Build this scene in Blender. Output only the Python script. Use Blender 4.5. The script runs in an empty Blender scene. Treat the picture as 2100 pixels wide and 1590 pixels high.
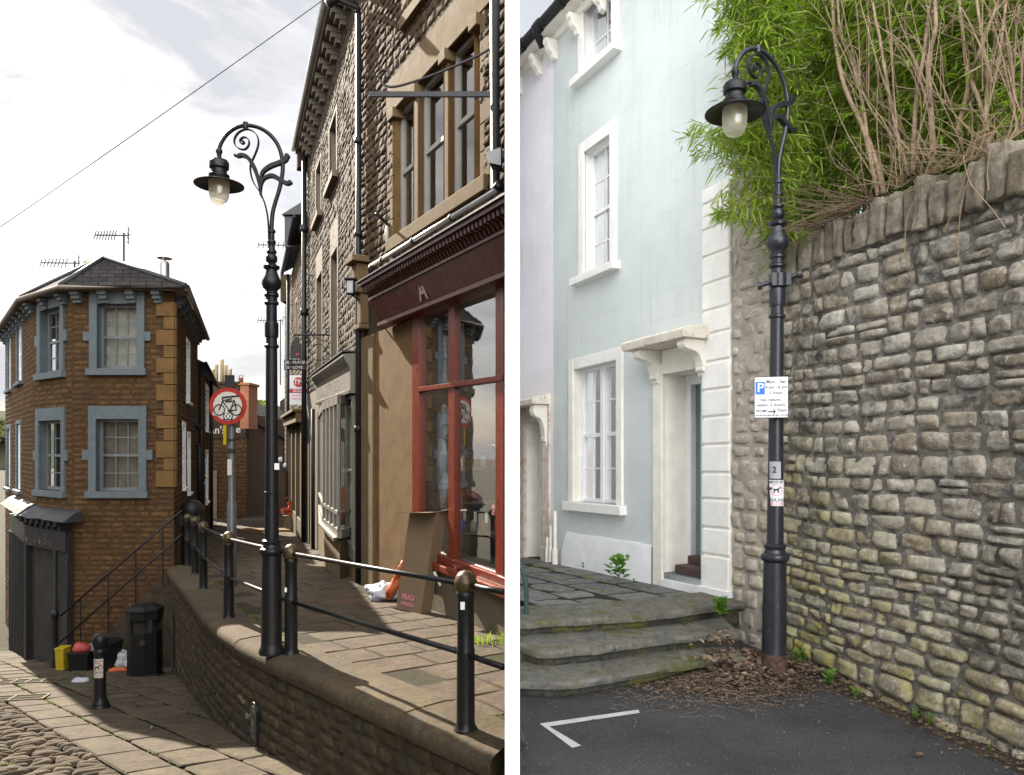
import bpy, bmesh, math, random
from mathutils import Vector, Matrix, noise
R = math.radians
SC = bpy.context.scene
COL = SC.collection
random.seed(7)
# ---------------------------------------------------------------- camera model used to lay the place out
F = 1500.0; CX = 1050.0; YH = 920.0
SUN_AZ = 39.5; SUN_EL = 34.0          # degrees left of straight ahead, above horizon

def P(px, py, Y):
    return Vector(((px - CX) / F * Y, Y, (YH - py) / F * Y))

ROOT = {}
def org(o):
    while o is not None:
        if o.name in ROOT: return ROOT[o.name]
        o = o.parent
    return Vector((0, 0, 0))

def tag(o, label=None, cat=None, group=None, kind=None):
    if label: o['label'] = label
    if cat: o['category'] = cat
    if group: o['group'] = group
    if kind: o['kind'] = kind
    return o

def thing(name, loc, label, cat, group=None, rz=0.0):
    o = bpy.data.objects.new(name, None); COL.objects.link(o)
    o.empty_display_size = 0.1
    o.location = loc; o.rotation_euler = (0, 0, rz)
    ROOT[o.name] = Vector(loc)
    return tag(o, label, cat, group)

def copy_tree(o, parent=None):
    c = o.copy(); COL.objects.link(c); c.parent = parent
    for ch in list(o.children): copy_tree(ch, c)
    return c

def nz(p, s=1.0, seed=0.0):
    return noise.noise(Vector((p[0] * s + seed, p[1] * s - seed * .7, p[2] * s + seed * .3)))

class MB:
    def __init__(s): s.v = []; s.f = []; s.r = []; s.cr = 0.5
    def add(s, vs, fs, r=None):
        b = len(s.v); s.v.extend(Vector(x) for x in vs)
        rr = s.cr if r is None else r
        for f in fs: s.f.append(tuple(b + i for i in f)); s.r.append(rr)
    def hexa(s, c):       # 8 corners: bottom 4 loop, top 4 loop
        s.add(c, [(0,3,2,1),(4,5,6,7),(0,1,5,4),(1,2,6,5),(2,3,7,6),(3,0,4,7)])
    def box(s, x0, x1, y0, y1, z0, z1):
        s.hexa([(x0,y0,z0),(x1,y0,z0),(x1,y1,z0),(x0,y1,z0),(x0,y0,z1),(x1,y0,z1),(x1,y1,z1),(x0,y1,z1)])
    def fbox(s, fc, u0, u1, v0, v1, w0, w1):
        W = fc.W
        s.hexa([W(u0,v0,w0),W(u1,v0,w0),W(u1,v0,w1),W(u0,v0,w1),W(u0,v1,w0),W(u1,v1,w0),W(u1,v1,w1),W(u0,v1,w1)])
    def quad(s, a, b, c, d): s.add([a,b,c,d], [(0,1,2,3)])
    def prism(s, poly, off):
        n = len(poly); off = Vector(off); p = [Vector(q) for q in poly]
        s.add(p + [q + off for q in p], [tuple(range(n))[::-1], tuple(range(n, 2*n))] + [(i, (i+1) % n, n+(i+1) % n, n+i) for i in range(n)])
    def tube(s, path, r, seg=8, caps=True):
        path = [Vector(p) for p in path]; n = len(path)
        rs = r if isinstance(r, (list, tuple)) else [r]*n
        t0 = (path[1]-path[0]).normalized()
        a = Vector((0,0,1)) if abs(t0.z) < .9 else Vector((1,0,0))
        nx = t0.cross(a).normalized()
        vs = []
        for i in range(n):
            t = (path[min(i+1,n-1)]-path[max(i-1,0)])
            if t.length < 1e-9: t = t0
            t = t.normalized()
            nx = (nx - t*nx.dot(t))
            if nx.length < 1e-6: nx = t.orthogonal()
            nx.normalize(); ny = t.cross(nx)
            for k in range(seg):
                an = 2*math.pi*k/seg
                vs.append(path[i] + (nx*math.cos(an)+ny*math.sin(an))*rs[i])
        fs = []
        for i in range(n-1):
            for k in range(seg):
                k2 = (k+1) % seg
                fs.append((i*seg+k, i*seg+k2, (i+1)*seg+k2, (i+1)*seg+k))
        if caps:
            fs.append(tuple(range(seg))[::-1]); fs.append(tuple((n-1)*seg+k for k in range(seg)))
        s.add(vs, fs)
    def lathe(s, c, prof, seg=20, caps=True, flute=0.0, nfl=0):
        c = Vector(c); vs = []; n = len(prof)
        for (r, z) in prof:
            for k in range(seg):
                an = 2*math.pi*k/seg
                rr = r*(1+flute*math.cos(an*nfl)) if nfl else r
                vs.append(c + Vector((rr*math.cos(an), rr*math.sin(an), z)))
        fs = []
        for i in range(n-1):
            for k in range(seg):
                k2 = (k+1) % seg
                fs.append((i*seg+k, i*seg+k2, (i+1)*seg+k2, (i+1)*seg+k))
        if caps:
            fs.append(tuple(range(seg))[::-1]); fs.append(tuple((n-1)*seg+k for k in range(seg)))
        s.add(vs, fs)
    def strap(s, path, wv, th):     # flat bar swept in the plane normal to wv
        path = [Vector(p) for p in path]; wv = Vector(wv); n = len(path)
        ths = th if isinstance(th, (list, tuple)) else [th]*n
        vs = []
        for i in range(n):
            t = (path[min(i+1,n-1)]-path[max(i-1,0)]).normalized()
            m = t.cross(wv.normalized())*ths[i]*.5
            h = wv*.5
            vs += [path[i]-h-m, path[i]+h-m, path[i]+h+m, path[i]-h+m]
        fs = [(3,2,1,0), tuple(4*(n-1)+k for k in range(4))]
        for i in range(n-1):
            for k in range(4):
                k2 = (k+1) % 4
                fs.append((i*4+k, i*4+k2, (i+1)*4+k2, (i+1)*4+k))
        s.add(vs, fs)
    def build(s, name, mat, parent=None, smooth=False, bevel=0.0, uvf=None, angle=None):
        o0 = org(parent)
        me = bpy.data.meshes.new(name)
        me.from_pydata([tuple(v-o0) for v in s.v], [], s.f)
        at = me.attributes.new('rnd', 'FLOAT', 'FACE'); at.data.foreach_set('value', s.r)
        if uvf:
            uv = me.uv_layers.new(name='UVMap')
            cache = [uvf(v) for v in s.v]
            buf = []
            for l in me.loops: buf.extend(cache[l.vertex_index])
            uv.data.foreach_set('uv', buf)
        for m in (mat if isinstance(mat, (list, tuple)) else [mat]): me.materials.append(m)
        if smooth: me.polygons.foreach_set('use_smooth', [True]*len(me.polygons))
        me.validate(); me.update()
        if angle is not None:
            try: me.set_sharp_from_angle(angle=R(angle))
            except Exception: pass
        o = bpy.data.objects.new(name, me); COL.objects.link(o); o.parent = parent
        if bevel:
            b = o.modifiers.new('Bevel', 'BEVEL'); b.width = bevel; b.segments = 2; b.limit_method = 'ANGLE'; b.angle_limit = R(40)
        return o

def fixnormals(o):
    bm = bmesh.new(); bm.from_mesh(o.data); bmesh.ops.recalc_face_normals(bm, faces=bm.faces); bm.to_mesh(o.data); bm.free()

class Fac:
    """vertical facade: u along the street, v up, w out of the wall"""
    def __init__(s, o, d, slope=0.0, side=1):
        l = math.hypot(*d); s.o = Vector((o[0], o[1])); s.d = Vector((d[0]/l, d[1]/l)); s.slope = slope
        s.n = Vector((-s.d.y, s.d.x))*side; s.holes = []
    @classmethod
    def vp(c, px0, Y0, vpx, vpy, side=1):
        d = ((vpx-CX)/F, 1.0); l = math.hypot(*d)
        return c(((px0-CX)/F*Y0, Y0), d, (YH-vpy)/F/l, side)
    def W(s, u, v, w=0.0):
        return Vector((s.o.x+s.d.x*u+s.n.x*w, s.o.y+s.d.y*u+s.n.y*w, v+s.slope*u))
    def uv(s, px, py, w=0.0):
        r = (px-CX)/F; ox = s.o.x+s.n.x*w; oy = s.o.y+s.n.y*w
        u = (r*oy-ox)/(s.d.x-r*s.d.y)
        Y = oy+s.d.y*u
        return u, (YH-py)/F*Y-s.slope*u
    def u(s, px, w=0.0): return s.uv(px, 0, w)[0]
    def depth_for(s, u, px):
        r = (px-CX)/F
        return (r*(s.o.y+s.d.y*u)-(s.o.x+s.d.x*u))/(s.n.x-r*s.n.y)
    def uvf(s, p):
        q = Vector((p.x-s.o.x, p.y-s.o.y)); u = q.dot(s.d); w = q.dot(s.n)
        return (u+w, p.z-s.slope*u)
    def mat3(s):     # text basis: right (towards viewer's right), up, out
        rt = Vector((s.d.x, s.d.y, s.slope)); up = Vector((0,0,1)); n = Vector((s.n.x, s.n.y, 0))
        if rt.cross(up).dot(n) < 0: rt = -rt
        return rt.normalized(), up, n

def minus(a, b, cuts):
    segs = [(a, b)]
    for c0, c1 in cuts:
        out = []
        for s0, s1 in segs:
            if c1 <= s0 or c0 >= s1: out.append((s0, s1)); continue
            if c0 > s0: out.append((s0, c0))
            if c1 < s1: out.append((c1, s1))
        segs = out
    return segs

def stones(mb, mp, u0, u1, v0, v1, ch=(.1,.2), ln=(.15,.4), gap=.012, h=.03, nu=4, nv=3, holes=(), rough=.008, p=4.0, jit=.1, seed=0, keep=None, nsc=9.0, tilt=0.0):
    rg = random.Random(seed); v = v0
    ts = [0.0] + [0.5-0.5*math.cos(math.pi*(i+.5)/(nu)) if False else (i+.35)/(nu-.3) for i in range(nu)][0:nu] + [1.0]
    tv = [0.0] + [(i+.35)/(nv-.3) for i in range(nv)] + [1.0]
    if 5.5 <= p < 10: ts = [0.0, .05, .18, .38, .62, .82, .95, 1.0]; tv = [0.0, .07, .28, .5, .72, .93, 1.0]
    if p >= 10: ts = [0.0, .02, .5, .98, 1.0]; tv = [0.0, .03, .5, .97, 1.0]
    ts = sorted(set(min(1.0, max(0.0, t)) for t in ts)); tv = sorted(set(min(1.0, max(0.0, t)) for t in tv))
    A = len(ts); B = len(tv)
    while v < v1-1e-4:
        c = rg.uniform(*ch)
        if v+c > v1 or v1-(v+c) < ch[0]*.5: c = v1-v
        cuts = [(a, b) for (a, b, c0, c1) in holes if min(c1, v+c)-max(c0, v) > .3*c]
        for (s0, s1) in minus(u0, u1, cuts):
            u = s0-(rg.random()*ln[0] if s0 == u0 and keep else 0)
            while u < s1-1e-4:
                l = rg.uniform(*ln)
                if u+l > s1 or s1-(u+l) < ln[0]*.5: l = s1-u
                split = [(v, v+c)]
                if c > ch[0]*1.5 and rg.random() < .18 and ch[1] > ch[0]*1.4 and rg.random() < .3: split = [(v, v+c*.5), (v+c*.5, v+c)]
                for (w0, w1) in split:
                    a0, a1, b0, b1 = u+gap/2, u+l-gap/2, w0+gap/2, w1-gap/2
                    if a1-a0 < .02 or b1-b0 < .015: continue
                    if keep and not keep(a0, a1, b0, b1): continue
                    jx = jit*min(a1-a0, (b1-b0)*1.5); jy = jit*(b1-b0)
                    q = [(a0+rg.uniform(-.2,1)*jx*.5, b0+rg.uniform(-.2,1)*jy*.5), (a1-rg.uniform(-.2,1)*jx*.5, b0+rg.uniform(-.2,1)*jy*.5),
                         (a1-rg.uniform(-.2,1)*jx*.5, b1-rg.uniform(-.2,1)*jy*.5), (a0+rg.uniform(-.2,1)*jx*.5, b1-rg.uniform(-.2,1)*jy*.5)]
                    hh = h*rg.uniform(.55, 1.15); rv = rg.random(); tu = rg.uniform(-tilt, tilt); tw = rg.uniform(-tilt, tilt); so = rg.uniform(0, 50)
                    vs = []
                    for b in tv:
                        for a in ts:
                            cx_, cy_ = 2*a-1, 2*b-1
                            # pull corners in a little for a rounded outline
                            k = 1-.08*(cx_*cx_*cy_*cy_)*min(1, jit*6)
                            aa = .5+.5*cx_*k; bb = .5+.5*cy_*k
                            x = (q[0][0]*(1-aa)+q[1][0]*aa)*(1-bb)+(q[3][0]*(1-aa)+q[2][0]*aa)*bb
                            y = (q[0][1]*(1-aa)+q[1][1]*aa)*(1-bb)+(q[3][1]*(1-aa)+q[2][1]*aa)*bb
                            edge = a in (0.0, 1.0) or b in (0.0, 1.0)
                            if edge: z = -.012
                            else:
                                z = hh*(1-abs(cx_)**p)*(1-abs(cy_)**p)+tu*cx_*hh+tw*cy_*hh
                                z += rough*noise.noise(Vector((x*nsc+so, y*nsc, so*.7)))+rough*.6*noise.noise(Vector((x*nsc*2.7, y*nsc*2.7+so, 3.0)))
                            vs.append(mp(x, y, z))
                    mb.add(vs, [(j*A+i, j*A+i+1, (j+1)*A+i+1, (j+1)*A+i) for j in range(B-1) for i in range(A-1)], rv)
                u += l
        v += c

def mortar_bed(mb, mp, u0, u1, v0, v1, w, amp, step, holes=(), sc=6.0):
    """mortar smeared between the stones: flush in places, raked out in others"""
    nu = max(1, int((u1-u0)/step)); nv = max(1, int((v1-v0)/step)); A = []
    for j in range(nv+1):
        for i in range(nu+1):
            u = u0+(u1-u0)*i/nu; v = v0+(v1-v0)*j/nv
            k = noise.noise(Vector((u*sc, v*sc, 1.7)))+.6*noise.noise(Vector((u*sc*2.9, v*sc*2.9, 9.1)))+.5*noise.noise(Vector((u*1.3, v*1.3, 4.4)))
            A.append(mp(u, v, w+amp*k))
    fs = []
    for j in range(nv):
        for i in range(nu):
            cu = u0+(u1-u0)*(i+.5)/nu; cv = v0+(v1-v0)*(j+.5)/nv
            if any(h[0] < cu < h[1] and h[2] < cv < h[3] for h in holes): continue
            a = j*(nu+1)+i; fs.append((a, a+1, a+nu+2, a+nu+1))
    mb.add(A, fs, .5)
def sheet(mb, mp, u0, u1, v0, v1, holes=(), w=0.0, du=1.0, r=.5, dv=None):
    us = {u0, u1}; vs = {v0, v1}
    for (a, b, c, d) in holes:
        us |= {min(max(a, u0), u1), min(max(b, u0), u1)}; vs |= {min(max(c, v0), v1), min(max(d, v0), v1)}
    k = max(1, int((u1-u0)/du))
    us |= {u0+(u1-u0)*i/k for i in range(k+1)}
    if dv:
        kv = max(1, int((v1-v0)/dv)); vs |= {v0+(v1-v0)*i/kv for i in range(kv+1)}
    us = sorted(us); vs = sorted(vs)
    for i in range(len(us)-1):
        for j in range(len(vs)-1):
            a, b, c, d = us[i], us[i+1], vs[j], vs[j+1]
            if b-a < 1e-6 or d-c < 1e-6: continue
            m, n = (a+b)/2, (c+d)/2
            if any(h[0] < m < h[1] and h[2] < n < h[3] for h in holes): continue
            mb.add([mp(a,c,w), mp(b,c,w), mp(b,d,w), mp(a,d,w)], [(0,1,2,3)], r)

def catmull(pts, n=8):
    pts = [Vector(p) for p in pts]; out = []
    for i in range(len(pts)-1):
        p0 = pts[max(i-1,0)]; p1 = pts[i]; p2 = pts[i+1]; p3 = pts[min(i+2, len(pts)-1)]
        for k in range(n):
            t = k/n
            out.append(.5*((2*p1)+(p2-p0)*t+(2*p0-5*p1+4*p2-p3)*t*t+(3*p1-p0-3*p2+p3)*t**3))
    out.append(pts[-1]); return out

def text(parent, name, body, pos, basis, size, mat, ext=.0015, align='CENTER', sx=1.0):
    cu = bpy.data.curves.new(name, 'FONT'); cu.body = body; cu.size = size; cu.extrude = ext; cu.align_x = align; cu.align_y = 'CENTER'; cu.space_character = 1.05; cu.offset = size*.014
    o = bpy.data.objects.new(name+'_tmp', cu); COL.objects.link(o)
    dg = bpy.context.evaluated_depsgraph_get(); dg.update()
    me = bpy.data.meshes.new_from_object(o.evaluated_get(dg))
    bpy.data.objects.remove(o); bpy.data.curves.remove(cu)
    rt, up, n = basis; o0 = org(parent)
    M = Matrix(((rt.x*sx, up.x, n.x, pos[0]-o0.x), (rt.y*sx, up.y, n.y, pos[1]-o0.y), (rt.z*sx, up.z, n.z, pos[2]-o0.z), (0,0,0,1)))
    me.transform(M); me.name = name
    me.materials.clear(); me.materials.append(mat)
    ob = bpy.data.objects.new(name, me); COL.objects.link(ob); ob.parent = parent
    return ob
FRONT = (Vector((1,0,0)), Vector((0,0,1)), Vector((0,-1,0)))

# ---------------------------------------------------------------- materials
def nt_new(name):
    m = bpy.data.materials.new(name); m.use_nodes = True
    nt = m.node_tree; nt.nodes.clear()
    out = nt.nodes.new('ShaderNodeOutputMaterial'); b = nt.nodes.new('ShaderNodeBsdfPrincipled')
    nt.links.new(b.outputs[0], out.inputs[0]); return m, nt, b, out
def nd(nt, t, **k):
    n = nt.nodes.new(t)
    for a, v in k.items(): setattr(n, a, v)
    return n
def ramp(nt, fac, stops, interp='LINEAR'):
    r = nd(nt, 'ShaderNodeValToRGB'); e = r.color_ramp.elements; r.color_ramp.interpolation = interp
    while len(e) > 1: e.remove(e[-1])
    e[0].position = stops[0][0]; e[0].color = (*stops[0][1], 1) if len(stops[0][1]) == 3 else stops[0][1]
    for p, c in stops[1:]:
        x = e.new(p); x.color = (*c, 1)
    nt.links.new(fac, r.inputs[0]); return r.outputs[0]
def mixc(nt, fac, a, b, mode='MIX'):
    m = nd(nt, 'ShaderNodeMix', data_type='RGBA', blend_type=mode)
    for sock, val in ((m.inputs[0], fac), (m.inputs[6], a), (m.inputs[7], b)):
        if isinstance(val, (int, float)): sock.default_value = val
        elif isinstance(val, tuple): sock.default_value = (*val, 1)
        else: nt.links.new(val, sock)
    return m.outputs[2]
def math_(nt, op, a, b=0.0, clamp=False):
    m = nd(nt, 'ShaderNodeMath', operation=op, use_clamp=clamp)
    for s, v in ((m.inputs[0], a), (m.inputs[1], b)):
        if isinstance(v, (int, float)): s.default_value = v
        else: nt.links.new(v, s)
    return m.outputs[0]
def nois(nt, vec, sc, det=6, rough=.6, dist=0.0):
    n = nd(nt, 'ShaderNodeTexNoise'); n.inputs['Scale'].default_value = sc; n.inputs['Detail'].default_value = det; n.inputs['Roughness'].default_value = rough; n.inputs['Distortion'].default_value = dist
    if vec is not None: nt.links.new(vec, n.inputs['Vector'])
    return n.outputs['Fac']
def bump(nt, b, hts, strength=.3, dist=.01):
    prev = None
    for h, s, d in hts:
        x = nd(nt, 'ShaderNodeBump'); x.inputs['Strength'].default_value = s; x.inputs['Distance'].default_value = d
        nt.links.new(h, x.inputs['Height'])
        if prev: nt.links.new(prev, x.inputs['Normal'])
        prev = x.outputs[0]
    nt.links.new(prev, b.inputs['Normal'])
def g3(v): return (v, v, v)

def stone_mat(name, cols, tint=.5, bumpd=.006, fine=55, rough=.92, lichen=(), coat=None):
    """cols: list of stone colours picked per stone; lichen: (colour, scale, lo, hi[, mask])"""
    m, nt, b, out = nt_new(name)
    at = nd(nt, 'ShaderNodeAttribute', attribute_name='rnd')
    tc = nd(nt, 'ShaderNodeTexCoord').outputs['Object']
    k = len(cols)
    c = ramp(nt, at.outputs['Fac'], [(i/max(1, k-1), cols[i]) for i in range(k)])
    n1 = nois(nt, tc, 3.2, 8, .65); n2 = nois(nt, tc, fine, 6, .7); n3 = nois(nt, tc, fine*.33, 6, .65, .4)
    c = mixc(nt, tint, c, ramp(nt, n1, [(.3, g3(.45)), (.7, g3(1.35))]), 'MULTIPLY')
    c = mixc(nt, tint*.9, c, ramp(nt, n3, [(.32, g3(.4)), (.62, g3(1.25))]), 'MULTIPLY')
    c = mixc(nt, .5, c, ramp(nt, n2, [(.35, g3(.6)), (.65, g3(1.3))]), 'MULTIPLY')
    for L in lichen:
        f = nois(nt, tc, L[1], 8, .72, .3)
        f = ramp(nt, f, [(L[2], g3(0)), (L[3], g3(1))])
        if len(L) > 4: f = mixc(nt, 1.0, f, L[4](nt, tc), 'MULTIPLY')
        c = mixc(nt, f, c, L[0])
    nt.links.new(c, b.inputs['Base Color']); b.inputs['Roughness'].default_value = rough; b.inputs['Specular IOR Level'].default_value = .25
    bump(nt, b, [(n3, .8, bumpd*1.6), (n2, .7, bumpd)])
    return m

def mat(name, col, rough=.6, metal=0.0, spec=.4, var=.25, scale=6.0, bumpd=.002, fine=60, col2=None, dirt=None, coat=0.0):
    m, nt, b, out = nt_new(name)
    tc = nd(nt, 'ShaderNodeTexCoord').outputs['Object']
    n1 = nois(nt, tc, scale, 8, .65); n2 = nois(nt, tc, fine, 5, .65)
    c = mixc(nt, 1.0, col, ramp(nt, n1, [(.3, g3(1-var)), (.7, g3(1+var*.6))]), 'MULTIPLY')
    if col2: c = mixc(nt, ramp(nt, nois(nt, tc, scale*1.7, 8, .7, .5), [(.5, g3(0)), (.6, g3(1))]), c, col2)
    if dirt: c = mixc(nt, ramp(nt, nois(nt, tc, dirt[1], 10, .75, .2), [(dirt[2], g3(0)), (dirt[3], g3(1))]), c, dirt[0])
    nt.links.new(c, b.inputs['Base Color'])
    b.inputs['Roughness'].default_value = rough; b.inputs['Metallic'].default_value = metal; b.inputs['Specular IOR Level'].default_value = spec
    if coat: b.inputs['Coat Weight'].default_value = coat; b.inputs['Coat Roughness'].default_value = .15
    rr = math_(nt, 'MULTIPLY_ADD', n1, .3); nt.nodes[-1].inputs[2].default_value = max(0.02, rough-.15)
    nt.links.new(rr, b.inputs['Roughness'])
    if bumpd: bump(nt, b, [(n2, .5, bumpd), (n1, .4, bumpd*3)])
    return m

def glass_mat(name, tint=(.9,.95,.95), refl=1.0):
    m, nt, b, out = nt_new(name); nt.nodes.remove(b)
    g = nd(nt, 'ShaderNodeBsdfGlossy'); g.inputs['Roughness'].default_value = .015
    t = nd(nt, 'ShaderNodeBsdfTransparent'); t.inputs[0].default_value = (*tint, 1)
    fr = nd(nt, 'ShaderNodeFresnel'); fr.inputs[0].default_value = 1.6
    tc = nd(nt, 'ShaderNodeTexCoord').outputs['Object']
    bp = nd(nt, 'ShaderNodeBump'); bp.inputs['Strength'].default_value = .15; bp.inputs['Distance'].default_value = .004
    nt.links.new(nois(nt, tc, 2.5, 2), bp.inputs['Height']); nt.links.new(bp.outputs[0], g.inputs['Normal'])
    f = math_(nt, 'MULTIPLY', fr.outputs[0], .62*refl, True)
    mx = nd(nt, 'ShaderNodeMixShader'); nt.links.new(f, mx.inputs[0]); nt.links.new(t.outputs[0], mx.inputs[1]); nt.links.new(g.outputs[0], mx.inputs[2])
    nt.links.new(mx.outputs[0], out.inputs[0]); return m

def globe_mat():
    m, nt, b, out = nt_new('frosted_globe'); nt.nodes.remove(b)
    t = nd(nt, 'ShaderNodeBsdfTranslucent'); t.inputs[0].default_value = (.9,.84,.66,1)
    d = nd(nt, 'ShaderNodeBsdfDiffuse'); d.inputs[0].default_value = (.72,.7,.6,1)
    tr = nd(nt, 'ShaderNodeBsdfTransparent'); gl = nd(nt, 'ShaderNodeBsdfGlossy'); gl.inputs['Roughness'].default_value = .12
    def mx(f, a, c):
        x = nd(nt, 'ShaderNodeMixShader'); x.inputs[0].default_value = f; nt.links.new(a, x.inputs[1]); nt.links.new(c, x.inputs[2]); return x.outputs[0]
    s = mx(.3, t.outputs[0], d.outputs[0]); s = mx(.35, s, tr.outputs[0]); s = mx(.08, s, gl.outputs[0])
    nt.links.new(s, out.inputs[0]); return m

def leaf_mat(name, cols, trans=.42):
    m, nt, b, out = nt_new(name)
    at = nd(nt, 'ShaderNodeAttribute', attribute_name='rnd')
    c = ramp(nt, at.outputs['Fac'], [(i/(len(cols)-1), cols[i]) for i in range(len(cols))])
    nt.links.new(c, b.inputs['Base Color']); b.inputs['Roughness'].default_value = .5; b.inputs['Specular IOR Level'].default_value = .3
    t = nd(nt, 'ShaderNodeBsdfTranslucent'); nt.links.new(mixc(nt, 1.0, c, (1.3,1.35,.7), 'MULTIPLY'), t.inputs[0])
    x = nd(nt, 'ShaderNodeMixShader'); x.inputs[0].default_value = trans
    nt.links.new(b.outputs[0], x.inputs[1]); nt.links.new(t.outputs[0], x.inputs[2]); nt.links.new(x.outputs[0], out.inputs[0])
    return m

def brick_uv(nt, w, h, mortar, seed_off=.5, dist=0.0):
    uv = nd(nt, 'ShaderNodeUVMap').outputs[0]
    if dist:
        n = nd(nt, 'ShaderNodeTexNoise'); n.inputs['Scale'].default_value = 3.0; nt.links.new(uv, n.inputs['Vector'])
        a = nd(nt, 'ShaderNodeVectorMath', operation='MULTIPLY_ADD'); nt.links.new(n.outputs['Color'], a.inputs[0]); a.inputs[1].default_value = (dist,dist,0); nt.links.new(uv, a.inputs[2]); uv = a.outputs[0]
    b = nd(nt, 'ShaderNodeTexBrick'); b.offset = seed_off
    b.inputs['Scale'].default_value = 1.0; b.inputs['Brick Width'].default_value = w; b.inputs['Row Height'].default_value = h; b.inputs['Mortar Size'].default_value = mortar; b.inputs['Mortar Smooth'].default_value = .1
    b.inputs['Color1'].default_value = (0,0,0,1); b.inputs['Color2'].default_value = (1,1,1,1); b.inputs['Mortar'].default_value = (.5,.5,.5,1)
    nt.links.new(uv, b.inputs['Vector']); return b

def render_wall_mat(name, col, stain=None, block=(.75,.3)):
    """painted render with scribed blocks, slight staining"""
    m, nt, b, out = nt_new(name)
    tc = nd(nt, 'ShaderNodeTexCoord').outputs['Object']
    br = brick_uv(nt, block[0], block[1], .006, .5, .01)
    n1 = nois(nt, tc, 1.1, 6, .6); n2 = nois(nt, tc, 38, 5, .65); n3 = nois(nt, tc, 7, 8, .7, .3)
    c = mixc(nt, 1.0, col, ramp(nt, n1, [(.3, (.9,.9,.9)), (.7, (1.03,1.03,1.02))]), 'MULTIPLY')
    c = mixc(nt, math_(nt, 'MULTIPLY', br.outputs['Fac'], ramp(nt, nois(nt, tc, 1.7, 3), [(.42, g3(0)), (.6, g3(.22))])), c, (col[0]*.55, col[1]*.53, col[2]*.5))
    mp = nd(nt, 'ShaderNodeMapping'); mp.inputs['Scale'].default_value = (9, 9, .5); nt.links.new(tc, mp.inputs[0])
    st = math_(nt, 'MULTIPLY', ramp(nt, nois(nt, mp.outputs[0], 1.0, 8, .7), [(.50, g3(0)), (.70, g3(.36))]), ramp(nt, nois(nt, tc, .7, 2), [(.42, g3(0)), (.58, g3(1))]))
    c = mixc(nt, st, c, stain or (col[0]*.6, col[1]*.6, col[2]*.52))
    c = mixc(nt, ramp(nt, n3, [(.68, g3(0)), (.78, g3(.25))]), c, (.55,.5,.4))
    nt.links.new(c, b.inputs['Base Color']); b.inputs['Roughness'].default_value = .75; b.inputs['Specular IOR Level'].default_value = .25
    inv = math_(nt, 'SUBTRACT', 1.0, br.outputs['Fac'])
    bump(nt, b, [(n3, .3, .006), (n2, .35, .003), (inv, .4, .004)])
    return m

def slate_mat(name, c1, c2):
    m, nt, b, out = nt_new(name)
    tc = nd(nt, 'ShaderNodeTexCoord').outputs['Object']
    br = brick_uv(nt, .28, .17, .008, .5, .01)
    c = mixc(nt, br.outputs['Color'], c1, c2)
    c = mixc(nt, .7, c, ramp(nt, nois(nt, tc, 2.5, 8, .7), [(.3, g3(.5)), (.7, g3(1.4))]), 'MULTIPLY')
    c = mixc(nt, br.outputs['Fac'], c, (c1[0]*.3, c1[1]*.3, c1[2]*.3))
    nt.links.new(c, b.inputs['Base Color']); b.inputs['Roughness'].default_value = .92; b.inputs['Specular IOR Level'].default_value = .1
    bump(nt, b, [(math_(nt, 'SUBTRACT', 1.0, br.outputs['Fac']), .8, .02), (br.outputs['Color'], .5, .01), (nois(nt, tc, 40, 5), .4, .004)])
    return m

def asphalt_mat():
    m, nt, b, out = nt_new('asphalt')
    tc = nd(nt, 'ShaderNodeTexCoord').outputs['Object']
    n1 = nois(nt, tc, 1.3, 8, .65); n2 = nois(nt, tc, 85, 4, .75); n3 = nois(nt, tc, 14, 8, .75)
    c = mixc(nt, ramp(nt, n1, [(.3, g3(0)), (.7, g3(1))]), (.030,.030,.032), (.060,.060,.060))
    c = mixc(nt, .8, c, ramp(nt, n2, [(.35, g3(.35)), (.68, g3(1.7))]), 'MULTIPLY')
    vo = nd(nt, 'ShaderNodeTexVoronoi'); vo.inputs['Scale'].default_value = 48; nt.links.new(tc, vo.inputs['Vector'])
    sp = math_(nt, 'MULTIPLY', ramp(nt, vo.outputs['Distance'], [(.10, g3(1)), (.2, g3(0))]), ramp(nt, vo.outputs['Color'], [(.62, g3(0)), (.8, g3(1))]))
    c = mixc(nt, math_(nt, 'MULTIPLY', sp, .8), c, (.30,.29,.28))
    c = mixc(nt, ramp(nt, n3, [(.62, g3(0)), (.75, g3(.55))]), c, (.11,.10,.085))
    nt.links.new(c, b.inputs['Base Color']); b.inputs['Roughness'].default_value = .85; b.inputs['Specular IOR Level'].default_value = .3
    bump(nt, b, [(n2, 1.0, .006), (vo.outputs['Distance'], .6, .006), (n1, .5, .02)])
    return m

M = {}
M['black'] = mat('black_iron', (.009,.0095,.010), .42, 0, .28, .3, 9, .0015, 70, dirt=((.16,.15,.14), 22, .72, .8))
M['black_worn'] = mat('worn_black_iron', (.016,.018,.024), .36, 0, .5, .3, 9, .0015, 70, dirt=((.34,.35,.36), 16, .66, .70))
M['rust'] = mat('rusty_iron', (.09,.045,.03), .8, 0, .3, .5, 14, .003, 60, col2=(.02,.02,.024))
M['brass'] = mat('worn_gold_paint', (.0650,.0455,.0182), .42, .35, .5, .45, 18, .001, 70)
M['pipe_black'] = mat('black_pipe', (.010,.010,.011), .5, 0, .3, .3, 5)
M['globe'] = globe_mat()
M['bulb'] = mat('bulb_glass', (.75,.68,.55), .35, 0, .4, .1)
M['white'] = mat('white_paint', (.78,.78,.76), .5, 0, .4, .12, 8, .0015, 60)
M['cream'] = mat('cream_paint', (.80,.765,.68), .65, 0, .3, .12, 5, .004, 30, dirt=((.5,.43,.33), 11, .68, .8))
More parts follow.
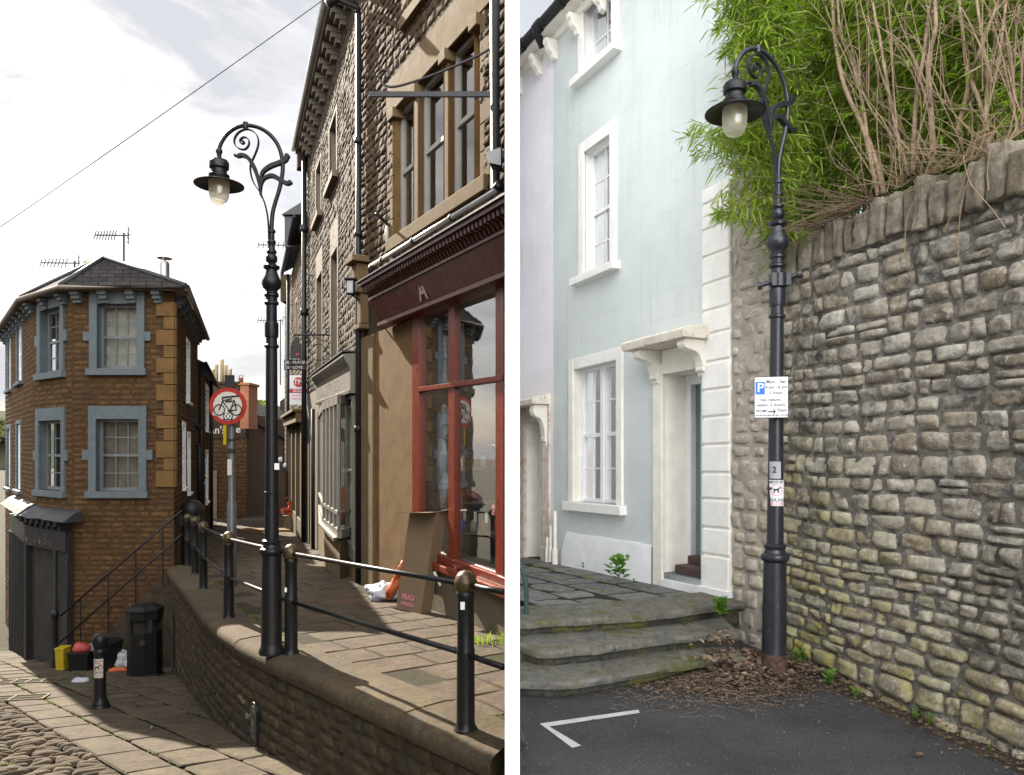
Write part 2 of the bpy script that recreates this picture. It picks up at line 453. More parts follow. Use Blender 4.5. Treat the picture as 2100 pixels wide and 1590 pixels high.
M['cream_white'] = mat('white_quoin_paint', (.82,.805,.76), .65, 0, .3, .1, 5, .004, 26, dirt=((.5,.43,.33), 10, .69, .8))
M['dirty_cream'] = mat('weathered_cream', (.72,.66,.56), .8, 0, .2, .2, 6, .005, 30, dirt=((.22,.18,.12), 14, .55, .68))
M['peel'] = mat('peeling_pink_render', (.68,.60,.52), .8, 0, .2, .2, 4, .005, 26, col2=(.5,.36,.27))
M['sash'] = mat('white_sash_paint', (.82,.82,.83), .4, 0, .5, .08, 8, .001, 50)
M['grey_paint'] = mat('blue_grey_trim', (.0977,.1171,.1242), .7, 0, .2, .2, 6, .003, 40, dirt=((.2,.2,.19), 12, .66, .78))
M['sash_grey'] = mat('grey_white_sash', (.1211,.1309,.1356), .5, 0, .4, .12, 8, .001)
M['dim_red'] = mat('dim_red_letter', (.1275,.0420,.0270), .6)
M['dim_blue'] = mat('dim_blue_letter', (.0300,.0420,.0900), .6)
M['dim_cream'] = mat('dim_cream_letter', (.1500,.1275,.0825), .6)
M['old_white'] = mat('old_window_paint', (.2520,.2415,.2170), .55, 0, .3, .12, 8, .001)
M['stair'] = stone_mat('dark_stair_stone', [(.0522,.0404,.0245),(.0380,.0301,.0196)], .6, .008, 40)
M['shop_dark'] = mat('dark_shopfront_paint', (.018,.018,.017), .5, 0, .4, .3, 6, .002)
M['lead'] = mat('lead_sheet', (.0292,.0292,.0325), .55, .1, .4, .35, 7, .003)
M['red'] = mat('oxblood_paint', (.0676,.0111,.0078), .38, 0, .5, .3, 10, .0015, 60, dirt=((.22,.12,.09), 18, .68, .8))
M['red_frame'] = mat('red_frame_paint', (.155,.027,.011), .32, 0, .45, .25, 10, .001, 60)
M['red_fascia'] = mat('faded_red_fascia', (.0884,.0286,.0286), .28, 0, .6, .3, 4, .002, 30, dirt=((.3,.24,.24), 9, .6, .78))
M['ghost'] = mat('ghost_letter_paint', (.36,.30,.30), .5, 0, .4, .2)
M['render'] = mat('beige_riser_render', (.1108,.0909,.0597), .8, 0, .2, .25, 4, .004, 30, dirt=((.16,.14,.1), 8, .62, .75))
M['panel'] = mat('sandstone_panel', (.135,.076,.027), .9, 0, .2, .3, 3, .006, 45, dirt=((.075,.045,.02), 3.5, .54, .72))
M['bath'] = mat('bath_stone_dressing', (.1223,.0837,.0411), .9, 0, .2, .22, 4, .004, 45, dirt=((.2,.14,.075), 9, .64, .76))
M['corbel'] = mat('cream_corbel', (.1404,.1209,.0975), .8, 0, .2, .2, 5, .003)
M['surround'] = mat('pale_stone_surround', (.1333,.1112,.0806), .85, 0, .2, .15, 4, .004, 45)
M['shop_white'] = mat('off_white_shopfront', (.1449,.1333,.1086), .5, 0, .4, .12, 6, .0015)
M['steel'] = mat('flue_steel', (.30,.29,.28), .35, .8, .5, .2, 5, .001)
M['galv'] = mat('galvanised_grey', (.1014,.1053,.1073), .5, .5, .4, .3, 8, .001)
M['conduit'] = mat('pale_metal_pipe', (.3023,.2925,.2730), .35, .4, .5, .2, 6, .001)
M['mortar_w'] = mat('warm_mortar', (.0461,.0325,.0195), .95, 0, .1, .35, 5, .01, 40)
M['mortar_d'] = mat('dark_orange_mortar', (.0625,.0375,.0181), .95, 0, .1, .4, 5, .008, 40)
M['mortar_g'] = mat('grey_mortar', (.175,.163,.14), .95, 0, .1, .5, 7, .03, 24, col2=(.27,.25,.215), dirt=((.06,.057,.05), 4, .52, .66))
M['mortar_p'] = mat('pinkish_mortar', (.40,.345,.29), .95, 0, .1, .3, 4, .015, 26)
M['mould'] = mat('leaf_mould', (.045,.036,.027), .95, 0, .1, .5, 9, .012, 50, col2=(.09,.065,.045))
M['dirt'] = mat('dirt_joint', (.0385,.0322,.0238), .95, 0, .1, .4, 4, .01, 40, col2=(.026,.03,.012))
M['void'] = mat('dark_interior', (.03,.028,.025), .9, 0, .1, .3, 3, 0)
M['room'] = mat('room_interior', (.12,.11,.10), .9, 0, .1, .3, 2, 0)
M['blind'] = mat('net_curtain', (.5022,.4673,.3975), .9, 0, .1, .18, 3, .01, 8)
M['curtain'] = mat('cream_curtain', (.2520,.2160,.1740), .9, 0, .1, .35, 3, .02, 6)
M['grille'] = mat('grey_room_wall', (.36,.37,.38), .9, 0, .1, .2, 3, 0)
M['glass'] = glass_mat('window_glass')
M['glass_dim'] = glass_mat('dim_window_glass', (.9,.93,.92), .45)
M['glass_shop'] = glass_mat('shop_glass', (.9,.94,.92), .75)
M['slate'] = slate_mat('roof_slate', (.022,.020,.020), (.045,.040,.037))
M['card'] = mat('brown_cardboard', (.1820,.1294,.0774), .85, 0, .2, .12, 4, .001, 60)
M['bag_white'] = mat('white_plastic_bag', (.3720,.3780,.4080), .45, 0, .4, .15, 7, .006, 14)
M['orange'] = mat('orange_plastic', (.3720,.0780,.0210), .45, 0, .4, .2, 7, .006, 14)
M['red_bag'] = mat('red_plastic_bag', (.2700,.0360,.0300), .45, 0, .4, .2, 7, .006, 14)
M['yellow'] = mat('yellow_plastic', (.3480,.2520,.0072), .45, 0, .4, .15, 7, .001)
M['tub'] = mat('grey_green_plastic', (.17,.20,.21), .5, 0, .4, .2, 5, .001)
M['bin'] = mat('bin_black_plastic', (.008,.008,.008), .5, 0, .25, .3, 5, .001)
M['sign_white'] = mat('sign_white', (.72,.71,.70), .4, 0, .4, .08, 8, 0)
M['sign_cream'] = mat('aged_sign_white', (.4650,.4350,.3750), .5, 0, .4, .12, 8, 0)
M['sign_red'] = mat('sign_red', (.2940,.0240,.0176), .4, 0, .4, .12, 8, 0)
M['sign_blue'] = mat('sign_blue', (.025,.16,.62), .4, 0, .4, .08, 8, 0)
M['sign_black'] = mat('sign_black', (.02,.02,.022), .5, 0, .4, .1, 8, 0)
M['sign_pink'] = mat('sticker_pink', (.70,.26,.33), .5, 0, .4, .1, 8, 0)
M['board_red'] = mat('board_red', (.40,.05,.045), .5, 0, .4, .1, 8, 0)
M['terracotta'] = mat('terracotta', (.28,.12,.065), .8, 0, .2, .3, 8, .003)
M['pot_buff'] = mat('buff_chimney_pot', (.40,.33,.20), .8, 0, .2, .25, 8, .003)
M['wood'] = mat('weathered_wood', (.20,.15,.10), .8, 0, .2, .35, 9, .003)
M['tarmac'] = asphalt_mat()
M['line'] = mat('road_line_paint', (.46,.46,.45), .8, 0, .2, .2, 9, .004, 60, dirt=((.10,.10,.10), 34, .60, .68))
M['handrail'] = mat('dark_green_handrail', (.022,.055,.048), .4, 0, .5, .2, 8, .001)
M['door_green'] = mat('grey_green_door', (.17,.25,.25), .5, 0, .4, .12, 5, .001)
M['maroon'] = mat('maroon_step', (.0900,.0578,.0525), .7, 0, .3, .25, 9, .003)
M['slab'] = mat('dark_slate_step', (.13,.14,.155), .75, 0, .3, .2, 6, .003)
M['lav'] = render_wall_mat('lavender_render', (.82,.80,.84))
M['mint'] = render_wall_mat('mint_render', (.605,.65,.642))
M['plinth'] = mat('white_plinth_render', (.76,.77,.775), .8, 0, .2, .1, 3, .008, 20, dirt=((.42,.40,.36), 9, .68, .82))
M['divider'] = mat('white_dividing_render', (.86,.86,.86), .8, 0, .2, .03, 3, .001)
HONEY = [(.0413,.0237,.0112),(.0722,.0453,.0219),(.0524,.0309,.0148),(.0867,.0563,.0296),(.0361,.0226,.0127),(.0652,.0420,.0214)]
M['honey'] = stone_mat('honey_rubble_stone', HONEY, .55, .008, 40)
M['honey_l'] = stone_mat('pale_rubble_stone', [(.0501,.0348,.0204),(.0605,.0436,.0265),(.0407,.0282,.0158),(.0663,.0486,.0306),(.0530,.0375,.0219)], .5, .010, 34)
M['orange_st'] = stone_mat('orange_coursed_stone', [(.0795,.0420,.0158),(.1086,.0585,.0222),(.0596,.0318,.0135),(.0927,.0471,.0187),(.0742,.0432,.0210)], .6, .006, 45, lichen=(((.022,.016,.012), 1.6, .55, .74),))
M['retain'] = stone_mat('retaining_wall_stone', [(.0462,.0335,.0176),(.0638,.0464,.0248),(.0353,.0263,.0143),(.0530,.0366,.0181)], .65, .010, 40, lichen=(((.035,.032,.026), 2.2, .5, .68),))
M['coping'] = stone_mat('coping_stone', [(.0673,.0495,.0286),(.0775,.0578,.0323),(.0599,.0449,.0260)], .55, .006, 60, lichen=(((.07,.062,.05), 3.0, .56, .7),))
M['flag'] = stone_mat('flagstone', [(.0661,.0495,.0311),(.0758,.0552,.0340),(.0593,.0433,.0273),(.0712,.0495,.0311)], .7, .006, 40, lichen=(((.045,.035,.025), 2.2, .56, .70), ((.16,.135,.10), 14, .66, .74)))
M['flag_low'] = stone_mat('lower_flagstone', [(.0718,.0557,.0353),(.0855,.0650,.0416),(.0633,.0480,.0302),(.0787,.0604,.0378)], .7, .006, 36, lichen=(((.045,.035,.025), 2.2, .56, .70), ((.16,.135,.10), 14, .66, .74)))
M['cobble'] = stone_mat('granite_sett', [(.0599,.0449,.0286),(.0918,.0702,.0470),(.0496,.0366,.0235),(.0775,.0557,.0365),(.1060,.0831,.0546)], .45, .004, 50)
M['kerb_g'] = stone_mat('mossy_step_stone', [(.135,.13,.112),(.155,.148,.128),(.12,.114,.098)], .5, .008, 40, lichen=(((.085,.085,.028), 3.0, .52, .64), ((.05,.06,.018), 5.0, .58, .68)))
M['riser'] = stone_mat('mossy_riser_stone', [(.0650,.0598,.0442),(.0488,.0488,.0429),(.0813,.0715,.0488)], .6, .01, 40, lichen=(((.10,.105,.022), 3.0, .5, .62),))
M['flag_g'] = stone_mat('grey_flagstone', [(.1688,.1697,.1628),(.2000,.1968,.1864),(.1438,.1476,.1440),(.1812,.1783,.1652)], .7, .006, 40, lichen=(((.10,.11,.04), 2.4, .62, .72),))
def low_mask(nt, tc):          # lichen that grows in the damp foot of the wall
    s = nd(nt, 'ShaderNodeSeparateXYZ'); nt.links.new(tc, s.inputs[0])
    a = math_(nt, 'MULTIPLY_ADD', s.outputs[2], -.42); nt.nodes[-1].inputs[2].default_value = .86
    b = math_(nt, 'MULTIPLY_ADD', s.outputs[1], .28); nt.nodes[-1].inputs[2].default_value = -.02
    return math_(nt, 'ADD', a, b, True)
M['rubble_r'] = stone_mat('grey_rubble_stone', [(.3145,.2818,.2276),(.4234,.3837,.3174),(.2419,.2038,.1497),(.3629,.3237,.2635),(.3024,.2458,.1737),(.4596,.4256,.3593),(.3387,.3057,.2515)], .6, .014, 28,
     lichen=(((.47,.46,.43), 24, .54, .64), ((.29,.26,.07), 3.2, .42, .60, low_mask), ((.075,.073,.066), 1.5, .54, .66), ((.40,.38,.34), 1.9, .60, .70), ((.42,.34,.06), 11, .56, .66, low_mask)))
M['rubble_p'] = stone_mat('pale_pier_stone', [(.43,.39,.33),(.49,.45,.38),(.38,.34,.28),(.46,.42,.35)], .5, .010, 30,
     lichen=(((.5,.49,.46), 24, .6, .68), ((.34,.29,.07), 4.0, .5, .63, low_mask), ((.12,.115,.11), 3.0, .64, .74)))
M['cope_r'] = stone_mat('brown_coping_stone', [(.20,.17,.125),(.25,.215,.165),(.165,.135,.095),(.22,.185,.135)], .7, .012, 30, lichen=(((.38,.37,.34), 26, .62, .70), ((.075,.085,.03), 3, .58, .7)))
M['bamboo'] = leaf_mat('bamboo_leaf', [(.1198,.1869,.0168),(.1882,.3019,.0264),(.2909,.4025,.0420),(.1540,.2444,.0240),(.4449,.5319,.0840)])
M['grass'] = leaf_mat('grass_blade', [(.10,.17,.02),(.16,.24,.03),(.22,.28,.05)])
M['weed'] = leaf_mat('weed_leaf', [(.08,.20,.02),(.14,.28,.04),(.11,.24,.03)])
M['far_leaf'] = leaf_mat('far_tree_leaf', [(.035,.045,.018),(.05,.065,.02),(.07,.075,.03),(.09,.13,.03)], .2)
M['litter'] = leaf_mat('dead_leaf', [(.11,.072,.048),(.18,.125,.085),(.075,.05,.036),(.25,.18,.13),(.14,.105,.065)], .1)
M['stem'] = mat('buddleia_stem', (.3534,.2600,.1757), .8, 0, .2, .3, 12, .002, 60, col2=(.22,.15,.10))
M['stem_d'] = mat('dark_stem', (.17,.12,.08), .8, 0, .2, .3, 12, .002, 60)
M['twig'] = mat('dry_twig', (.30,.225,.135), .8, 0, .2, .35, 12, 0)
M['culm'] = mat('bamboo_culm', (.30,.30,.10), .6, 0, .3, .3, 12, .001)
M['hill'] = mat('wooded_hill_ground', (.05,.055,.03), .95, 0, .1, .4, .4, .3, 2)
# ================================================================ camera, sky, sun
cam = bpy.data.cameras.new('camera'); co = bpy.data.objects.new('camera', cam); COL.objects.link(co)
co.location = (0, 0, 0); co.rotation_euler = (R(90), 0, 0)
cam.sensor_fit = 'HORIZONTAL'; cam.sensor_width = 36.0; cam.lens = 36.0*F/2100.0
cam.shift_y = (YH-795.0)/2100.0; cam.clip_start = .05; cam.clip_end = 3000
SC.camera = co
sdir = Vector((-math.sin(R(SUN_AZ))*math.cos(R(SUN_EL)), math.cos(R(SUN_AZ))*math.cos(R(SUN_EL)), math.sin(R(SUN_EL))))
sl = bpy.data.lights.new('sun', 'SUN'); so_ = bpy.data.objects.new('sun', sl); COL.objects.link(so_)
sl.energy = 5.0; sl.angle = R(.5); sl.color = (1.0, .90, .76)
so_.rotation_euler = sdir.to_track_quat('Z', 'Y').to_euler()
w = bpy.data.worlds.new('World'); SC.world = w; w.use_nodes = True
nt = w.node_tree; nt.nodes.clear()
sky = nt.nodes.new('ShaderNodeTexSky'); sky.sky_type = 'NISHITA'; sky.sun_disc = False
sky.sun_elevation = R(SUN_EL); sky.sun_rotation = R(-SUN_AZ); sky.dust_density = 2.0; sky.air_density = 1.0
tcg = nt.nodes.new('ShaderNodeTexCoord').outputs['Generated']
b1 = nt.nodes.new('ShaderNodeBackground'); b1.inputs[1].default_value = .055; nt.links.new(sky.outputs[0], b1.inputs[0])
# high thin cloud; bright patch added behind the camera to light the right-hand street
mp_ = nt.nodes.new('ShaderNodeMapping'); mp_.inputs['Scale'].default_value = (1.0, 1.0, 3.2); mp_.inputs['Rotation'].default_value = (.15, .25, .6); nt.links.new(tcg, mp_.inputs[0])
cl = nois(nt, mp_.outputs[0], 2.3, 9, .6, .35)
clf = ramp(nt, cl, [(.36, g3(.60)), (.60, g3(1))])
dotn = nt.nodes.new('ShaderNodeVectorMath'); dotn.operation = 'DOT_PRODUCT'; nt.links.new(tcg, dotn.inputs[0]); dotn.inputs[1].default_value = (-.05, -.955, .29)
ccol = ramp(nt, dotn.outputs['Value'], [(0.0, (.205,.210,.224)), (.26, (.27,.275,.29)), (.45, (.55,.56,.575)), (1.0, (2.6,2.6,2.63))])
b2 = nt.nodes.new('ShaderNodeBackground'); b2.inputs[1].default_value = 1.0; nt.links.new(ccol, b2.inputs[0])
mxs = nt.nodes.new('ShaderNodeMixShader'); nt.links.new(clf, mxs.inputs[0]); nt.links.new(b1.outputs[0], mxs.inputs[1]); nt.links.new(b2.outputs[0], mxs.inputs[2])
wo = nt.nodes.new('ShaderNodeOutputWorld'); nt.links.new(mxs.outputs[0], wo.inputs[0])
vs = SC.view_settings; SC.display_settings.display_device = 'sRGB'
vs.view_transform = 'Standard'; vs.look = 'None'; vs.gamma = 1.0; vs.exposure = 1.86; vs.use_curve_mapping = False
SC.cycles.use_denoising = True
SC.cycles.max_bounces = 8; SC.cycles.transparent_max_bounces = 24

# ================================================================ ground surfaces
def gl(x, y):                     # lower lane, falling away from the viewer
    z = -1.62-.185*min(y, 19.0)-.05*max(0, min(y, 60)-19.0)
    return z
def gu(x, y):                     # raised pavement
    return -1.65-.05*min(y, 24.0)-.035*max(0, min(y, 60)-24.0)
def gl_px(px, py):
    r = (px-CX)/F; s = (YH-py)/F
    Y = -1.62/(s+.185); return Vector((r*Y, Y, s*Y))
def gu_px(px, py):
    r = (px-CX)/F; s = (YH-py)/F
    Y = -1.65/(s+.05); return Vector((r*Y, Y, s*Y))
ROADZ = -1.92

# edge of the raised pavement (outer face of the retaining wall), far -> near
EDGE = catmull([(-6.72,14.42,0),(-6.2,13.4,0),(-4.95,11.2,0),(-3.70,8.95,0),(-2.60,7.32,0),(-1.37,5.87,0),(-.06,4.36,0)], 10)
def resample(pts, step):
    out = [pts[0]]; acc = 0
    for a, b in zip(pts, pts[1:]):
        l = (b-a).length; d = 0
        while acc+(l-d) >= step:
            d += step-acc; acc = 0; out.append(a+(b-a)*(d/l))
        acc += l-d
    return out
EDGE = resample(EDGE, .05)
ELEN = .05*(len(EDGE)-1)
def edge_at(s):
    i = min(len(EDGE)-2, max(0, int(s/.05))); t = s/.05-i
    p = EDGE[i]*(1-t)+EDGE[i+1]*t
    j0 = max(0, i-4); j1 = min(len(EDGE)-1, i+5)
    d = (EDGE[j1]-EDGE[j0]).normalized()
    return p, d, Vector((d.y, -d.x, 0))*1.0      # outward normal (to the lower lane)
_p, _d, _n = edge_at(ELEN*.5)
NS = 1.0 if _n.x < 0 else -1.0
def edge_dist(x, y):              # + inside (pavement side)
    best = None
    for i in range(0, len(EDGE), 2):
        q = EDGE[i]; d2 = (q.x-x)**2+(q.y-y)**2
        if best is None or d2 < best[0]: best = (d2, i)
    p, d, n = edge_at(best[1]*.05); n = n*NS
    return -((x-p.x)*n.x+(y-p.y)*n.y)

FS = Fac.vp(1036, 8.0, 215, 890)                 # red shop front
uS1 = FS.u(741)
pS = FS.W(uS1, 0)
FB = Fac((pS.x, pS.y), ((475-CX)/F, 1.0), (YH-890)/F/math.hypot((475-CX)/F, 1)) # pale rubble building
uB1 = FB.u(630); pB = FB.W(uB1, 0)
FC = Fac((pB.x, pB.y), ((500-CX)/F, 1.0), 0.01)
uC1 = FC.u(598)
def shop_side(x, y):              # distance in front of the shop facades
    best = 1e9
    for f, u0, u1 in ((FS, -2, uS1), (FB, 0, uB1), (FC, 0, uC1+8)):
        q = Vector((x-f.o.x, y-f.o.y)); u = q.dot(f.d)
        if u0 <= u <= u1: best = min(best, q.dot(f.n))
    return best

# wide ground: one sheet to the horizon
def ground_z(x, y):
    return gl(x, y)-.03 if True else 0
mb = MB()
xs = [-400,-120,-60,-36,-24,-18,-15]+[-13+i for i in range(0,13)]+[-.02]
ys = [-60,-20,-8,-3,0,2,3]+[4+i*.75 for i in range(0,22)]+[22,26,32,40,60,90,150,400,900]
for i in range(len(xs)-1):
    for j in range(len(ys)-1):
        mb.quad(*[Vector((x, y, (-1.65-.05*min(y,24) if False else gl(x, max(y, -2)))-.03)) for x, y in ((xs[i],ys[j]),(xs[i+1],ys[j]),(xs[i+1],ys[j+1]),(xs[i],ys[j+1]))])
tag(mb.build('ground', M['dirt']), kind='structure')

# lower lane: setts and flagstones, laid along the lane
E1 = Vector((.69, -.724)); E2 = Vector((.724, .69)); B0 = Vector((-6.9, 10.0))
def mp_low_flag(u, v, w):
    x = B0.x+E1.x*u+E2.x*v; y = B0.y+E1.y*u+E2.y*v; return Vector((min(x,-.046), y, gl(x, y)+w))
def mp_cob(u, v, w):              # courses run across the lane
    x = B0.x+E2.x*u-E1.x*v; y = B0.y+E2.y*u-E1.y*v; return Vector((x, y, gl(x, y)+w))
def keep_low(a0, a1, b0, b1):
    for a in (a0, a1):
        for b in (b0, b1):
            x = B0.x+E1.x*a+E2.x*b; y = B0.y+E1.y*a+E2.y*b
            if y < 14.9 and edge_dist(x, y) > .70: return False
            if x > .3: return False
    return True
mb = MB(); stones(mb, mp_low_flag, -9, 8.6, 0.0, .42, (.42,.42), (.5,.95), .014, .012, 3, 2, (), .004, 14, .04, 11, keep_low, 5, .1)
stones(mb, mp_low_flag, -9, 8.6, .43, 7.2, (.38,.62), (.35,1.1), .018, .012, 3, 2, (), .006, 14, .07, 12, keep_low, 5, .2)
tag(mb.build('lower_pavement', M['flag_low'], smooth=True, angle=35), kind='structure')
mb = MB(); stones(mb, mp_cob, -4.2, -.02, -8.5, 9.0, (.095,.13), (.17,.34), .012, .032, 3, 2, (), .007, 6, .16, 13, None, 9, .4)
tag(mb.build('cobbled_road', M['cobble'], smooth=True), kind='structure')

# raised pavement flags, between coping and shop fronts
A1 = Vector((.81, .586)); A2 = Vector((-.586, .81))
def mp_up(u, v, w):
    x = -2.0+A1.x*u+A2.x*v; y = 7.0+A1.y*u+A2.y*v; return Vector((min(x,-.046), y, gu(x, y)+w))
def keep_up(a0, a1, b0, b1):
    for a in (a0, a1):
        for b in (b0, b1):
            x = -2.0+A1.x*a+A2.x*b; y = 7.0+A1.y*a+A2.y*b
            if x > .5 or shop_side(x, y) < -.40: return False
            if y < 14.4 and edge_dist(x, y) < .10: return False
            if y >= 14.4 and (x < -7.0-(y-14.4)*.36 or x > -1.5): return False
    return True
mb = MB()
for k in range(62):
    v0 = -3.6+k*.52
    stones(mb, mp_up, -4.2, 8.5, v0, v0+.52, (.52,.52), (.42,.85), .012, .010, 3, 2, (), .004, 16, .03, 40+k, keep_up, 4, .15)
mb2 = MB()
for s in [i*.25 for i in range(int(ELEN/.25))]:
    p, d, n = edge_at(s); q, d2, n2 = edge_at(s+.25); n = n*NS; n2 = n2*NS
    a = p-n*.2; b = q-n2*.2
    def far(p_, n_):
        t = .3
        while t < 9 and shop_side(*(p_-n_*t).xy) > -.2 and (p_-n_*t).x < -.06: t += .1
        return p_-n_*t
    c = far(q, n2); e = far(p, n)
    mb2.quad(*[Vector((k_.x, k_.y, gu(k_.x, k_.y)-.004)) for k_ in (a, b, c, e)])
def allz(pts): return [Vector((x, y, gu(x, y)-.006)) for x, y in pts]
mb2.quad(*allz([(-6.75,14.3),(-1.5,11.0),(-5.5,24.0),(-10.3,24.0)]))
mb2.quad(*allz([(-10.3,24.0),(-5.5,24.0),(-8,45),(-16,45)]))
tag(mb2.build('pavement_bed', M['dirt']), kind='structure')
tag(mb.build('pavement', M['flag'], smooth=True, angle=35), kind='structure')

# right-hand road and ground sheet
mb = MB()
for i in range(12):
    for j in range(14):
        x0, x1 = .02+i*.5, .02+(i+1)*.5; y0, y1 = 1.0+j*.5, 1.5+j*.5
        mb.quad((x0,y0,ROADZ),(x1,y0,ROADZ),(x1,y1,ROADZ),(x0,y1,ROADZ))
mb.quad((6.02,1,ROADZ),(400,1,ROADZ),(400,8,ROADZ),(6.02,8,ROADZ)); mb.quad((.02,-60,ROADZ),(400,-60,ROADZ),(400,1,ROADZ),(.02,1,ROADZ))
mb.quad((.02,8,ROADZ),(400,8,ROADZ),(400,900,ROADZ-1),(.02,900,ROADZ-1))
tag(mb.build('road', M['tarmac']), kind='structure')

# added white wall parting the streets, tall to shade the right one; rubble left
t = thing('added_dividing_wall', (0, 4.0, ROADZ), 'tall thin white wall end added between the two streets, blocking sun from the right one', 'wall')
hw0 = 15.0/F*4.0
mb = MB()
prof = [(4.0, -2.9), (8.3, -3.4), (8.3, 5.1), (5.2, 2.95), (4.0, 2.62)]
mb.prism([(-.012, y, z) for y, z in prof], (.012+hw0*1.06, 0, 0))
mb.box(-hw0*.97, -.012, 4.0, 4.03, -2.9, 2.62)
mb.build('wall_core', M['divider'], t)
mb = MB()
def mp_div(u, v, w): return Vector((-.013-w, 4.03+u, v))
def div_top(y): return 2.62+(2.95-2.62)*(y-4.0)/1.2 if y < 5.2 else 2.95+(5.1-2.95)*(y-5.2)/3.1
def keep_div(a0, a1, b0, b1): return b1 < min(div_top(4.03+a0), div_top(4.03+a1))-.02 and a0 >= 0
stones(mb, mp_div, 0, 4.2, -2.9, 5.1, (.11,.19), (.16,.42), .008, .016, 3, 2, (), .004, 7, .16, 3, keep_div)
rf_ = mb.build('rubble_face', M['retain'], t, smooth=True)
mb = MB(); mb.prism([(-.017, y+.031 if y < 4.1 else y, z-.01) for y, z in prof], (.004, 0, 0)); mb.build('mortar', M['coping'], rf_)
# ================================================================ parts used by the houses
def window_unit(house, fc, u0, u1, v0, v1, depth=.12, fw=.055, nx=2, ny=4, frame='sash', reveal='cream', sur=None, sill=None, ears=None, blind=None, glass='glass', bar=.022, rail=.055, hang=True, label=None, back=.14):
    """sash window in an opening: frame+bars (part), pane / curtain / sill / surround below it"""
    W = fc.W
    if hang: fc.holes.append((u0, u1, v0, v1))
    m = MB(); f = bar*.5; d0, d1 = -depth, -depth+.05
    m.fbox(fc, u0, u0+fw, v0, v1, d0-.02, d1); m.fbox(fc, u1-fw, u1, v0, v1, d0-.02, d1)
    m.fbox(fc, u0+fw, u1-fw, v0, v0+fw*1.3, d0-.02, d1-.003); m.fbox(fc, u0+fw, u1-fw, v1-fw, v1, d0-.02, d1-.003)
    vm = (v0+v1)/2
    m.fbox(fc, u0+fw, u1-fw, vm-rail*.45, vm+rail*.45, d0-.02, d1-.012)
    for i in range(1, nx):
        u = u0+fw+(u1-u0-2*fw)*i/nx; m.fbox(fc, u-f, u+f, v0+fw*1.3, vm-rail*.45, d0, d0+.022); m.fbox(fc, u-f, u+f, vm+rail*.45, v1-fw, d0, d0+.022)
    for j in range(1, ny):
        if ny % 2 == 0 and j == ny//2: continue
        v = v0+(v1-v0)*j/ny; m.fbox(fc, u0+fw, u1-fw, v-f, v+f, d0+.002, d0+.02)
    win = m.build('window', M[frame], house)
    if label: win['label'] = label
    g = MB(); g.quad(W(u0+.01, v0+.01, d0+.008), W(u1-.01, v0+.01, d0+.008), W(u1-.01, v1-.01, d0+.008), W(u0+.01, v1-.01, d0+.008))
    g.build('pane', M[glass], win)
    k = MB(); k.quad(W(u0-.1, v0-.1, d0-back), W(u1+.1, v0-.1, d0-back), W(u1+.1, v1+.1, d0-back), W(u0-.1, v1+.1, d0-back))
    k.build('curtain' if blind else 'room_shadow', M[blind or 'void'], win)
    s = MB()
    for (a, b) in (((u0, v0), (u1, v0)), ((u1, v0), (u1, v1)), ((u1, v1), (u0, v1)), ((u0, v1), (u0, v0))):
        s.quad(W(a[0], a[1], .004), W(b[0], b[1], .004), W(b[0], b[1], d0-.03), W(a[0], a[1], d0-.03))
    if sur:
        sw, smat, pr = sur[:3]; top = sur[3] if len(sur) > 3 else sw
        s.fbox(fc, u0-sw, u0, v0, v1+top, -.02, pr); s.fbox(fc, u1, u1+sw, v0, v1+top, -.02, pr); s.fbox(fc, u0, u1, v1, v1+top, -.02, pr-.002)
        if ears:
            for (ea, eb) in ears:
                s.fbox(fc, u0-sw-ears_w, u0-sw, ea, eb, -.02, pr-.003); s.fbox(fc, u1+sw, u1+sw+ears_w, ea, eb, -.02, pr-.003)
        s.build('surround', M[smat], win, bevel=.006)
    elif reveal: s.build('reveal', M[reveal], win)
    if sill:
        smat, pr, h, ex = sill
        q = MB(); q.fbox(fc, u0-ex, u1+ex, v0-h, v0, -depth*.9, pr); q.build('sill', M[smat], win, bevel=.008)
    return win
ears_w = .12

def gutter_pipe(path, r, mt, parent, name='downpipe', collars=()):
    m = MB(); m.tube(path, r, 10)
    for c in collars:
        a = Vector(c); m.tube([a-Vector((0,0,.05)), a+Vector((0,0,.05))], r*1.35, 10)
    return m.build(name, mt, parent, smooth=True, angle=50)

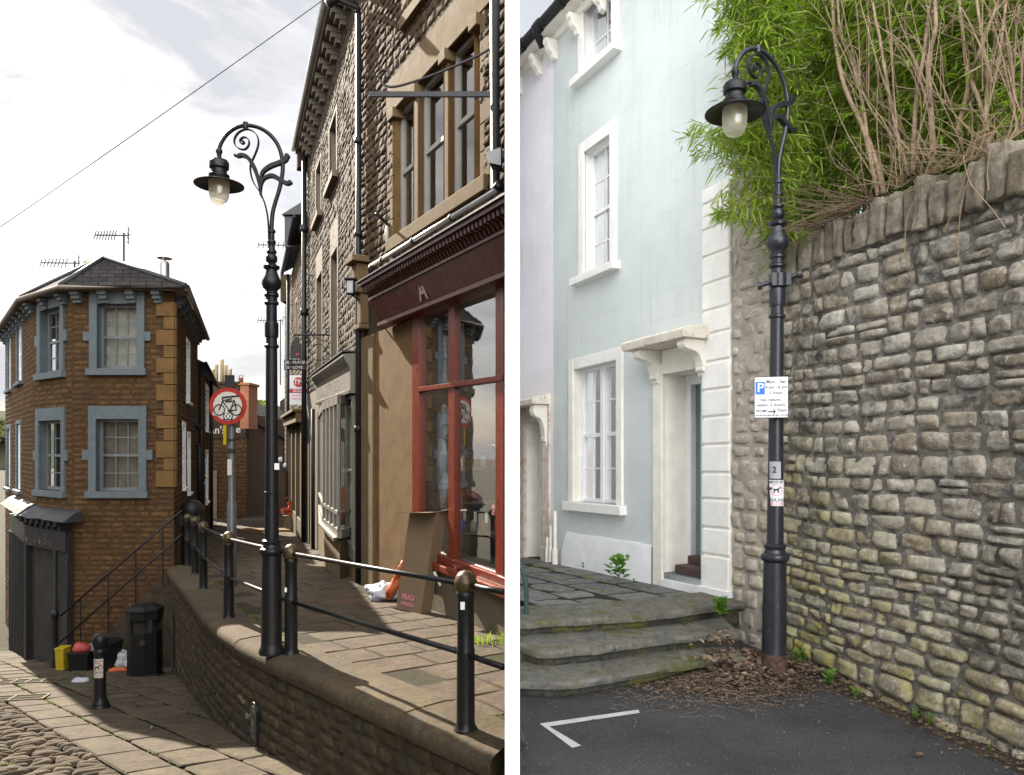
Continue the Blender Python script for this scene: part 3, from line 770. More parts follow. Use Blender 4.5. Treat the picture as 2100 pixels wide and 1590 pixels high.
# ================================================================ street lamp (both streets have the same pattern)
zs = .001447
def LZ(zx, zy): return ((zx-555)*zs, 0.0, 5.244-zy*zs)
def make_lamp(name, loc, label, iron, rz=0):
    t = thing(name, (0,0,0), label, 'street lamp', 'swan-neck street lamps')
    b = MB()
    b.lathe((0,0,0), [(.115,0),(.118,.03),(.100,.07),(.095,.10),(.092,.5),(.088,.93),(.088,.95)], 28, flute=.012, nfl=14)
    b.lathe((0,0,.93), [(.088,0),(.104,.012),(.112,.035),(.104,.06),(.085,.07),(.075,.10),(.086,.115),(.086,.135),(.066,.15)], 28)
    b.build('base', iron, t, smooth=True, angle=40)
    s = MB()
    s.lathe((0,0,1.07), [(.066,0),(.060,.6),(.052,1.72),(.048,2.28)], 24)
    for z in (1.12, 1.5, 2.88, 3.36): s.lathe((0,0,z), [(.058,0),(.066,.008),(.066,.025),(.058,.033)], 20)
    s.lathe((0,0,2.98), [(.060,0),(.063,.02),(.063,.12),(.060,.14)], 20)
    s.build('shaft', iron, t, smooth=True, angle=40)
    u = MB()
    u.lathe((0,0,3.28), [(.05,0),(.066,.015),(.066,.03),(.052,.045),(.052,.10),(.062,.115),(.052,.13),(.055,.145),(.078,.165),(.089,.20),(.089,.225),(.07,.27),(.052,.315),(.05,.335),(.072,.35),(.075,.37),(.05,.38),(.035,.40),(.05,.415),(.053,.44),(.05,.465),(.033,.485),(.045,.495),(.045,.515),(.032,.53),(.03,.575),(.04,.59),(.04,.605),(.028,.62)], 26)
    u.lathe((0,0,3.90), [(.026,0),(.026,.06),(.036,.07),(.036,.09),(.024,.1)], 20)
    u.build('urn_finial', iron, t, smooth=True, angle=40)
    a = MB()
    arm = catmull([LZ(*p) for p in [(555,930),(555,860),(561,760),(580,680),(605,600),(622,520),(628,450),(622,390),(600,320),(565,265),(515,220),(455,192),(385,183),(320,200),(265,240),(230,290),(213,335)]], 4)
    a.tube(arm, [.020 if i < 30 else .0185 for i in range(len(arm))], 12)
    x, _, z = LZ(385, 183); a.tube([(x,0,z-.045),(x,0,z+.035)], .011, 8); a.tube([(x,0,z-.028),(x,0,z+.028)], .025, 10)
    a.build('arm', iron, t, smooth=True, angle=50)
    q = MB()
    ww = (0,.034,0)
    q.strap(catmull([LZ(*p) for p in [(537,960),(536,860),(528,770),(510,690),(480,620),(440,560),(420,500),(418,440),(440,390),(462,335),(470,285),(455,240),(422,215),(385,209),(340,230),(314,270),(316,308),(342,334),(378,340),(403,318),(409,288),(396,266),(372,261),(352,276),(351,296),(366,304),(377,294),(371,284)]], 4), ww, .008)
    x, _, z = LZ(371, 290); q.tube([(x,-.02,z),(x,.02,z)], .012, 10)
    q.build('scroll', iron, t)
    lf = MB()
    def blade(pts, mx, start=.2):
        c = catmull([LZ(*p) for p in pts], 6); n = len(c)
        th = [1.35*mx*min(1, (start+(i/(n-1))*1.6))*(1.0 if i < n-3 else .75) for i in range(n)]
        lf.strap(c, (0,.046,0), th)
    blade([(486,640),(474,570),(462,515),(440,455),(405,398),(365,378),(328,388)], .026)
    blade([(482,640),(484,560),(497,492),(545,452),(605,428),(645,410),(656,385)], .030)
    blade([(484,640),(490,565),(512,527),(560,512),(612,538),(655,562),(682,552)], .028)
    x, _, z = LZ(657, 385); lf.tube([(x,-.024,z),(x,.024,z)], .024, 12)
    x, _, z = LZ(676, 556); lf.tube([(x,-.024,z),(x,.024,z)], .020, 12)
    x, _, z = LZ(319, 380); lf.tube([(x,-.022,z),(x,.022,z)], .012, 10)
    lf.tube([LZ(492,655), LZ(478,585)], .010, 8)
    lf.build('leaf_ornament', iron, t, bevel=.003)
    hx, _, hz = LZ(213, 335)
    h = MB()
    h.lathe((hx,0,hz-.10), [(.02,0),(.021,.05),(.030,.065),(.030,.085),(.018,.105)], 18)
    h.lathe((hx,0,hz-.285), [(.085,0),(.094,.02),(.094,.035),(.072,.05),(.070,.085),(.088,.10),(.090,.15),(.076,.175),(.040,.19),(.024,.20)], 26)
    h.build('lamp_cap', iron, t, smooth=True, angle=40)
    sh = MB()
    sh.lathe((hx,0,hz-.345), [(.218,-.004),(.225,-.002),(.225,.004),(.16,.028),(.10,.050),(.086,.066),(.08,.068)], 40, caps=False)
    sh.lathe((hx,0,hz-.349), [(.218,0),(.15,.022),(.09,.042),(.08,.06)], 40, caps=False)
    sh.build('lamp_shade', iron, t, smooth=True, angle=50)
    gb = MB()
    gb.lathe((hx,0,hz-.525), [(.004,0),(.035,.004),(.062,.020),(.080,.050),(.090,.090),(.094,.14),(.094,.215)], 28, caps=False)
    gb.build('globe', M['globe'], t, smooth=True)
    bb = MB(); bb.lathe((hx,0,hz-.44), [(.005,0),(.03,.012),(.034,.05),(.022,.09),(.018,.13)], 14); bb.build('bulb', M['bulb'], t, smooth=True)
    t.location = loc; t.rotation_euler = (0,0,rz)
    return t
LAMP_L = P(557, 1340, 6.9)
lampL = make_lamp('street_lamp', LAMP_L, 'black iron swan-neck street lamp standing on the raised pavement coping beside the railing', M['black'])

# ================================================================ retaining wall, coping, railing
RW = thing('retaining_wall', tuple(edge_at(ELEN*.6)[0].xy)+(-3.2,), 'curved rubble retaining wall with stone coping below the raised pavement', 'wall')
def cop_z(x, y): return gu(x, y)+.045
def mp_ret(u, v, w):
    p, d, n = edge_at(u); n = n*NS
    return Vector((p.x+n.x*w, p.y+n.y*w, cop_z(p.x, p.y)-.16+v))
mb = MB(); stones(mb, mp_ret, 0, ELEN, -2.25, 0, (.09,.18), (.14,.40), .007, .022, 3, 2, (), .014, 7, .22, 21)
mb.build('stonework', M['retain'], RW, smooth=True)
mb = MB(); mortar_bed(mb, mp_ret, 0, ELEN, -2.4, 0, .006, .010, .05); mb.build('mortar', M['retain'], RW, smooth=True)
mb = MB(); rg = random.Random(3)
u = 0.0
while u < ELEN-.05:
    l = min(rg.uniform(.8, 1.35), ELEN-u); k = max(3, int(l/.09)); vs = []; sec = [(-.40,-.10),(-.40,.0),(-.33,.012),(-.1,.014),(.02,.004),(.058,-.022),(.072,-.055),(.066,-.10),(.045,-.155),(-.05,-.165)]
    hz = rg.uniform(-.006, .006)
    for i in range(k+1):
        s = u+.006+(l-.012)*i/k; p, d, n = edge_at(s); n = n*NS; z0 = cop_z(p.x, p.y)
        sh = .985 if i in (0, k) else 1.0
        for (a, b) in sec:
            q = Vector((p.x+n.x*a, p.y+n.y*a, z0+b*sh+hz))
            q += Vector((n.x, n.y, .5))*(.009*nz(q, 7)+.012*nz(q, 2.2)); q.x = min(q.x, -.045); vs.append(q)
    m_ = len(sec)
    mb.add(vs, [(i*m_+j, i*m_+(j+1) % m_, (i+1)*m_+(j+1) % m_, (i+1)*m_+j) for i in range(k) for j in range(m_)]+[tuple(range(m_)), tuple(k*m_+j for j in range(m_))[::-1]], rg.random())
    u += l
o = mb.build('coping', M['coping'], RW, smooth=True, angle=50); fixnormals(o)
# cast iron hydrant marker let into the wall
hp = None
for k in range(len(EDGE)):
    p = EDGE[k]
    if (p.x/p.y*F+CX) > 527: hp = k*.05; break
p, d, n = edge_at(hp); n = n*NS
NB = (Vector((d.x, d.y, 0)), Vector((0,0,1)), Vector((n.x, n.y, 0)))
zc = (YH-1480)/F*p.y
def plate(mb, hw, hh, w0, w1, dz=0):
    pts = [(-hw,-hh),(hw,-hh),(hw,hh-hw)]+[(hw*math.cos(a), hh-hw+hw*math.sin(a)) for a in [R(x) for x in range(15,180,15)]]+[(-hw,hh-hw)]
    mb.prism([p+NB[0]*a+Vector((0,0,zc+b+dz))+NB[2]*w0 for a, b in pts], NB[2]*(w1-w0))
mb = MB(); plate(mb, .085, .20, -.02, .05); mb.build('iron_frame', M['black'], RW, bevel=.006)
mb = MB(); plate(mb, .062, .165, .03, .054); hpl = mb.build('iron_plate', M['galv'], RW)
text(hpl, 'plate_mark', 'H', p+Vector((0,0,zc+.07))+NB[2]*.056, NB, .1, M['sign_black']); text(hpl, 'plate_mark', '3', p+Vector((0,0,zc-.06))+NB[2]*.056, NB, .1, M['sign_black'])

posts = [(955,4.77),(597,6.9),(469,8.75),(417,11.2),(400,13.0),(385,14.3)]
RL = thing('railing', P(597, 1358, 6.9), 'black iron railing with gold ball caps along the edge of the raised pavement', 'railing')
pp = []
for px, Y in posts:
    x = (px-CX)/F*Y; z = cop_z(x, Y)+.005; pp.append(Vector((x, Y, z)))
    m = MB(); m.lathe((x,Y,z), [(.075,0),(.078,.015),(.064,.035),(.060,.06),(.058,.5),(.060,.505),(.060,.53),(.056,.54),(.055,.86),(.062,.875),(.062,.90),(.05,.915)], 22)
    q = m.build('post', M['black'], RL, smooth=True, angle=40)
    m = MB(); m.lathe((x,Y,z+.90), [(.045,0),(.066,.02),(.075,.055),(.075,.072)], 22, caps=False); m.lathe((x,Y,z+.967), [(.0755,0),(.074,.01),(.062,.045),(.038,.068),(.004,.078)], 22, caps=False)
    m.build('ball_cap', M['brass'], q, smooth=True)
p0 = pp[0]; off = Vector((1.05, -1.05*.9, 0))
ext = Vector((-.05, 4.42, cop_z(-.05, 4.42)+.005))
for h, r in ((.955, .019), (.50, .019)):
    m = MB()
    ch = [ext]+pp
    for a, b in zip(ch, ch[1:]):
        m.tube([a+Vector((0,0,h)), (a+b)/2+Vector((0,0,h-.004)), b+Vector((0,0,h))], r, 10)
    m.build('rail', M['black'], RL, smooth=True)
for (px, py, Y) in ((930,1248,4.70),(590,1225,6.83),(555,1205,6.80)):
    pass
m = MB(); q = pp[0]; m.box(q.x-.030, q.x-.002, q.y-.0605, q.y-.0585, q.z+.80, q.z+.85); m.build('sticker', M['sign_white'], RL)
m = MB(); q = pp[1]; m.box(q.x-.045, q.x-.025, q.y-.052, q.y-.045, q.z+.60, q.z+.64); m.build('sticker', M['sign_white'], RL)
# ================================================================ corner building
cA, cB, cC, cD, cE = (-14.2,20.5), (-10.2,15.6), (-8.72,14.5), (-6.70,14.5), (-8.94,20.8)
def seg(a, b, side=-1): return Fac(a, (b[0]-a[0], b[1]-a[1]), 0, side)
sAB, sBC, sCD, sDE = seg(cA,cB), seg(cB,cC), seg(cC,cD), seg(cD,cE)
def slen(a, b): return math.hypot(b[0]-a[0], b[1]-a[1])
EZ = 3.14
CBH = thing('corner_house', (-8.7,14.5,-4.4), 'two-storey orange stone corner building with blue-grey window surrounds and hipped slate roof', 'building')
def U2(f, *px): return [f.u(p) for p in px]
def win_px(house, fc, xl, xr, yt, yb, **k):
    a = fc.uv(xl, yt); b = fc.uv(xr, yb); c = fc.uv(xl, yb); d = fc.uv(xr, yt)
    u0, u1 = min(a[0], b[0]), max(a[0], b[0])
    return window_unit(house, fc, u0, u1, (b[1]+c[1])/2, (a[1]+d[1])/2, **k)
sur = (.155, 'grey_paint', .05, .27)
v_ = lambda f, x, y: f.uv(x, y)[1]
for (f, xl, xr, yt, yb, ey, blind, topx) in ((sCD, 201, 282, 624, 757, (681,700), 'blind', .30), (sCD, 199, 286, 860, 1008, (923,944), 'curtain', .26),
                                   (sBC, 86, 127, 634, 765, (683,706), 'blind', .33), (sBC, 83, 129, 863, 1006, (924,945), None, .26)):
    ya, yb_ = v_(f, (xl+xr)/2, ey[1]), v_(f, (xl+xr)/2, ey[0])
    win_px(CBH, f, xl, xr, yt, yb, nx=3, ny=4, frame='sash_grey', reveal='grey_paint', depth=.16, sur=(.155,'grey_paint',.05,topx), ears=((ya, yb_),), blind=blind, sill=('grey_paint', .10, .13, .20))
for (xl, xr, yt, yb) in ((36,47,662,785), (17,24,690,800), (35,44,870,1005), (16,23,880,1000)):
    win_px(CBH, sAB, xl, xr, yt, yb, nx=2, ny=4, frame='sash', depth=.08, sur=(.10,'grey_paint',.03), sill=('grey_paint',.1,.08,.12))
for (xl, xr, yt, yb) in ((382,388,705,825), (374,379,873,1000), (384,389,893,1010)):
    win_px(CBH, sDE, xl, xr, yt, yb, nx=2, ny=2, frame='sash', depth=.06, sur=(.09,'white',.02), sill=('white',.08,.06,.1))
# quoin stones of the front corner
mb = MB(); zq = -2.4; k = 0
for (ya, yb, wide) in ((1000,965,1),(965,940,0),(940,905,1),(905,880,0),(880,853,1),(853,823,0),(823,790,1),(790,766,0),(766,735,1),(735,710,0),(710,677,1),(677,650,0),(650,620,1)):
    va, vb = v_(sCD, 345, ya), v_(sCD, 345, yb)
    ul = slen(cC,cD)-(.34 if wide else .19)
    mb.cr = random.random(); mb.fbox(sCD, ul, slen(cC,cD)+.02, va+.008, vb-.004, -.02, .045)
    mb.fbox(sDE, -.02, .20 if wide else .34, va+.008, vb-.004, -.02, .045)
mb.build('quoin_stones', M['panel'], CBH, bevel=.01)
# walls
dz0 = -4.9
doorx = (71, 126)
for f, a, b, nm, sd in ((sAB,cA,cB,'wall',51),(sBC,cB,cC,'wall',52),(sCD,cC,cD,'wall',53),(sDE,cD,cE,'wall',54)):
    L = slen(a, b)
    mb = MB(); stones(mb, f.W, 0, L, dz0, EZ, (.085,.135), (.16,.42), .007, .012, 3, 2, f.holes, .006, 5, .10, sd, nsc=6)
    w_ = mb.build(nm, M['orange_st'], CBH, smooth=True)
    mb = MB(); sheet(mb, f.W, -.002, L+.002, dz0, EZ+.05, f.holes, .002, 2); mb.build('mortar', M['mortar_d'], w_)
# corbels, eaves gutter, roof
def corbels(fn, us, mt, house, *a):
    for u in us: m_ = MB(); corbel(m_, fn, u, *a); m_.build('corbel', M[mt], house, bevel=.008)
def corbel(mb, f, u, ztop, w=.085, d=.20, h=.25):
    mb.fbox(f, u-w, u+w, ztop-h*.42, ztop, .0, d); mb.fbox(f, u-w*.94, u+w*.94, ztop-h*.72, ztop-h*.42-.002, .0, d*.75); mb.fbox(f, u-w*.88, u+w*.88, ztop-h, ztop-h*.72-.002, .0, d*.45)
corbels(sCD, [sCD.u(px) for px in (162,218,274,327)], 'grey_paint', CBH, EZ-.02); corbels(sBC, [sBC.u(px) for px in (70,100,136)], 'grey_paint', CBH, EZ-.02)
corbels(sAB, [.4+k*.78 for k in range(8)], 'grey_paint', CBH, EZ-.02); corbels(sDE, [.5+k*.8 for k in range(8)], 'grey_paint', CBH, EZ-.02)
def offp(i):
    pts = [cA,cB,cC,cD,cE]; fs = [sAB,sBC,sCD,sDE]
    p = Vector(pts[i]); n = Vector((0,0))
    ns = [fs[j].n for j in (i-1, i) if 0 <= j < 4]
    n = sum(ns, Vector((0,0))); n.normalize(); c = n.dot(ns[0])
    return p+n*(.27/c)
ov = [Vector((*offp(i), EZ+.02)) for i in range(5)]
apx = P(213, 530, 15.2); apx2 = Vector((-11.4, 23.0, apx.z-.1))
rf = MB()
tri = [(ov[2],ov[3],apx), (ov[1],ov[2],apx)]
def roofuv(p): return (p.x*.9+p.y*.45, p.z*1.55)
for a, b, c in tri: rf.add([a,b,c], [(0,1,2)])
rf.quad(ov[0],ov[1],apx,apx2); rf.quad(ov[3],ov[4],apx2,apx); rf.add([ov[4],ov[0],apx2],[(0,1,2)])
roof = rf.build('roof', M['slate'], CBH, uvf=roofuv)
m = MB()
for a in (ov[2],ov[3],ov[1]): m.tube([a+(apx-a)*.02, apx+Vector((0,0,.02))], .055, 6)
m.tube([apx, apx2], .05, 6); m.build('hip_tiles', M['lead'], roof, smooth=True)
m = MB(); m.tube([Vector((p.x,p.y,EZ-.01)) for p in ov], .06, 8); m.build('gutter', M['pipe_black'] if False else M['corbel'], CBH, smooth=True)
m = MB(); m.quad(*[Vector((p.x,p.y,EZ-.03)) for p in (ov[0],ov[1],ov[2],ov[3])]); m.quad(*[Vector((p.x,p.y,EZ-.035)) for p in (ov[0],ov[3],ov[4],Vector((cE[0]-4,cE[1],0)))]); m.build('soffit', M['wood'], CBH)
# flue and pot standing on the roof
fl = P(338, 575, 16.8); m = MB(); m.lathe((fl.x, fl.y, fl.z-.6), [(.095,0),(.095,.55),(.105,.56),(.105,.60),(.098,.61),(.098,.98),(.08,1.02)], 16); m.lathe((fl.x,fl.y,fl.z+.46), [(.02,-.1),(.02,.02),(.15,.03),(.17,.04),(.03,.08)], 16)
m.build('steel_flue', M['steel'], CBH, smooth=True, angle=40)
cp = P(185, 560, 17.5); m = MB(); m.lathe((cp.x,cp.y,cp.z-.3), [(.13,0),(.12,.5),(.15,.52),(.15,.57),(.11,.58)], 14); m.build('chimney_pot', M['pot_buff'], CBH, smooth=True)
# side downpipes and gutter elbow
x = sDE
def dp(px, y0, y1, Y, r=.05):
    a = P(px, y0, Y); b = P(px, y1, Y); return gutter_pipe([a, b], r, M['pipe_black'], CBH)
m = MB(); g0 = P(405, 676, 20.3); m.tube([g0, P(406,697,20.3), P(396,702,20.3), P(394,710,20.3), P(395,752,20.2), P(403,762,20.2)], .05, 8); m.build('downpipe', M['pipe_black'], CBH, smooth=True)
# corner shop front in dark timber
m = MB()
uB = 0.0; LBC = slen(cB, cC)
v_bot = -4.75; vf0, vf1 = v_(sBC, 100, 1122), v_(sBC, 100, 1082); vtop = v_(sBC, 110, 1052)
u_a, u_b = sBC.u(70), sBC.u(127)
m.fbox(sBC, -.05, u_a, v_bot, vf0, .0, .12); m.fbox(sBC, u_b, LBC+.05, v_bot, vf0, .0, .12)
m.fbox(sBC, -.05, LBC+.05, vf0+.002, vf1, .0, .16)
m.fbox(sBC, u_a-.08, u_a+.02, v_bot, vf0-.002, .12, .17); m.fbox(sBC, u_b-.02, u_b+.10, v_bot, vf0-.002, .12, .17)
m.fbox(sAB, 2.6, slen(cA,cB)+.03, v_bot-.6, vf1, .0, .12)
for k in range(10): m.fbox(sAB, 2.75+k*.36, 2.80+k*.36, v_bot-.3, vf0, .12, .15)
shopf = m.build('shopfront', M['shop_dark'], CBH, bevel=.01)
m = MB(); m.fbox(sBC, u_a+.03, u_b-.03, v_bot, vf0-.01, -.02, .02); m.fbox(sBC, u_a+.12, u_b-.12, v_bot+1.1, vf0-.25, .02, .035); m.fbox(sBC, u_a+.12, u_b-.12, v_bot+.35, v_bot+.95, .02, .035); dr = m.build('door', M['void'], CBH)
m = MB(); a = sBC.W(u_a+.12, v_bot+1.25, .05); m.tube([a, a+Vector((0,0,.14))], .012, 8); m.build('handle', M['brass'], dr)
# lead hood over the fascia, sagging
m = MB(); n_ = 14
def hood(f, ua, ub, z, d, seg_=12, seed=0):
    vs = []
    for i in range(seg_+1):
        u = ua+(ub-ua)*i/seg_; s = .035*nz((u*2.3, seed, 0), 1.0)
        for (w_, dz) in ((-.02,.17),(.12,.12),(d*.75,.02),(d,-.04),(d-.015,-.06),(d*.7,-.05),(.0,-.06)):
            vs.append(f.W(u, z+dz+s, w_))
    k = 7
    m.add(vs, [(i*k+j, i*k+j+1, (i+1)*k+j+1, (i+1)*k+j) for i in range(seg_) for j in range(k-1)]+[tuple(range(k)), tuple(seg_*k+j for j in range(k))])
hood(sBC, -.15, LBC+.42, vtop-.05, .34, 14, 1); hood(sAB, 2.4, slen(cA,cB)+.18, vtop-.02, .32, 14, 2)
o = m.build('hood', M['lead'], shopf, smooth=True, angle=40); fixnormals(o)
m = MB()
for k in range(7): corbel(m, sBC, .1+k*.28, vtop-.10, .05, .30, .26)
m.build('hood_bracket', M['shop_dark'], shopf)
bs = sBC.mat3(); cols = ['dim_blue','dim_cream','dim_red','dim_blue','dim_red','dim_blue','dim_cream','dim_red','dim_blue','dim_red']
word = 'Bonjana Chai'; xs_ = 66
i_ = 0
for k, chh in enumerate(word):
    if chh == ' ': continue
    text(shopf, 'fascia_letter', chh, sBC.W(sBC.u(66+k*5.6), (vf0+vf1)/2-.06, .165), bs, .17, M[cols[i_ % len(cols)]]); i_ += 1

# TV aerials
def aerial(base, mast, ang, label, n=8, L=1.15):
    t = thing('tv_aerial', base, label, 'aerial', 'television aerials on the roofs')
    b = Vector(base); top = b+Vector((0,0,mast)); m = MB()
    m.tube([b, top], .022, 6); m.build('mast', M['shop_dark'], t)
    d = Vector((math.cos(ang), math.sin(ang), 0)); c = Vector((-d.y, d.x, 0)); m = MB()
    s0 = top-Vector((0,0,.06)); m.tube([s0+d*.12, s0-d*L], .016, 6)
    for k in range(n):
        q = s0-d*(.2+k*(L-.2)/(n-1)); h = .13-.002*k
        m.tube([q-Vector((0,0,h))-c*.06, q+Vector((0,0,h))+c*.06], .011, 5)
    for k in (-1, 1):
        for j in range(4): m.tube([s0+d*(.08+j*.01)+c*.05*k+Vector((0,0,-.16+j*.1)), s0+d*(.1+j*.01)-c*.08*k+Vector((0,0,-.16+j*.1))], .006, 5)
    m.tube([s0+d*.1+Vector((0,0,-.2)), s0+d*.1+Vector((0,0,.2))], .012, 5)
    m.build('yagi_head', M['shop_dark'], t)
    return t
b = P(254, 550, 17.2); aerial((b.x,b.y,b.z-.2), P(0,478,17.2).z-b.z+.2, .05, 'tall thin TV aerial on the slate roof left of the steel flue', 8, .66)
b = P(153, 560, 18.0); aerial((b.x,b.y,b.z-.2), P(0,535,18.0).z-b.z+.2, .05, 'lower TV aerial at the left slope of the slate roof', 8, .80)

# ---------------------------------------------------------------- row behind it along the alley
ROWH = thing('alley_cottage', (-9.2,21,-2.7), 'lower orange stone cottage beyond the corner building on the left of the alley', 'building')
sE = Fac(cE, (515-CX, F), 0, -1)
Lr = 9.0; ezr = P(405, 745, 20.8).z
for (xl, xr, yt, yb) in ((421,427,795,885), (421,426,928,1030), (412,415,905,990)):
    win_px(ROWH, sE, xl, xr, yt, yb, nx=1, ny=2, frame='sash', depth=.05, sur=(.09,'white',.02), sill=('white',.08,.05,.1))
mb = MB(); stones(mb, sE.W, .02, Lr, -4.5, ezr, (.13,.2), (.25,.5), .012, .018, 2, 2, sE.holes, .006, 5, .1, 61); mb.build('wall', M['orange_st'], ROWH, smooth=True)
mb = MB(); sheet(mb, sE.W, .02, Lr, -4.5, ezr, sE.holes, .002, 3); e1 = sE.W(Lr,0); mb.quad((e1.x,e1.y,-4.5),(e1.x-4,e1.y,-4.5),(e1.x-4,e1.y,ezr),(e1.x,e1.y,ezr)); mb.build('mortar', M['mortar_d'], ROWH)
mb = MB(); a = sE.W(-.1, ezr, .22); b_ = sE.W(Lr+.2, ezr, .22); mb.quad(a, b_, b_+Vector((-3.2,.0,1.5)), a+Vector((-3.2,.0,1.5))); mb.build('roof', M['slate'], ROWH, uvf=lambda p: (p.y, p.x*1.2))
mb = MB(); mb.tube([a, b_], .05, 8); mb.build('gutter', M['pipe_black'], ROWH, smooth=True)
mb = MB()
q = sE.W(.05, 0, .1); mb.tube([(q.x,q.y,ezr), (q.x,q.y,-3)], .07, 8); mb.build('downpipe', M['pipe_black'], ROWH, smooth=True); mb = MB(); q = sE.W(5.6, 0, .1); mb.tube([(q.x,q.y,ezr), (q.x,q.y,-3)], .05, 8)
mb.build('downpipe', M['pipe_black'], ROWH, smooth=True)
mb = MB(); q = sDE.W(5.7, 0, .12); a = P(394,838,q.y); mb.tube([a, P(402,868,q.y), P(410,880,q.y)], .08, 8); mb.tube([P(397,913,q.y), P(409,916,q.y), P(409,1060,q.y)], .06, 8); mb.build('soil_pipe', M['pipe_black'], CBH, smooth=True)

# ---------------------------------------------------------------- far end of the alley
YF = 33.0
FAR = thing('gable_house', P(470, 1080, YF), 'far stone gable end with painted sign band and tall chimney stacks closing the alley', 'building')
ff = Fac((P(400,0,YF).x, YF), (1,0), 0, -1)
mb = MB(); x1 = P(506,0,YF).x-ff.o.x
zt = P(0,792,YF).z
stones(mb, ff.W, 0, x1, -5, zt, (.14,.24), (.25,.6), .014, .02, 2, 2, (), .006, 4, .12, 71); mb.build('wall', M['orange_st'], FAR, smooth=True)
mb = MB(); sheet(mb, ff.W, 0, x1, -5, zt, (), .002, 3); pr_ = ff.W(x1,0); mb.quad((pr_.x,YF,-5),(pr_.x-2.3,YF+6,-5),(pr_.x-2.3,YF+6,zt),(pr_.x,YF,zt)); mb.build('mortar', M['mortar_d'], FAR)
def chim(px0, px1, y0, y1, mt, dep, nm):
    a = P(px0,y1,YF); b = P(px1,y0,YF); m = MB(); m.box(a.x,b.x,YF-.06,YF+dep,a.z,b.z-.12); m.box(a.x-.07,b.x+.07,YF-.13,YF+dep+.07,b.z-.118,b.z); return m.build(nm, mt, FAR, bevel=.015)
ch1 = chim(430,492,783,900,M['mortar_w'],1.2,'chimney'); ch2 = chim(493,511,785,880,M['terracotta'],1.1,'chimney')
m = MB()
for px, yt, c in ((437,757,.5),(444,747,.5),(455,737,.5),(463,748,.5),(472,756,.5)):
    a = P(px, 784, YF+.4); h = P(px, yt, YF+.4).z-a.z; m.lathe(a, [(.085,0),(.075,h*.85),(.09,h*.88),(.09,h*.97),(.07,h)], 12)
m.build('chimney_pots', M['pot_buff'], ch1, smooth=True)
m = MB(); a = P(494,786,YF+.4); m.lathe(a, [(.11,0),(.10,.22),(.12,.24)], 12); m.tube([P(490,776,YF+.4),P(491,771,YF+.4),P(494,769,YF+.4),P(498,771,YF+.4),P(498,777,YF+.4)], .02, 6); m.build('chimney_pots', M['terracotta'], ch2, smooth=True)
bf = (Vector((1,0,0)), Vector((0,0,1)), Vector((0,-1,0)))
m = MB(); a = P(424,898,YF); b = P(504,868,YF); m.box(a.x,b.x,YF-.05,YF-.04,a.z,b.z); bandp = m.build('painted_band', M['shop_dark'], FAR)
text(bandp, 'painted_word', "an's", P(447,883,YF-.06), bf, .46, M['sign_cream']); text(bandp, 'painted_word', "ue", P(483,881,YF-.06), bf, .46, M['sign_cream'])
m = MB(); a = P(438,1078,YF); b = P(446,965,YF); m.box(a.x,b.x,YF-.06,YF-.03,a.z,b.z); m.build('door', M['wood'], FAR)

# long low house with slate roof right of it
LOW = thing('slate_roofed_house', P(560, 1085, 40), 'dim stone house under a long sloping slate roof at the end of the alley', 'building')
a0, a1 = P(500,855,36), P(650,925,46)
mb = MB(); fl_ = Fac((P(506,0,35.5).x,35.5), (P(640,0,47).x-P(506,0,35.5).x, 11.5), 0, -1)
Ll = 13.0
zt0 = P(0,848,35.5).z
mb.add([fl_.W(0,-5), fl_.W(Ll,-5), fl_.W(Ll, zt0-.2), fl_.W(0,zt0)], [(0,1,2,3)])
mb.build('wall', M['orange_st'], LOW)
mb = MB()
for u in (3.2, 5.6, 8.0): mb.fbox(fl_, u, u+.45, -1.4, .1, .01, .04); mb.fbox(fl_, u, u+.45, 0.4, 1.5, .01, .04)
mb.build('window', M['void'], LOW)
mb = MB()
r0 = P(511,848,36); r1 = P(640,925,46); r2 = P(640,890,50); r3 = P(511,822,40)
mb.quad(P(505,858,35.2), P(640,928,46), P(640,868,52), P(505,820,39)); mb.build('roof', M['slate'], LOW, uvf=lambda p: (p.y*.7+p.x*.5, p.z*2))
mb = MB()
for t_ in (.2,.4,.6): 
    q = P(520+t_*90, 868+t_*30, 38+t_*8); mb.box(q.x-.3,q.x+.3,q.y-.1,q.y+.25,q.z-.1,q.z+.18)
mb.build('skylight', M['galv'], LOW)
# timber-boarded gable further right with light verge
mb = MB(); q = [P(574,822,48), P(600,802,48), P(640,790,48), P(640,900,48), P(574,900,48)]
BRN = thing('distant_barn', P(600,900,48), 'distant grey gable roof with a pale verge below the wooded hill', 'building')
mb.prism(q, (0,6,0)); mb.build('body', M['slate'], BRN, uvf=lambda p: (p.x, p.z))
mb = MB(); mb.tube([P(572,823,47.9), P(601,801,47.9)], .08, 6); mb.build('verge', M['white'], BRN)

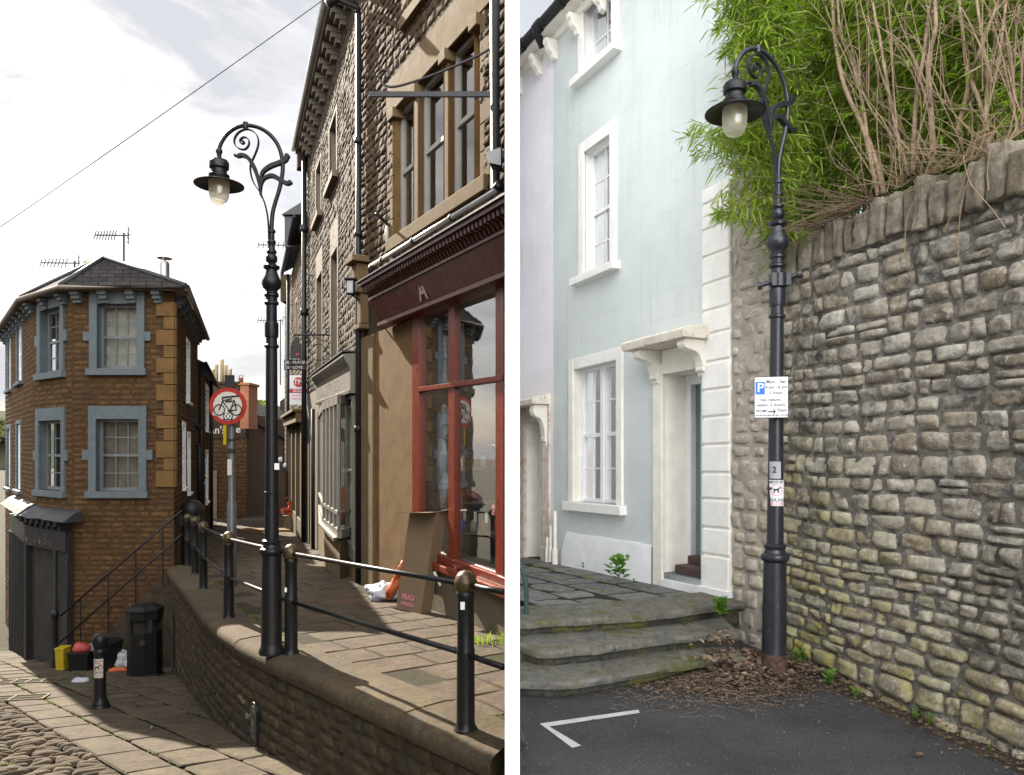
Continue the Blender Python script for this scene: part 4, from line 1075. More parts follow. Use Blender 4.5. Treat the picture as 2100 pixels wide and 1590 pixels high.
# wooded hill far behind: terrain plus a mass of trees
mb = MB()
hx0, hx1 = P(-60,0,300).x, P(760,0,300).x
for i in range(24):
    for j in range(3):
        xa = hx0+(hx1-hx0)*i/24; xb = hx0+(hx1-hx0)*(i+1)/24
        def hz(x, j_): 
            base = P(0,843,300).z if j_ == 2 else (-10 if j_ == 0 else P(0,880,285).z)
            return base+4*nz((x*.02, j_, 0))
        ya, yb = (262,285,300)[min(j,2)], (285,300,420)[min(j,2)]
        za = [hz(xa,j), hz(xb,j)]; zb = [hz(xa,min(j+1,2)), hz(xb,min(j+1,2))]
        mb.quad((xa,ya,za[0]),(xb,ya,za[1]),(xb,yb,zb[1]),(xa,yb,zb[0]))
tag(mb.build('hill', M['hill'], smooth=True), kind='structure')
mb = MB(); rg = random.Random(9)
for k in range(420):
    px = rg.uniform(380, 700) if k < 330 else rg.uniform(-30, 30); row = rg.random(); Y = 255+row*60
    c = P(px, rg.uniform(843,905), Y) if px > 300 else P(px, rg.uniform(878,900), Y)
    rr = rg.uniform(2.2,4.5); cr = rg.random()
    for q in range(22):
        d = Vector((rg.gauss(0,1),rg.gauss(0,1),rg.gauss(0,.9))).normalized()*rr*rg.uniform(.5,1.0)
        p = c+d; s = rr*.30*rg.uniform(.6,1.4); a = Vector((rg.gauss(0,1),rg.gauss(0,1),rg.gauss(0,1))).normalized(); b = a.orthogonal().normalized()
        mb.add([p-a*s-b*s*.6, p+a*s-b*s*.7, p+a*s*.8+b*s, p-a*s*.7+b*s*.8], [(0,1,2,3)], min(1,max(0,cr+rg.uniform(-.2,.2))))
tag(mb.build('far_wood', M['far_leaf']), kind='stuff')
# ================================================================ red shop
SHOP = thing('corner_shop', tuple(FS.W(2.4, -2.2)), 'honey stone building with oxblood red shopfront and mullioned window above', 'building')
u0S = (.048-.0747)/.487-.02   # near end, at the dividing wall
u0S = -.055
su = FS.uv
vF1 = su(900, 552, .28)[1]; vF0 = su(900, 607, .28)[1]; uFe = su(768, 600, .28)[0]
vtop = 8.2
# upper stone wall with mullioned window
uwA, uwB = FS.u(987), FS.u(808); vwA, vwB = su(808, 493)[1], su(830, 205)[1]
FS.holes.append((uwA, uwB, vwA, vwB))
utA, utB = FS.u(893), FS.u(838); vtA = su(838, 34)[1]
FS.holes.append((utA, utB, vtA, vtA+1.5))
uD = lambda w: (FS.o.x+FS.n.x*w+.036)/(-FS.d.x)
def fend(mb, sec, uf):          # moulding that dies into the dividing wall
    n = len(sec); A = [FS.W(uD(w_), v, w_) for w_, v in sec]; B = [FS.W(uf, v, w_) for w_, v in sec]
    mb.add(A+B, [tuple(range(n))[::-1], tuple(range(n,2*n))]+[(i,(i+1)%n,n+(i+1)%n,n+i) for i in range(n)])
def fbx(mb, uf, v0, v1, w0, w1): fend(mb, [(w0,v0),(w1,v0),(w1,v1),(w0,v1)], uf)
lights = [(810,849),(857,911),(919,974)]
for a, b in lights:
    window_unit(SHOP, FS, FS.u(b-1), FS.u(a), vwA+.06, vwB, depth=.14, nx=1, ny=2, frame='old_white', reveal='panel', hang=False, bar=.03, rail=.07, back=.12, glass='glass_dim')
window_unit(SHOP, FS, utA, utB, vtA, vtA+1.5, depth=.22, nx=1, ny=2, frame='old_white', reveal='bath', hang=False, sill=('bath',.10,.16,.14), glass='glass_dim')
m = MB()
ed = [FS.u(px) for px in (849,857,911,919)]
for a, b in ((849,857),(911,919)): m.fbox(FS, FS.u(b), FS.u(a), vwA+.03, vwB, -.20, .0)
for a, b in ((849,857),(911,919),(804,812),(974,984)): m.fbox(FS, FS.u(b)-.05, FS.u(a)+.05, vwB-.13, vwB+.02, -.12, .07)
m.fbox(FS, uwA-.32, uwB+.28, vwB, vwB+.52, -.25, .03)
hh = (vwB-vwA)/6
for k in range(6):
    e = .13 if k % 2 else .26
    m.fbox(FS, uwB, uwB+e, vwA+hh*k+.003, vwA+hh*(k+1)-.003, -.25, .022); m.fbox(FS, uwA-e, uwA, vwA+hh*k+.003, vwA+hh*(k+1)-.003, -.25, .022)
m.fbox(FS, uwA-.2, uwB+.2, vwA-.16, vwA+.03, -.3, .07)
for k in range(4): m.fbox(FS, utB, utB+(.12 if k%2 else .22), vtA+.38*k, vtA+.38*k+.37, -.2, .02)
m.build('window_dressing', M['bath'], SHOP, bevel=.012)
cutb = vF1+.12
FS.holes.append((uwA-.30, uwB+.26, vwB, vwB+.52))
mb = MB(); stones(mb, FS.W, u0S, uS1, cutb, vtop, (.085,.18), (.11,.36), .007, .026, 3, 2, FS.holes, .016, 7, .22, 81)
wl = mb.build('wall', M['honey'], SHOP, smooth=True)
mb = MB(); mortar_bed(mb, FS.W, u0S, uS1, cutb, vtop, .004, .008, .07, FS.holes, 5.0); mb.build('mortar', M['honey'], wl, smooth=True)
mb = MB(); sheet(mb, FS.W, u0S, uS1, -3, vtop, [h for h in FS.holes]+[(u0S+.01, FS.u(852), su(950,1150)[1], su(900,625)[1])], .003, 2)
e0 = FS.W(u0S,0); e1 = FS.W(uS1,0)
mb.quad((e1.x,e1.y,-3),(e1.x+2.1,e1.y+.5,-3),(e1.x+2.1,e1.y+.5,vtop+.1),(e1.x,e1.y,vtop+.1))
mb.build('mortar', M['mortar_w'], wl)
# body behind (keeps the sun off whatever stands behind the building)
mb = MB(); mb.add([(.03,e0.y+.02,-3.2),(.03,e0.y+.02,vtop),(.03,15.5,-3.2),(.03,15.5,vtop),(e1.x,e1.y,-3.2),(e1.x,e1.y,vtop)], [(0,2,3,1),(2,4,5,3),(1,3,5)])
mb.build('side_wall', M['divider'], wl)
rf = MB(); a = FS.W(u0S, vtop, .3); b_ = FS.W(uS1, vtop, .3); a = FS.W(uD(.3), vtop, .3); rf.quad(a, b_, b_+Vector((1.3,.7,1.3)), a+Vector((.20,.5,.6))); rf.build('roof', M['slate'], SHOP, uvf=lambda p:(p.y,p.x*1.4))
rf = MB(); rf.tube([a+Vector((0,0,-.03)), b_+Vector((0,0,-.03))], .07, 8); rf.build('gutter', M['pipe_black'], SHOP, smooth=True)

# fascia, cornice with brackets
m = MB()
fend(m, [(.05,vF0),(.20,vF0),(.34,vF1),(.05,vF1)], uFe)
fas = m.build('fascia', M['red_fascia'], SHOP, bevel=.004)
m = MB()
fbx(m, uFe+.05, vF1+.002, vF1+.035, .05, .36); fbx(m, uFe+.06, vF1+.19, vF1+.24, .05, .52); fbx(m, uFe+.03, vF1+.036, vF1+.189, .05, .30)
fbx(m, uFe+.03, vF0-.05, vF0-.002, .05, .23)
nb = 48
for k in range(nb):
    u = uD(.44)+.06+(uFe-uD(.44)-.06)*k/(nb-1)
    m.prism([FS.W(u-.028, vF1+.188, .30), FS.W(u-.028, vF1+.188, .48), FS.W(u-.028, vF1+.13, .47), FS.W(u-.028, vF1+.11, .40), FS.W(u-.028, vF1+.045, .36), FS.W(u-.028, vF1+.04, .30)], FS.W(.056,0,0)-FS.W(0,0,0))
m.build('cornice', M['red'], SHOP)
m = MB(); fbx(m, uFe+.08, vF1+.242, vF1+.262, .02, .55); m.build('lead_flashing', M['lead'], SHOP)
bs = FS.mat3(); tl = (bs[0], (bs[1]+.3*bs[2]).normalized(), (bs[2]-.3*bs[1]).normalized())
text(fas, 'ghost_letter', 'A', FS.W(su(861,590,.3)[0], (vF0+vF1)/2, .275), tl, .40, M['ghost']); text(fas, 'ghost_letter', 'S', FS.W(su(1036,520,.3)[0], (vF0+vF1)/2+.03, .280), tl, .40, M['ghost'])
# red window frame, sill, riser
vh = su(935, 603)[1]; vsill = su(950, 1150)[1]; vt = su(935, 790)[1]
uj0, uj1 = FS.u(866), FS.u(852)
m = MB()
m.fbox(FS, uj0, uj1, vsill, vh+.10, -.05, .05)
m.fbox(FS, FS.u(938), FS.u(926), vsill, vh, -.05, .045); m.fbox(FS, u0S+.0, FS.u(1024), vsill, vh, -.05, .05)
m.fbox(FS, u0S, uj0, vh, vh+.10, -.05, .05); m.fbox(FS, u0S, uj0, vh+.102, vF0-.052, -.05, .09)
m.fbox(FS, u0S, uj0, vt-.03, vt+.03, -.04, .065)
for (ua, ub) in ((FS.u(926), uj0), (FS.u(1024), FS.u(938))):   # curved corner spandrels
    for sgn, uc in ((1, ub), (-1, ua)):
        pts = [FS.W(uc, vh, -.02)]+[FS.W(uc-sgn*(.16-.16*math.sin(a)), vh-.16+.16*math.cos(a), -.02) for a in [R(x) for x in (0,18,36,54,72,90)]]
        m.prism(pts, FS.n.to_3d()*.05)
frm = m.build('window', M['red_frame'], SHOP, bevel=.006)
g = MB(); g.quad(FS.W(u0S,vsill,.0),FS.W(uj0,vsill,.0),FS.W(uj0,vh,.0),FS.W(u0S,vh,.0)); g.build('pane', M['glass_shop'], frm)
m = MB(); fbx(m, uj1, vsill-.10, vsill, 0, .08); fbx(m, uj1+.03, vsill-.19, vsill-.102, 0, .16); m.build('sill', M['red_frame'], frm, bevel=.012)
m = MB(); fbx(m, uj1+.02, -3.0, vsill-.192, .0, .06); m.build('stall_riser', M['render'], SHOP)
# interior of the shop
m = MB(); W = FS.W; Yk = 10.45; xk = -.042; fk = W(uj1, 0, -.02); va_, vb_2 = vsill-.05, vh+.1
m.quad((-1.36,Yk,va_),(xk,Yk,va_),(xk,Yk,vb_2),(-1.36,Yk,vb_2)); m.quad((xk,7.95,va_),(xk,Yk,va_),(xk,Yk,vb_2),(xk,7.95,vb_2))
e5 = W(FS.u(848), 0, -.04)
for z_ in (va_, vb_2): m.add([(xk,8.02,z_),(xk,Yk,z_),(-1.36,Yk,z_),(e5.x,e5.y,z_)], [(0,1,2,3)])
m.quad((e5.x,e5.y,va_),(-1.36,Yk,va_),(-1.36,Yk,vb_2),(e5.x,e5.y,vb_2))
m.build('shop_room', M['room'], SHOP)
# rendered pier and stone pilaster with console
m = MB(); m.fbox(FS, uj1, FS.u(774), -3.0, vF0-.05, -.1, .03); m.build('pier_panel', M['panel'], SHOP)
m = MB(); ua, ub = FS.u(773), FS.u(748); m.fbox(FS, ua, ub, -3, su(760,690)[1], -.1, .07); m.fbox(FS, ub, uS1-.06, -3, su(745,1075)[1], -.1, .12); m.fbox(FS, ub+.01, uS1-.09, su(745,1075)[1], su(745,670)[1], -.1, .09)
v1_ = su(740, 600)[1]
m.fbox(FS, ub-.25, uS1-.05, su(740,682)[1], su(740,672)[1], -.1, .17); m.fbox(FS, ub-.22, uS1-.08, su(740,671)[1], su(740,612)[1], -.1, .14)
m.fbox(FS, ub-.25, uS1-.06, su(740,611)[1], su(740,600)[1], -.1, .22); m.fbox(FS, ub-.22, uS1-.08, su(740,599)[1], su(740,552)[1], -.1, .20); m.fbox(FS, ub-.30, uS1-.02, su(740,551)[1], su(740,538)[1], -.1, .30)
m.build('pilaster', M['bath'], SHOP, bevel=.015)
m = MB(); c = W((ub+uS1)/2-.18, su(740,578)[1], .20); m.tube([c, c+FS.n.to_3d()*.025], .07, 14); m.build('rosette', M['bath'], SHOP)
# pipes
m = MB(); a = W(su(763,545,.16)[0], su(763,545,.16)[1], .16); b_ = W(su(1020,390,.16)[0], su(1020,390,.16)[1], .16); m.tube([a, b_], .034, 12)
m.build('conduit', M['conduit'], SHOP, smooth=True)
m = MB()
for t_ in (.12,.42,.72): q = a+(b_-a)*t_; m.tube([q-(b_-a)*.006, q+(b_-a)*.006], .046, 12)
m.tube([a, a+Vector((-.03,-.03,-.05)), a+Vector((.0,.03,-.14))], .04, 10)
m.build('pipe_bracket', M['pipe_black'], SHOP, smooth=True)
up = u0S+.07; m = MB(); m.tube([W(up, 9, .12), W(up, su(1026,400,.12)[1]+.1, .12), b_+Vector((0.02,0,.05)), b_], .055, 12); m.build('downpipe', M['pipe_black'], SHOP, smooth=True)
m = MB(); uq = FS.u(735,.1); x0 = W(uq, 0, .1); zt = P(0,28,x0.y).z
m.tube([(x0.x,x0.y,-2.35),(x0.x,x0.y,zt)], .05, 10); e = Vector((x0.x,x0.y,zt)); m.tube([e, e+Vector((-.02,-.02,.10)), e+FS.n.to_3d()*.30+Vector((0,0,.12)), e+FS.n.to_3d()*.36+Vector((0,0,.28))], .055, 10)
for y_ in (290, 480, 880): z_ = P(0,y_,x0.y).z; m.tube([(x0.x,x0.y,z_-.05),(x0.x,x0.y,z_+.05)], .07, 10)
m.build('downpipe', M['pipe_black'], SHOP, smooth=True)
m = MB(); q = e+FS.n.to_3d()*.42+Vector((-.1,0,.02)); m.tube([q, q+Vector((.35,.1,.35))], .07, 10); m.build('gutter_end', M['pipe_black'], SHOP, smooth=True)
m = MB(); q0 = W(su(797,462)[0], su(797,462)[1], .0); q1 = P(771,438,q0.y-.32); m.tube([q0, q1], .022, 8); m.build('flag_holder', M['pipe_black'], SHOP, smooth=True)
m = MB(); q = q0+Vector((-.02,-.05,-.03)); m.tube([q, q+Vector((0,-.01,-.12)), q+Vector((.0,0,-.36))], [.02,.035,.012], 8); m.build('rope_wrap', M['sign_cream'], SHOP, smooth=True)

# sign bracket over the shop
WA = W(su(1027,194,.05)[0], su(1027,194,.05)[1], .05)
SB = thing('sign_bracket', tuple(WA), 'empty wrought iron sign bracket with a scroll end, above the red shopfront', 'bracket')
m = MB(); x1 = (757-CX)/F*WA.y; m.box(x1, WA.x, WA.y-.014, WA.y+.014, WA.z-.03, WA.z+.03); m.build('arm', M['black'], SB, bevel=.004)
pxy = lambda px, py: P(px, py, WA.y)
m = MB(); m.strap(catmull([pxy(*p) for p in [(1028,85),(985,112),(930,137),(880,157),(835,172),(810,178),(793,177),(781,168),(776,158),(778,149),(785,144),(793,145),(799,150),(798,157),(792,159)]], 5), (0,.03,0), .014); m.build('scroll_stay', M['black'], SB)
m = MB(); m.tube([pxy(792,181), pxy(793,192)], .012, 6); m.tube([pxy(978,196), pxy(976,203)], .014, 6); m.build('eye_hook', M['black'], SB)
# floodlight box on the near pipe
q = P(1013,325,7.75); t = thing('floodlight', tuple(q), 'small floodlight with a tilted pale glass face fixed by the pipe over the shop', 'lamp')
m = MB(); m.hexa([q+Vector(v) for v in ((-.04,-.08,-.10),(.09,-.06,-.12),(.09,.08,-.12),(-.02,.08,-.10),(-.08,-.10,.03),(.09,-.08,.10),(.09,.08,.10),(-.06,.08,.03))]); m.build('housing', M['pipe_black'], t, bevel=.01)
m = MB(); m.hexa([q+Vector(v) for v in ((-.05,-.115,-.09),(.075,-.098,-.11),(.075,-.09,-.11),(-.05,-.105,-.09),(-.085,-.115,.02),(.075,-.098,.075),(.075,-.09,.075),(-.085,-.105,.02))]); m.build('lens', M['grille'], t)
# lantern by the neighbour
q = P(719,588,11.9); t = thing('wall_lantern', tuple(q), 'black boxy wall lantern on an arm beside the stone pilaster', 'lamp')
m = MB(); m.box(q.x-.06,q.x+.07,q.y-.06,q.y+.06,q.z-.13,q.z+.10); m.box(q.x-.09,q.x+.10,q.y-.09,q.y+.09,q.z+.10,q.z+.13); m.build('housing', M['pipe_black'], t, bevel=.008)
m = MB(); m.box(q.x-.045,q.x+.05,q.y-.066,q.y-.061,q.z-.11,q.z+.08); m.build('lens', M['grille'], t)
m = MB(); m.tube([q+Vector((.0,.0,-.1)), q+Vector((-.16,.1,.02))], .016, 6); m.tube([q+Vector((0,0,-.12)), q+Vector((.12,.1,-.2))], .014, 6); m.build('arm', M['pipe_black'], t)

# goods in the shop window
def blob(mb, c, ax, seg=14, rings=8, pw=1.0, nzz=.12, seed=0, flat=0):
    c = Vector(c); vs = []
    for i in range(rings+1):
        th = math.pi*i/rings
        for k in range(seg):
            ph = 2*math.pi*k/seg
            d = Vector((math.sin(th)*math.cos(ph), math.sin(th)*math.sin(ph), math.cos(th)))
            s = 1+nzz*noise.noise(d*1.7+Vector((seed,seed*.3,0)))+nzz*.6*noise.noise(d*4.5+Vector((seed,0,seed)))
            q = Vector((ax[0].x*d.x, ax[0].y*d.x, ax[0].z*d.x))*s+ax[1]*d.y*s+ax[2]*d.z*s
            if flat and q.z < -flat: q.z = -flat
            vs.append(c+q)
    mb.add(vs, [(i*seg+k, i*seg+(k+1) % seg, (i+1)*seg+(k+1) % seg, (i+1)*seg+k) for i in range(rings) for k in range(seg)])
rtv = bs[0]; nv = FS.n.to_3d(); Z = Vector((0,0,1))
for (px, py, hw, hv, tilt, lab) in ((911,866,.085,.25,.05,'white cushion hanging topmost in the shop window'),(909,938,.085,.29,-.12,'white cushion hanging second from the top in the shop window'),(911,1010,.08,.29,.18,'white cushion hanging lowest in the shop window, above the cardboard box')):
    u, v = su(px, py, -.30); c = W(u, v, -.30)
    t = thing('hanging_cushion', tuple(c), lab, 'cushion', 'white cushions hanging in the shop window')
    m = MB(); up_ = (Z+rtv*tilt).normalized(); blob(m, c, (rtv*hw*1.5, nv*.07, up_*hv), 14, 10, 1, .15, py); m.build('cushion', M['bag_white'], t, smooth=True)
    m = MB(); m.tube([c-up_*hv*.8+nv*.06, c+nv*.085+rtv*.02, c+up_*hv*.8+nv*.05], .004, 5); m.build('seam', M['red_bag'], t)
shl = thing('display_shelf', tuple(P(975,1030,9.7)), 'wooden display shelves behind the shop glass, carrying jars', 'shelf')
for y_ in (958, 1028, 1092):
    m = MB(); v = P(970,y_,9.55).z; m.box(P(939,0,9.55).x, -.05, 9.55, 9.85, v-.035, v); m.build('shelf_board', M['wood'], shl)
m = MB(); x_ = P(938,0,9.6).x; m.box(x_-.04, x_, 9.6, 9.85, vsill-.04, P(0,880,9.6).z); m.build('upright', M['wood'], shl)
rg = random.Random(4); jm = ['orange','tub','lead','pot_buff','red_bag','sign_blue','sign_cream','terracotta']
jl = {'orange':'orange jar on the shop window shelves','tub':'grey-green pot on the shop window shelves','lead':'dark jar on the shop window shelves','pot_buff':'buff jar on the shop window shelves','red_bag':'red jar on the shop window shelves','sign_blue':'blue jar on the shop window shelves','sign_cream':'cream pot on the shop window shelves','terracotta':'brown pot on the shop window shelves'}
protos = {}
for y_ in (958,1028,1092):
    v = P(970,y_,9.55).z+.001; u = P(948,0,9.65).x
    while u < -.12:
        k = rg.choice(jm); b = Vector((u, 9.65+rg.uniform(-.04,.06), v))
        if k not in protos:
            m = MB(); m.lathe((0,0,0), [(.045,0),(.055,.01),(.058,.09),(.04,.13),(.042,.15),(.005,.155)], 12); o = m.build('jar', M[k], None, smooth=True, angle=45); tag(o, jl[k], 'jar', k.replace('_',' ')+' jars on the shelves'); protos[k] = o
            o['group'] = jl[k].split(' on ')[0]+'s on the shelves'
        else: o = protos[k].copy(); COL.objects.link(o)
        o.location = b; u += rg.uniform(.12,.18)
t = thing('bead_curtain', tuple(W(FS.u(1003,-.1), su(1003,1026,-.1)[1], -.1)), 'glittering gold bead strands hanging at the right of the shop window', 'ornament')
m = MB()
for k in range(6):
    u = FS.u(996+k*3.2,-.12); va, vb = su(1000,915,-.12)[1], su(1000,1022,-.12)[1]
    for j in range(26):
        z = va+(vb-va)*j/25; q = W(u+rg.uniform(-.006,.006), z, -.12); m.lathe(q, [(.002,-.012),(.011,0),(.002,.012)], 6)
m.build('beads', M['brass'], t, smooth=True)
m = MB(); m.tube([W(FS.u(1016,-.1), su(1000,913,-.1)[1], -.1), W(FS.u(992,-.1), su(1000,913,-.1)[1], -.1)], .006, 6); m.build('rod', M['steel'], t)
tags_ = [(953,1058,'sign_cream'),(975,1060,'sign_white'),(998,1062,'sign_cream'),(1012,1046,'sign_pink')]
for i, (px, py, k) in enumerate(tags_):
    u, v = su(px, py, -.06); m = MB(); m.fbox(FS, u-.035, u+.035, v-.06, v+.06, -.06, -.055); o = m.build('price_card', M[k], None); tag(o, ['cream price card hung left in the lower shop window','white price card second in the lower shop window','cream price card third in the lower shop window','pink price card hung highest right in the lower shop window'][i], 'card', 'price cards in the shop window')
m = MB(); u, v = su(1022,895,-.03); m.fbox(FS, u-.02, u+.05, v-.09, v+.09, -.03, -.015); tag(m.build('orange_tag', M['orange']), 'small orange tag behind the glass at the right edge of the shop window', 'tag')
m = MB(); c = W(FS.u(1002,-.12), su(1002,1110,-.12)[1], -.12); 
for k in range(14): a_ = rg.uniform(0,6.28); m.tube([c, c+Vector((math.cos(a_)*.09, math.sin(a_)*.05, rg.uniform(.02,.12)))], [.012,.004], 5)
tag(m.build('brass_ornament', M['brass']), 'shiny brass ornament low in the right half of the shop window', 'ornament')

# things leaning on the shop front
b = P(845,0,9.6); b.z = gu(0,9.6)
BX = thing('cardboard_box', tuple(b), 'tall open brown cardboard box leaning on the shopfront under the window', 'box')
yb = b.y; bl = P(813,0,9.75); bl.z = gu(0,9.75); br = P(862,0,9.36); br.z = gu(0,9.36); bb_ = br+Vector((.12,.10,0))
tl_ = P(841,1052,bl.y+.0); tr_ = P(896,1051,br.y+.0)
h0 = [bl, br, bb_, bl+(bb_-br)]; dT = tr_-br; h1 = [bl+(tl_-bl), tr_, tr_+(bb_-br), tl_+(bb_-br)]
m = MB(); m.add(h0+h1, [(0,1,2,3),(0,4,5,1),(1,5,6,2),(2,6,7,3),(3,7,4,0)])
mid0 = (bl+br)/2*1.0+(br-bl)*.22; mid1 = (tl_+tr_)/2+(tr_-tl_)*.22; nrm = (br-bl).cross(tl_-bl).normalized()
if nrm.y > 0: nrm = -nrm
m.add([mid0+nrm*.004-(br-bl)*.012, mid0+nrm*.004, mid1+nrm*.004, mid1+nrm*.004-(br-bl)*.012], [(0,1,2,3)])
o = m.build('carton', M['card'], BX); so2 = o.modifiers.new('Solid', 'SOLIDIFY'); so2.thickness = .006
m = MB(); out = Vector((-.10,-.20,.02)); m.quad(h1[0]+Vector((-.02,0,.0)), h1[1], h1[1]+out*.8+Vector((-.02,0,-.01)), h1[0]+out+Vector((-.06,0,.0)))
m.quad(h1[1], h1[2], h1[2]+Vector((.10,-.04,.05)), h1[1]+Vector((.12,-.06,.03))); o = m.build('flap', M['card'], BX); so2 = o.modifiers.new('Solid', 'SOLIDIFY'); so2.thickness = .006
lt = (br-bl).normalized(); ut = (tl_-bl).normalized()
text(BX, 'fragile_print', 'FRAGI', bl+lt*.24+ut*.18+nrm*.012, (lt, ut, nrm), .10, M['sign_pink'], ext=.0008); text(BX, 'fragile_print', 'HANDLE', bl+lt*.24+ut*.09+nrm*.012, (lt, ut, nrm), .07, M['sign_pink'], ext=.0008)
b = gu_px(785, 1232); m = MB(); blob(m, b+Vector((0,.1,.09)), (Vector((.27,0,0)), Vector((0,.22,0)), Vector((0,0,.14))), 26, 16, 1, .42, 3, .085); o = m.build('refuse_sack', M['bag_white'], None, smooth=True); tag(o, 'slumped white plastic sack on the pavement left of the cardboard box', 'bag')
b = gu_px(806, 1222); m = MB(); vs0 = [P(800,1222,9.85), P(806,1200,9.85), P(816,1178,9.82), P(828,1152,9.8)]; blob(m, P(808,1205,9.9), (Vector((.10,0,.03)),Vector((0,.09,0)),Vector((.06,0,.16))), 16, 12, 1, .5, 4); blob(m, P(818,1172,9.86), (Vector((.05,0,0)),Vector((0,.05,0)),Vector((.05,0,.13))), 14, 10, 1, .55, 7); o = m.build('orange_sack', M['orange'], None, smooth=True); tag(o, 'orange plastic sack propped behind the cardboard box', 'bag')
# drain cover
c = gu_px(708, 1236); m = MB(); m.lathe((c.x,c.y,c.z+.004), [(.19,0),(.19,.010),(.15,.013),(.02,.013)], 28); o = m.build('drain_cover', M['rust'], None); tag(o, 'round iron drain cover set in the raised pavement', 'drain cover')
c = gu_px(925, 1178)
m = MB(); m.prism([P(888,1175,8.95), P(893,1172,8.95), P(905,1200,8.85), P(902,1203,8.85)], (0,.01,.0)); tag(m.build('card_scrap', M['sign_cream']), 'torn pale card scrap tucked under the shop sill', 'scrap')

# ================================================================ pale rubble building with white bay shopfront
PALE = thing('terraced_shop', tuple(FB.W(4,-2.4)), 'pale rubble stone terrace with corbelled eaves and off-white bay shopfront', 'building')
bu = FB.uv
vE = bu(663, 196)[1]
for (xl, xr, yt, yb_) in ((678,692,268,390),(650,660,352,460)):
    ua, ub_ = FB.u(xr), FB.u(xl); va = bu(xl, yb_)[1]; vb = bu(xl, yt)[1]
    window_unit(PALE, FB, ua, ub_, va, vb, depth=.20, nx=2, ny=2, frame='old_white', sur=(.13,'surround',.03,.10), sill=('surround',.14,.14,.22))
for (xl, xr, yt, yb_) in ((681,694,528,760),(651,662,575,790)):
    ua, ub_ = FB.u(xr), FB.u(xl); va = bu(xl, yb_)[1]; vb = bu(xl, yt)[1]
    window_unit(PALE, FB, ua, ub_, va, vb, depth=.20, nx=2, ny=2, frame='old_white', sur=(.15,'surround',.03,.62))
vf0, vf1 = bu(690, 812, .28)[1], bu(690, 737, .28)[1]
mb = MB(); stones(mb, FB.W, .0, uB1, vf1-.2, vE, (.10,.20), (.13,.38), .008, .026, 3, 2, FB.holes, .016, 7, .24, 91, nsc=8)
wl = mb.build('wall', M['honey_l'], PALE, smooth=True)
mb = MB(); mortar_bed(mb, FB.W, 0, uB1, vf1-.2, vE, .008, .007, .10, FB.holes, 4.0); mb.build('mortar', M['honey_l'], wl, smooth=True)
mb = MB(); sheet(mb, FB.W, 0, uB1, -3.2, vE+.1, FB.holes, .004, 3)
e1 = FB.W(uB1, 0); mb.quad((e1.x,e1.y,-3.2),(e1.x+5,e1.y+1,-3.2),(e1.x+5,e1.y+1,vE+.4),(e1.x,e1.y,vE+.4)); mb.build('mortar', M['surround'], wl)
corbels(FB, [.35+k*.69 for k in range(13)], 'corbel', PALE, vE-.02, .13, .30, .34)
m = MB(); m.fbox(FB, .0, uB1, vE-.02, vE+.06, -.1, .34); m.build('eaves_course', M['surround'], PALE)
m = MB(); m.tube([FB.W(.0,vE+.10,.40), FB.W(uB1,vE+.10,.40)], .07, 8); m.build('gutter', M['conduit'], PALE, smooth=True)
rf = MB(); a = FB.W(0, vE+.1, .4); b_ = FB.W(uB1, vE+.1, .4); rf.quad(a, b_, b_+Vector((3.2,1.2,2.2)), a+Vector((2.1,1.2,1.8))); rf.build('roof', M['slate'], PALE, uvf=lambda p:(p.y,p.x*1.4))
m = MB(); m.fbox(FB, .02, .42, vE-.42, vE+.08, -.2, .40); m.fbox(FB, -.0, .48, vE+.081, vE+.17, -.2, .47); m.fbox(FB, uB1-.3, uB1+.05, vE-.5, vE+.35, -.2, .30); m.build('kneeler', M['mortar_w'], PALE, bevel=.02)
u = uB1-.35; m = MB(); m.tube([FB.W(u, vE, .12), FB.W(u, -3, .12)], .07, 10)
for y_ in (470, 640): v = bu(632,y_)[1]; m.tube([FB.W(u,v-.12,.12), FB.W(u,v+.08,.12)], .11, 10)
m.build('downpipe', M['pipe_black'], PALE, smooth=True)
# white shopfront: cove fascia, splayed bay window, flat window
ua, ub_ = .05, FB.u(640, .28)
m = MB()
sec = [(.0, vf0), (.20, vf0), (.21, vf0+.06), (.18, vf0+.07), (.18, vf0+.38), (.20, vf0+.46), (.27, vf1-.10), (.30, vf1-.04), (.30, vf1), (.0, vf1+.03)]
m.prism([FB.W(ua, v, w_) for w_, v in sec], FB.W(ub_,0,0)-FB.W(ua,0,0)); fas2 = m.build('fascia', M['shop_white'], PALE, bevel=.004); fixnormals(fas2)
m = MB(); m.fbox(FB, ua-.02, ub_+.03, vf1+.032, vf1+.06, -.02, .32); m.build('lead_flashing', M['lead'], PALE)
b2 = FB.mat3()
text(fas2, 'faded_letters', 'ANTIQUES', FB.W((ua+ub_)/2+.2, vf0+.23, .182), b2, .30, M['corbel'], sx=1.9)
vb0 = bu(690, 1085, .3)[1]; vb1 = vf0
uA, uB_, wB = FB.u(692,.34), FB.u(661,.34), .34; uPa, uPd = FB.u(719,.03), FB.u(652,.03)
def bayquad(m, p, q, t0, t1, va, vb, th=.05):
    p = Vector(p); q = Vector(q); a = p+(q-p)*t0; b = p+(q-p)*t1; d = (q-p).normalized(); n = Vector((d.y,-d.x)); 
    if n.dot(FB.n) < 0: n = -n
    A = [Vector((a.x,a.y,va)),Vector((b.x,b.y,va)),Vector((b.x-n.x*th,b.y-n.y*th,va)),Vector((a.x-n.x*th,a.y-n.y*th,va))]
    m.hexa(A+[x+Vector((0,0,vb-va)) for x in A])
pa = FB.W(uPa,0,.03).xy; pb = FB.W(uA,0,wB).xy; pc = FB.W(uB_,0,wB).xy; pd = FB.W(uPd,0,.03).xy
m = MB(); g = MB()
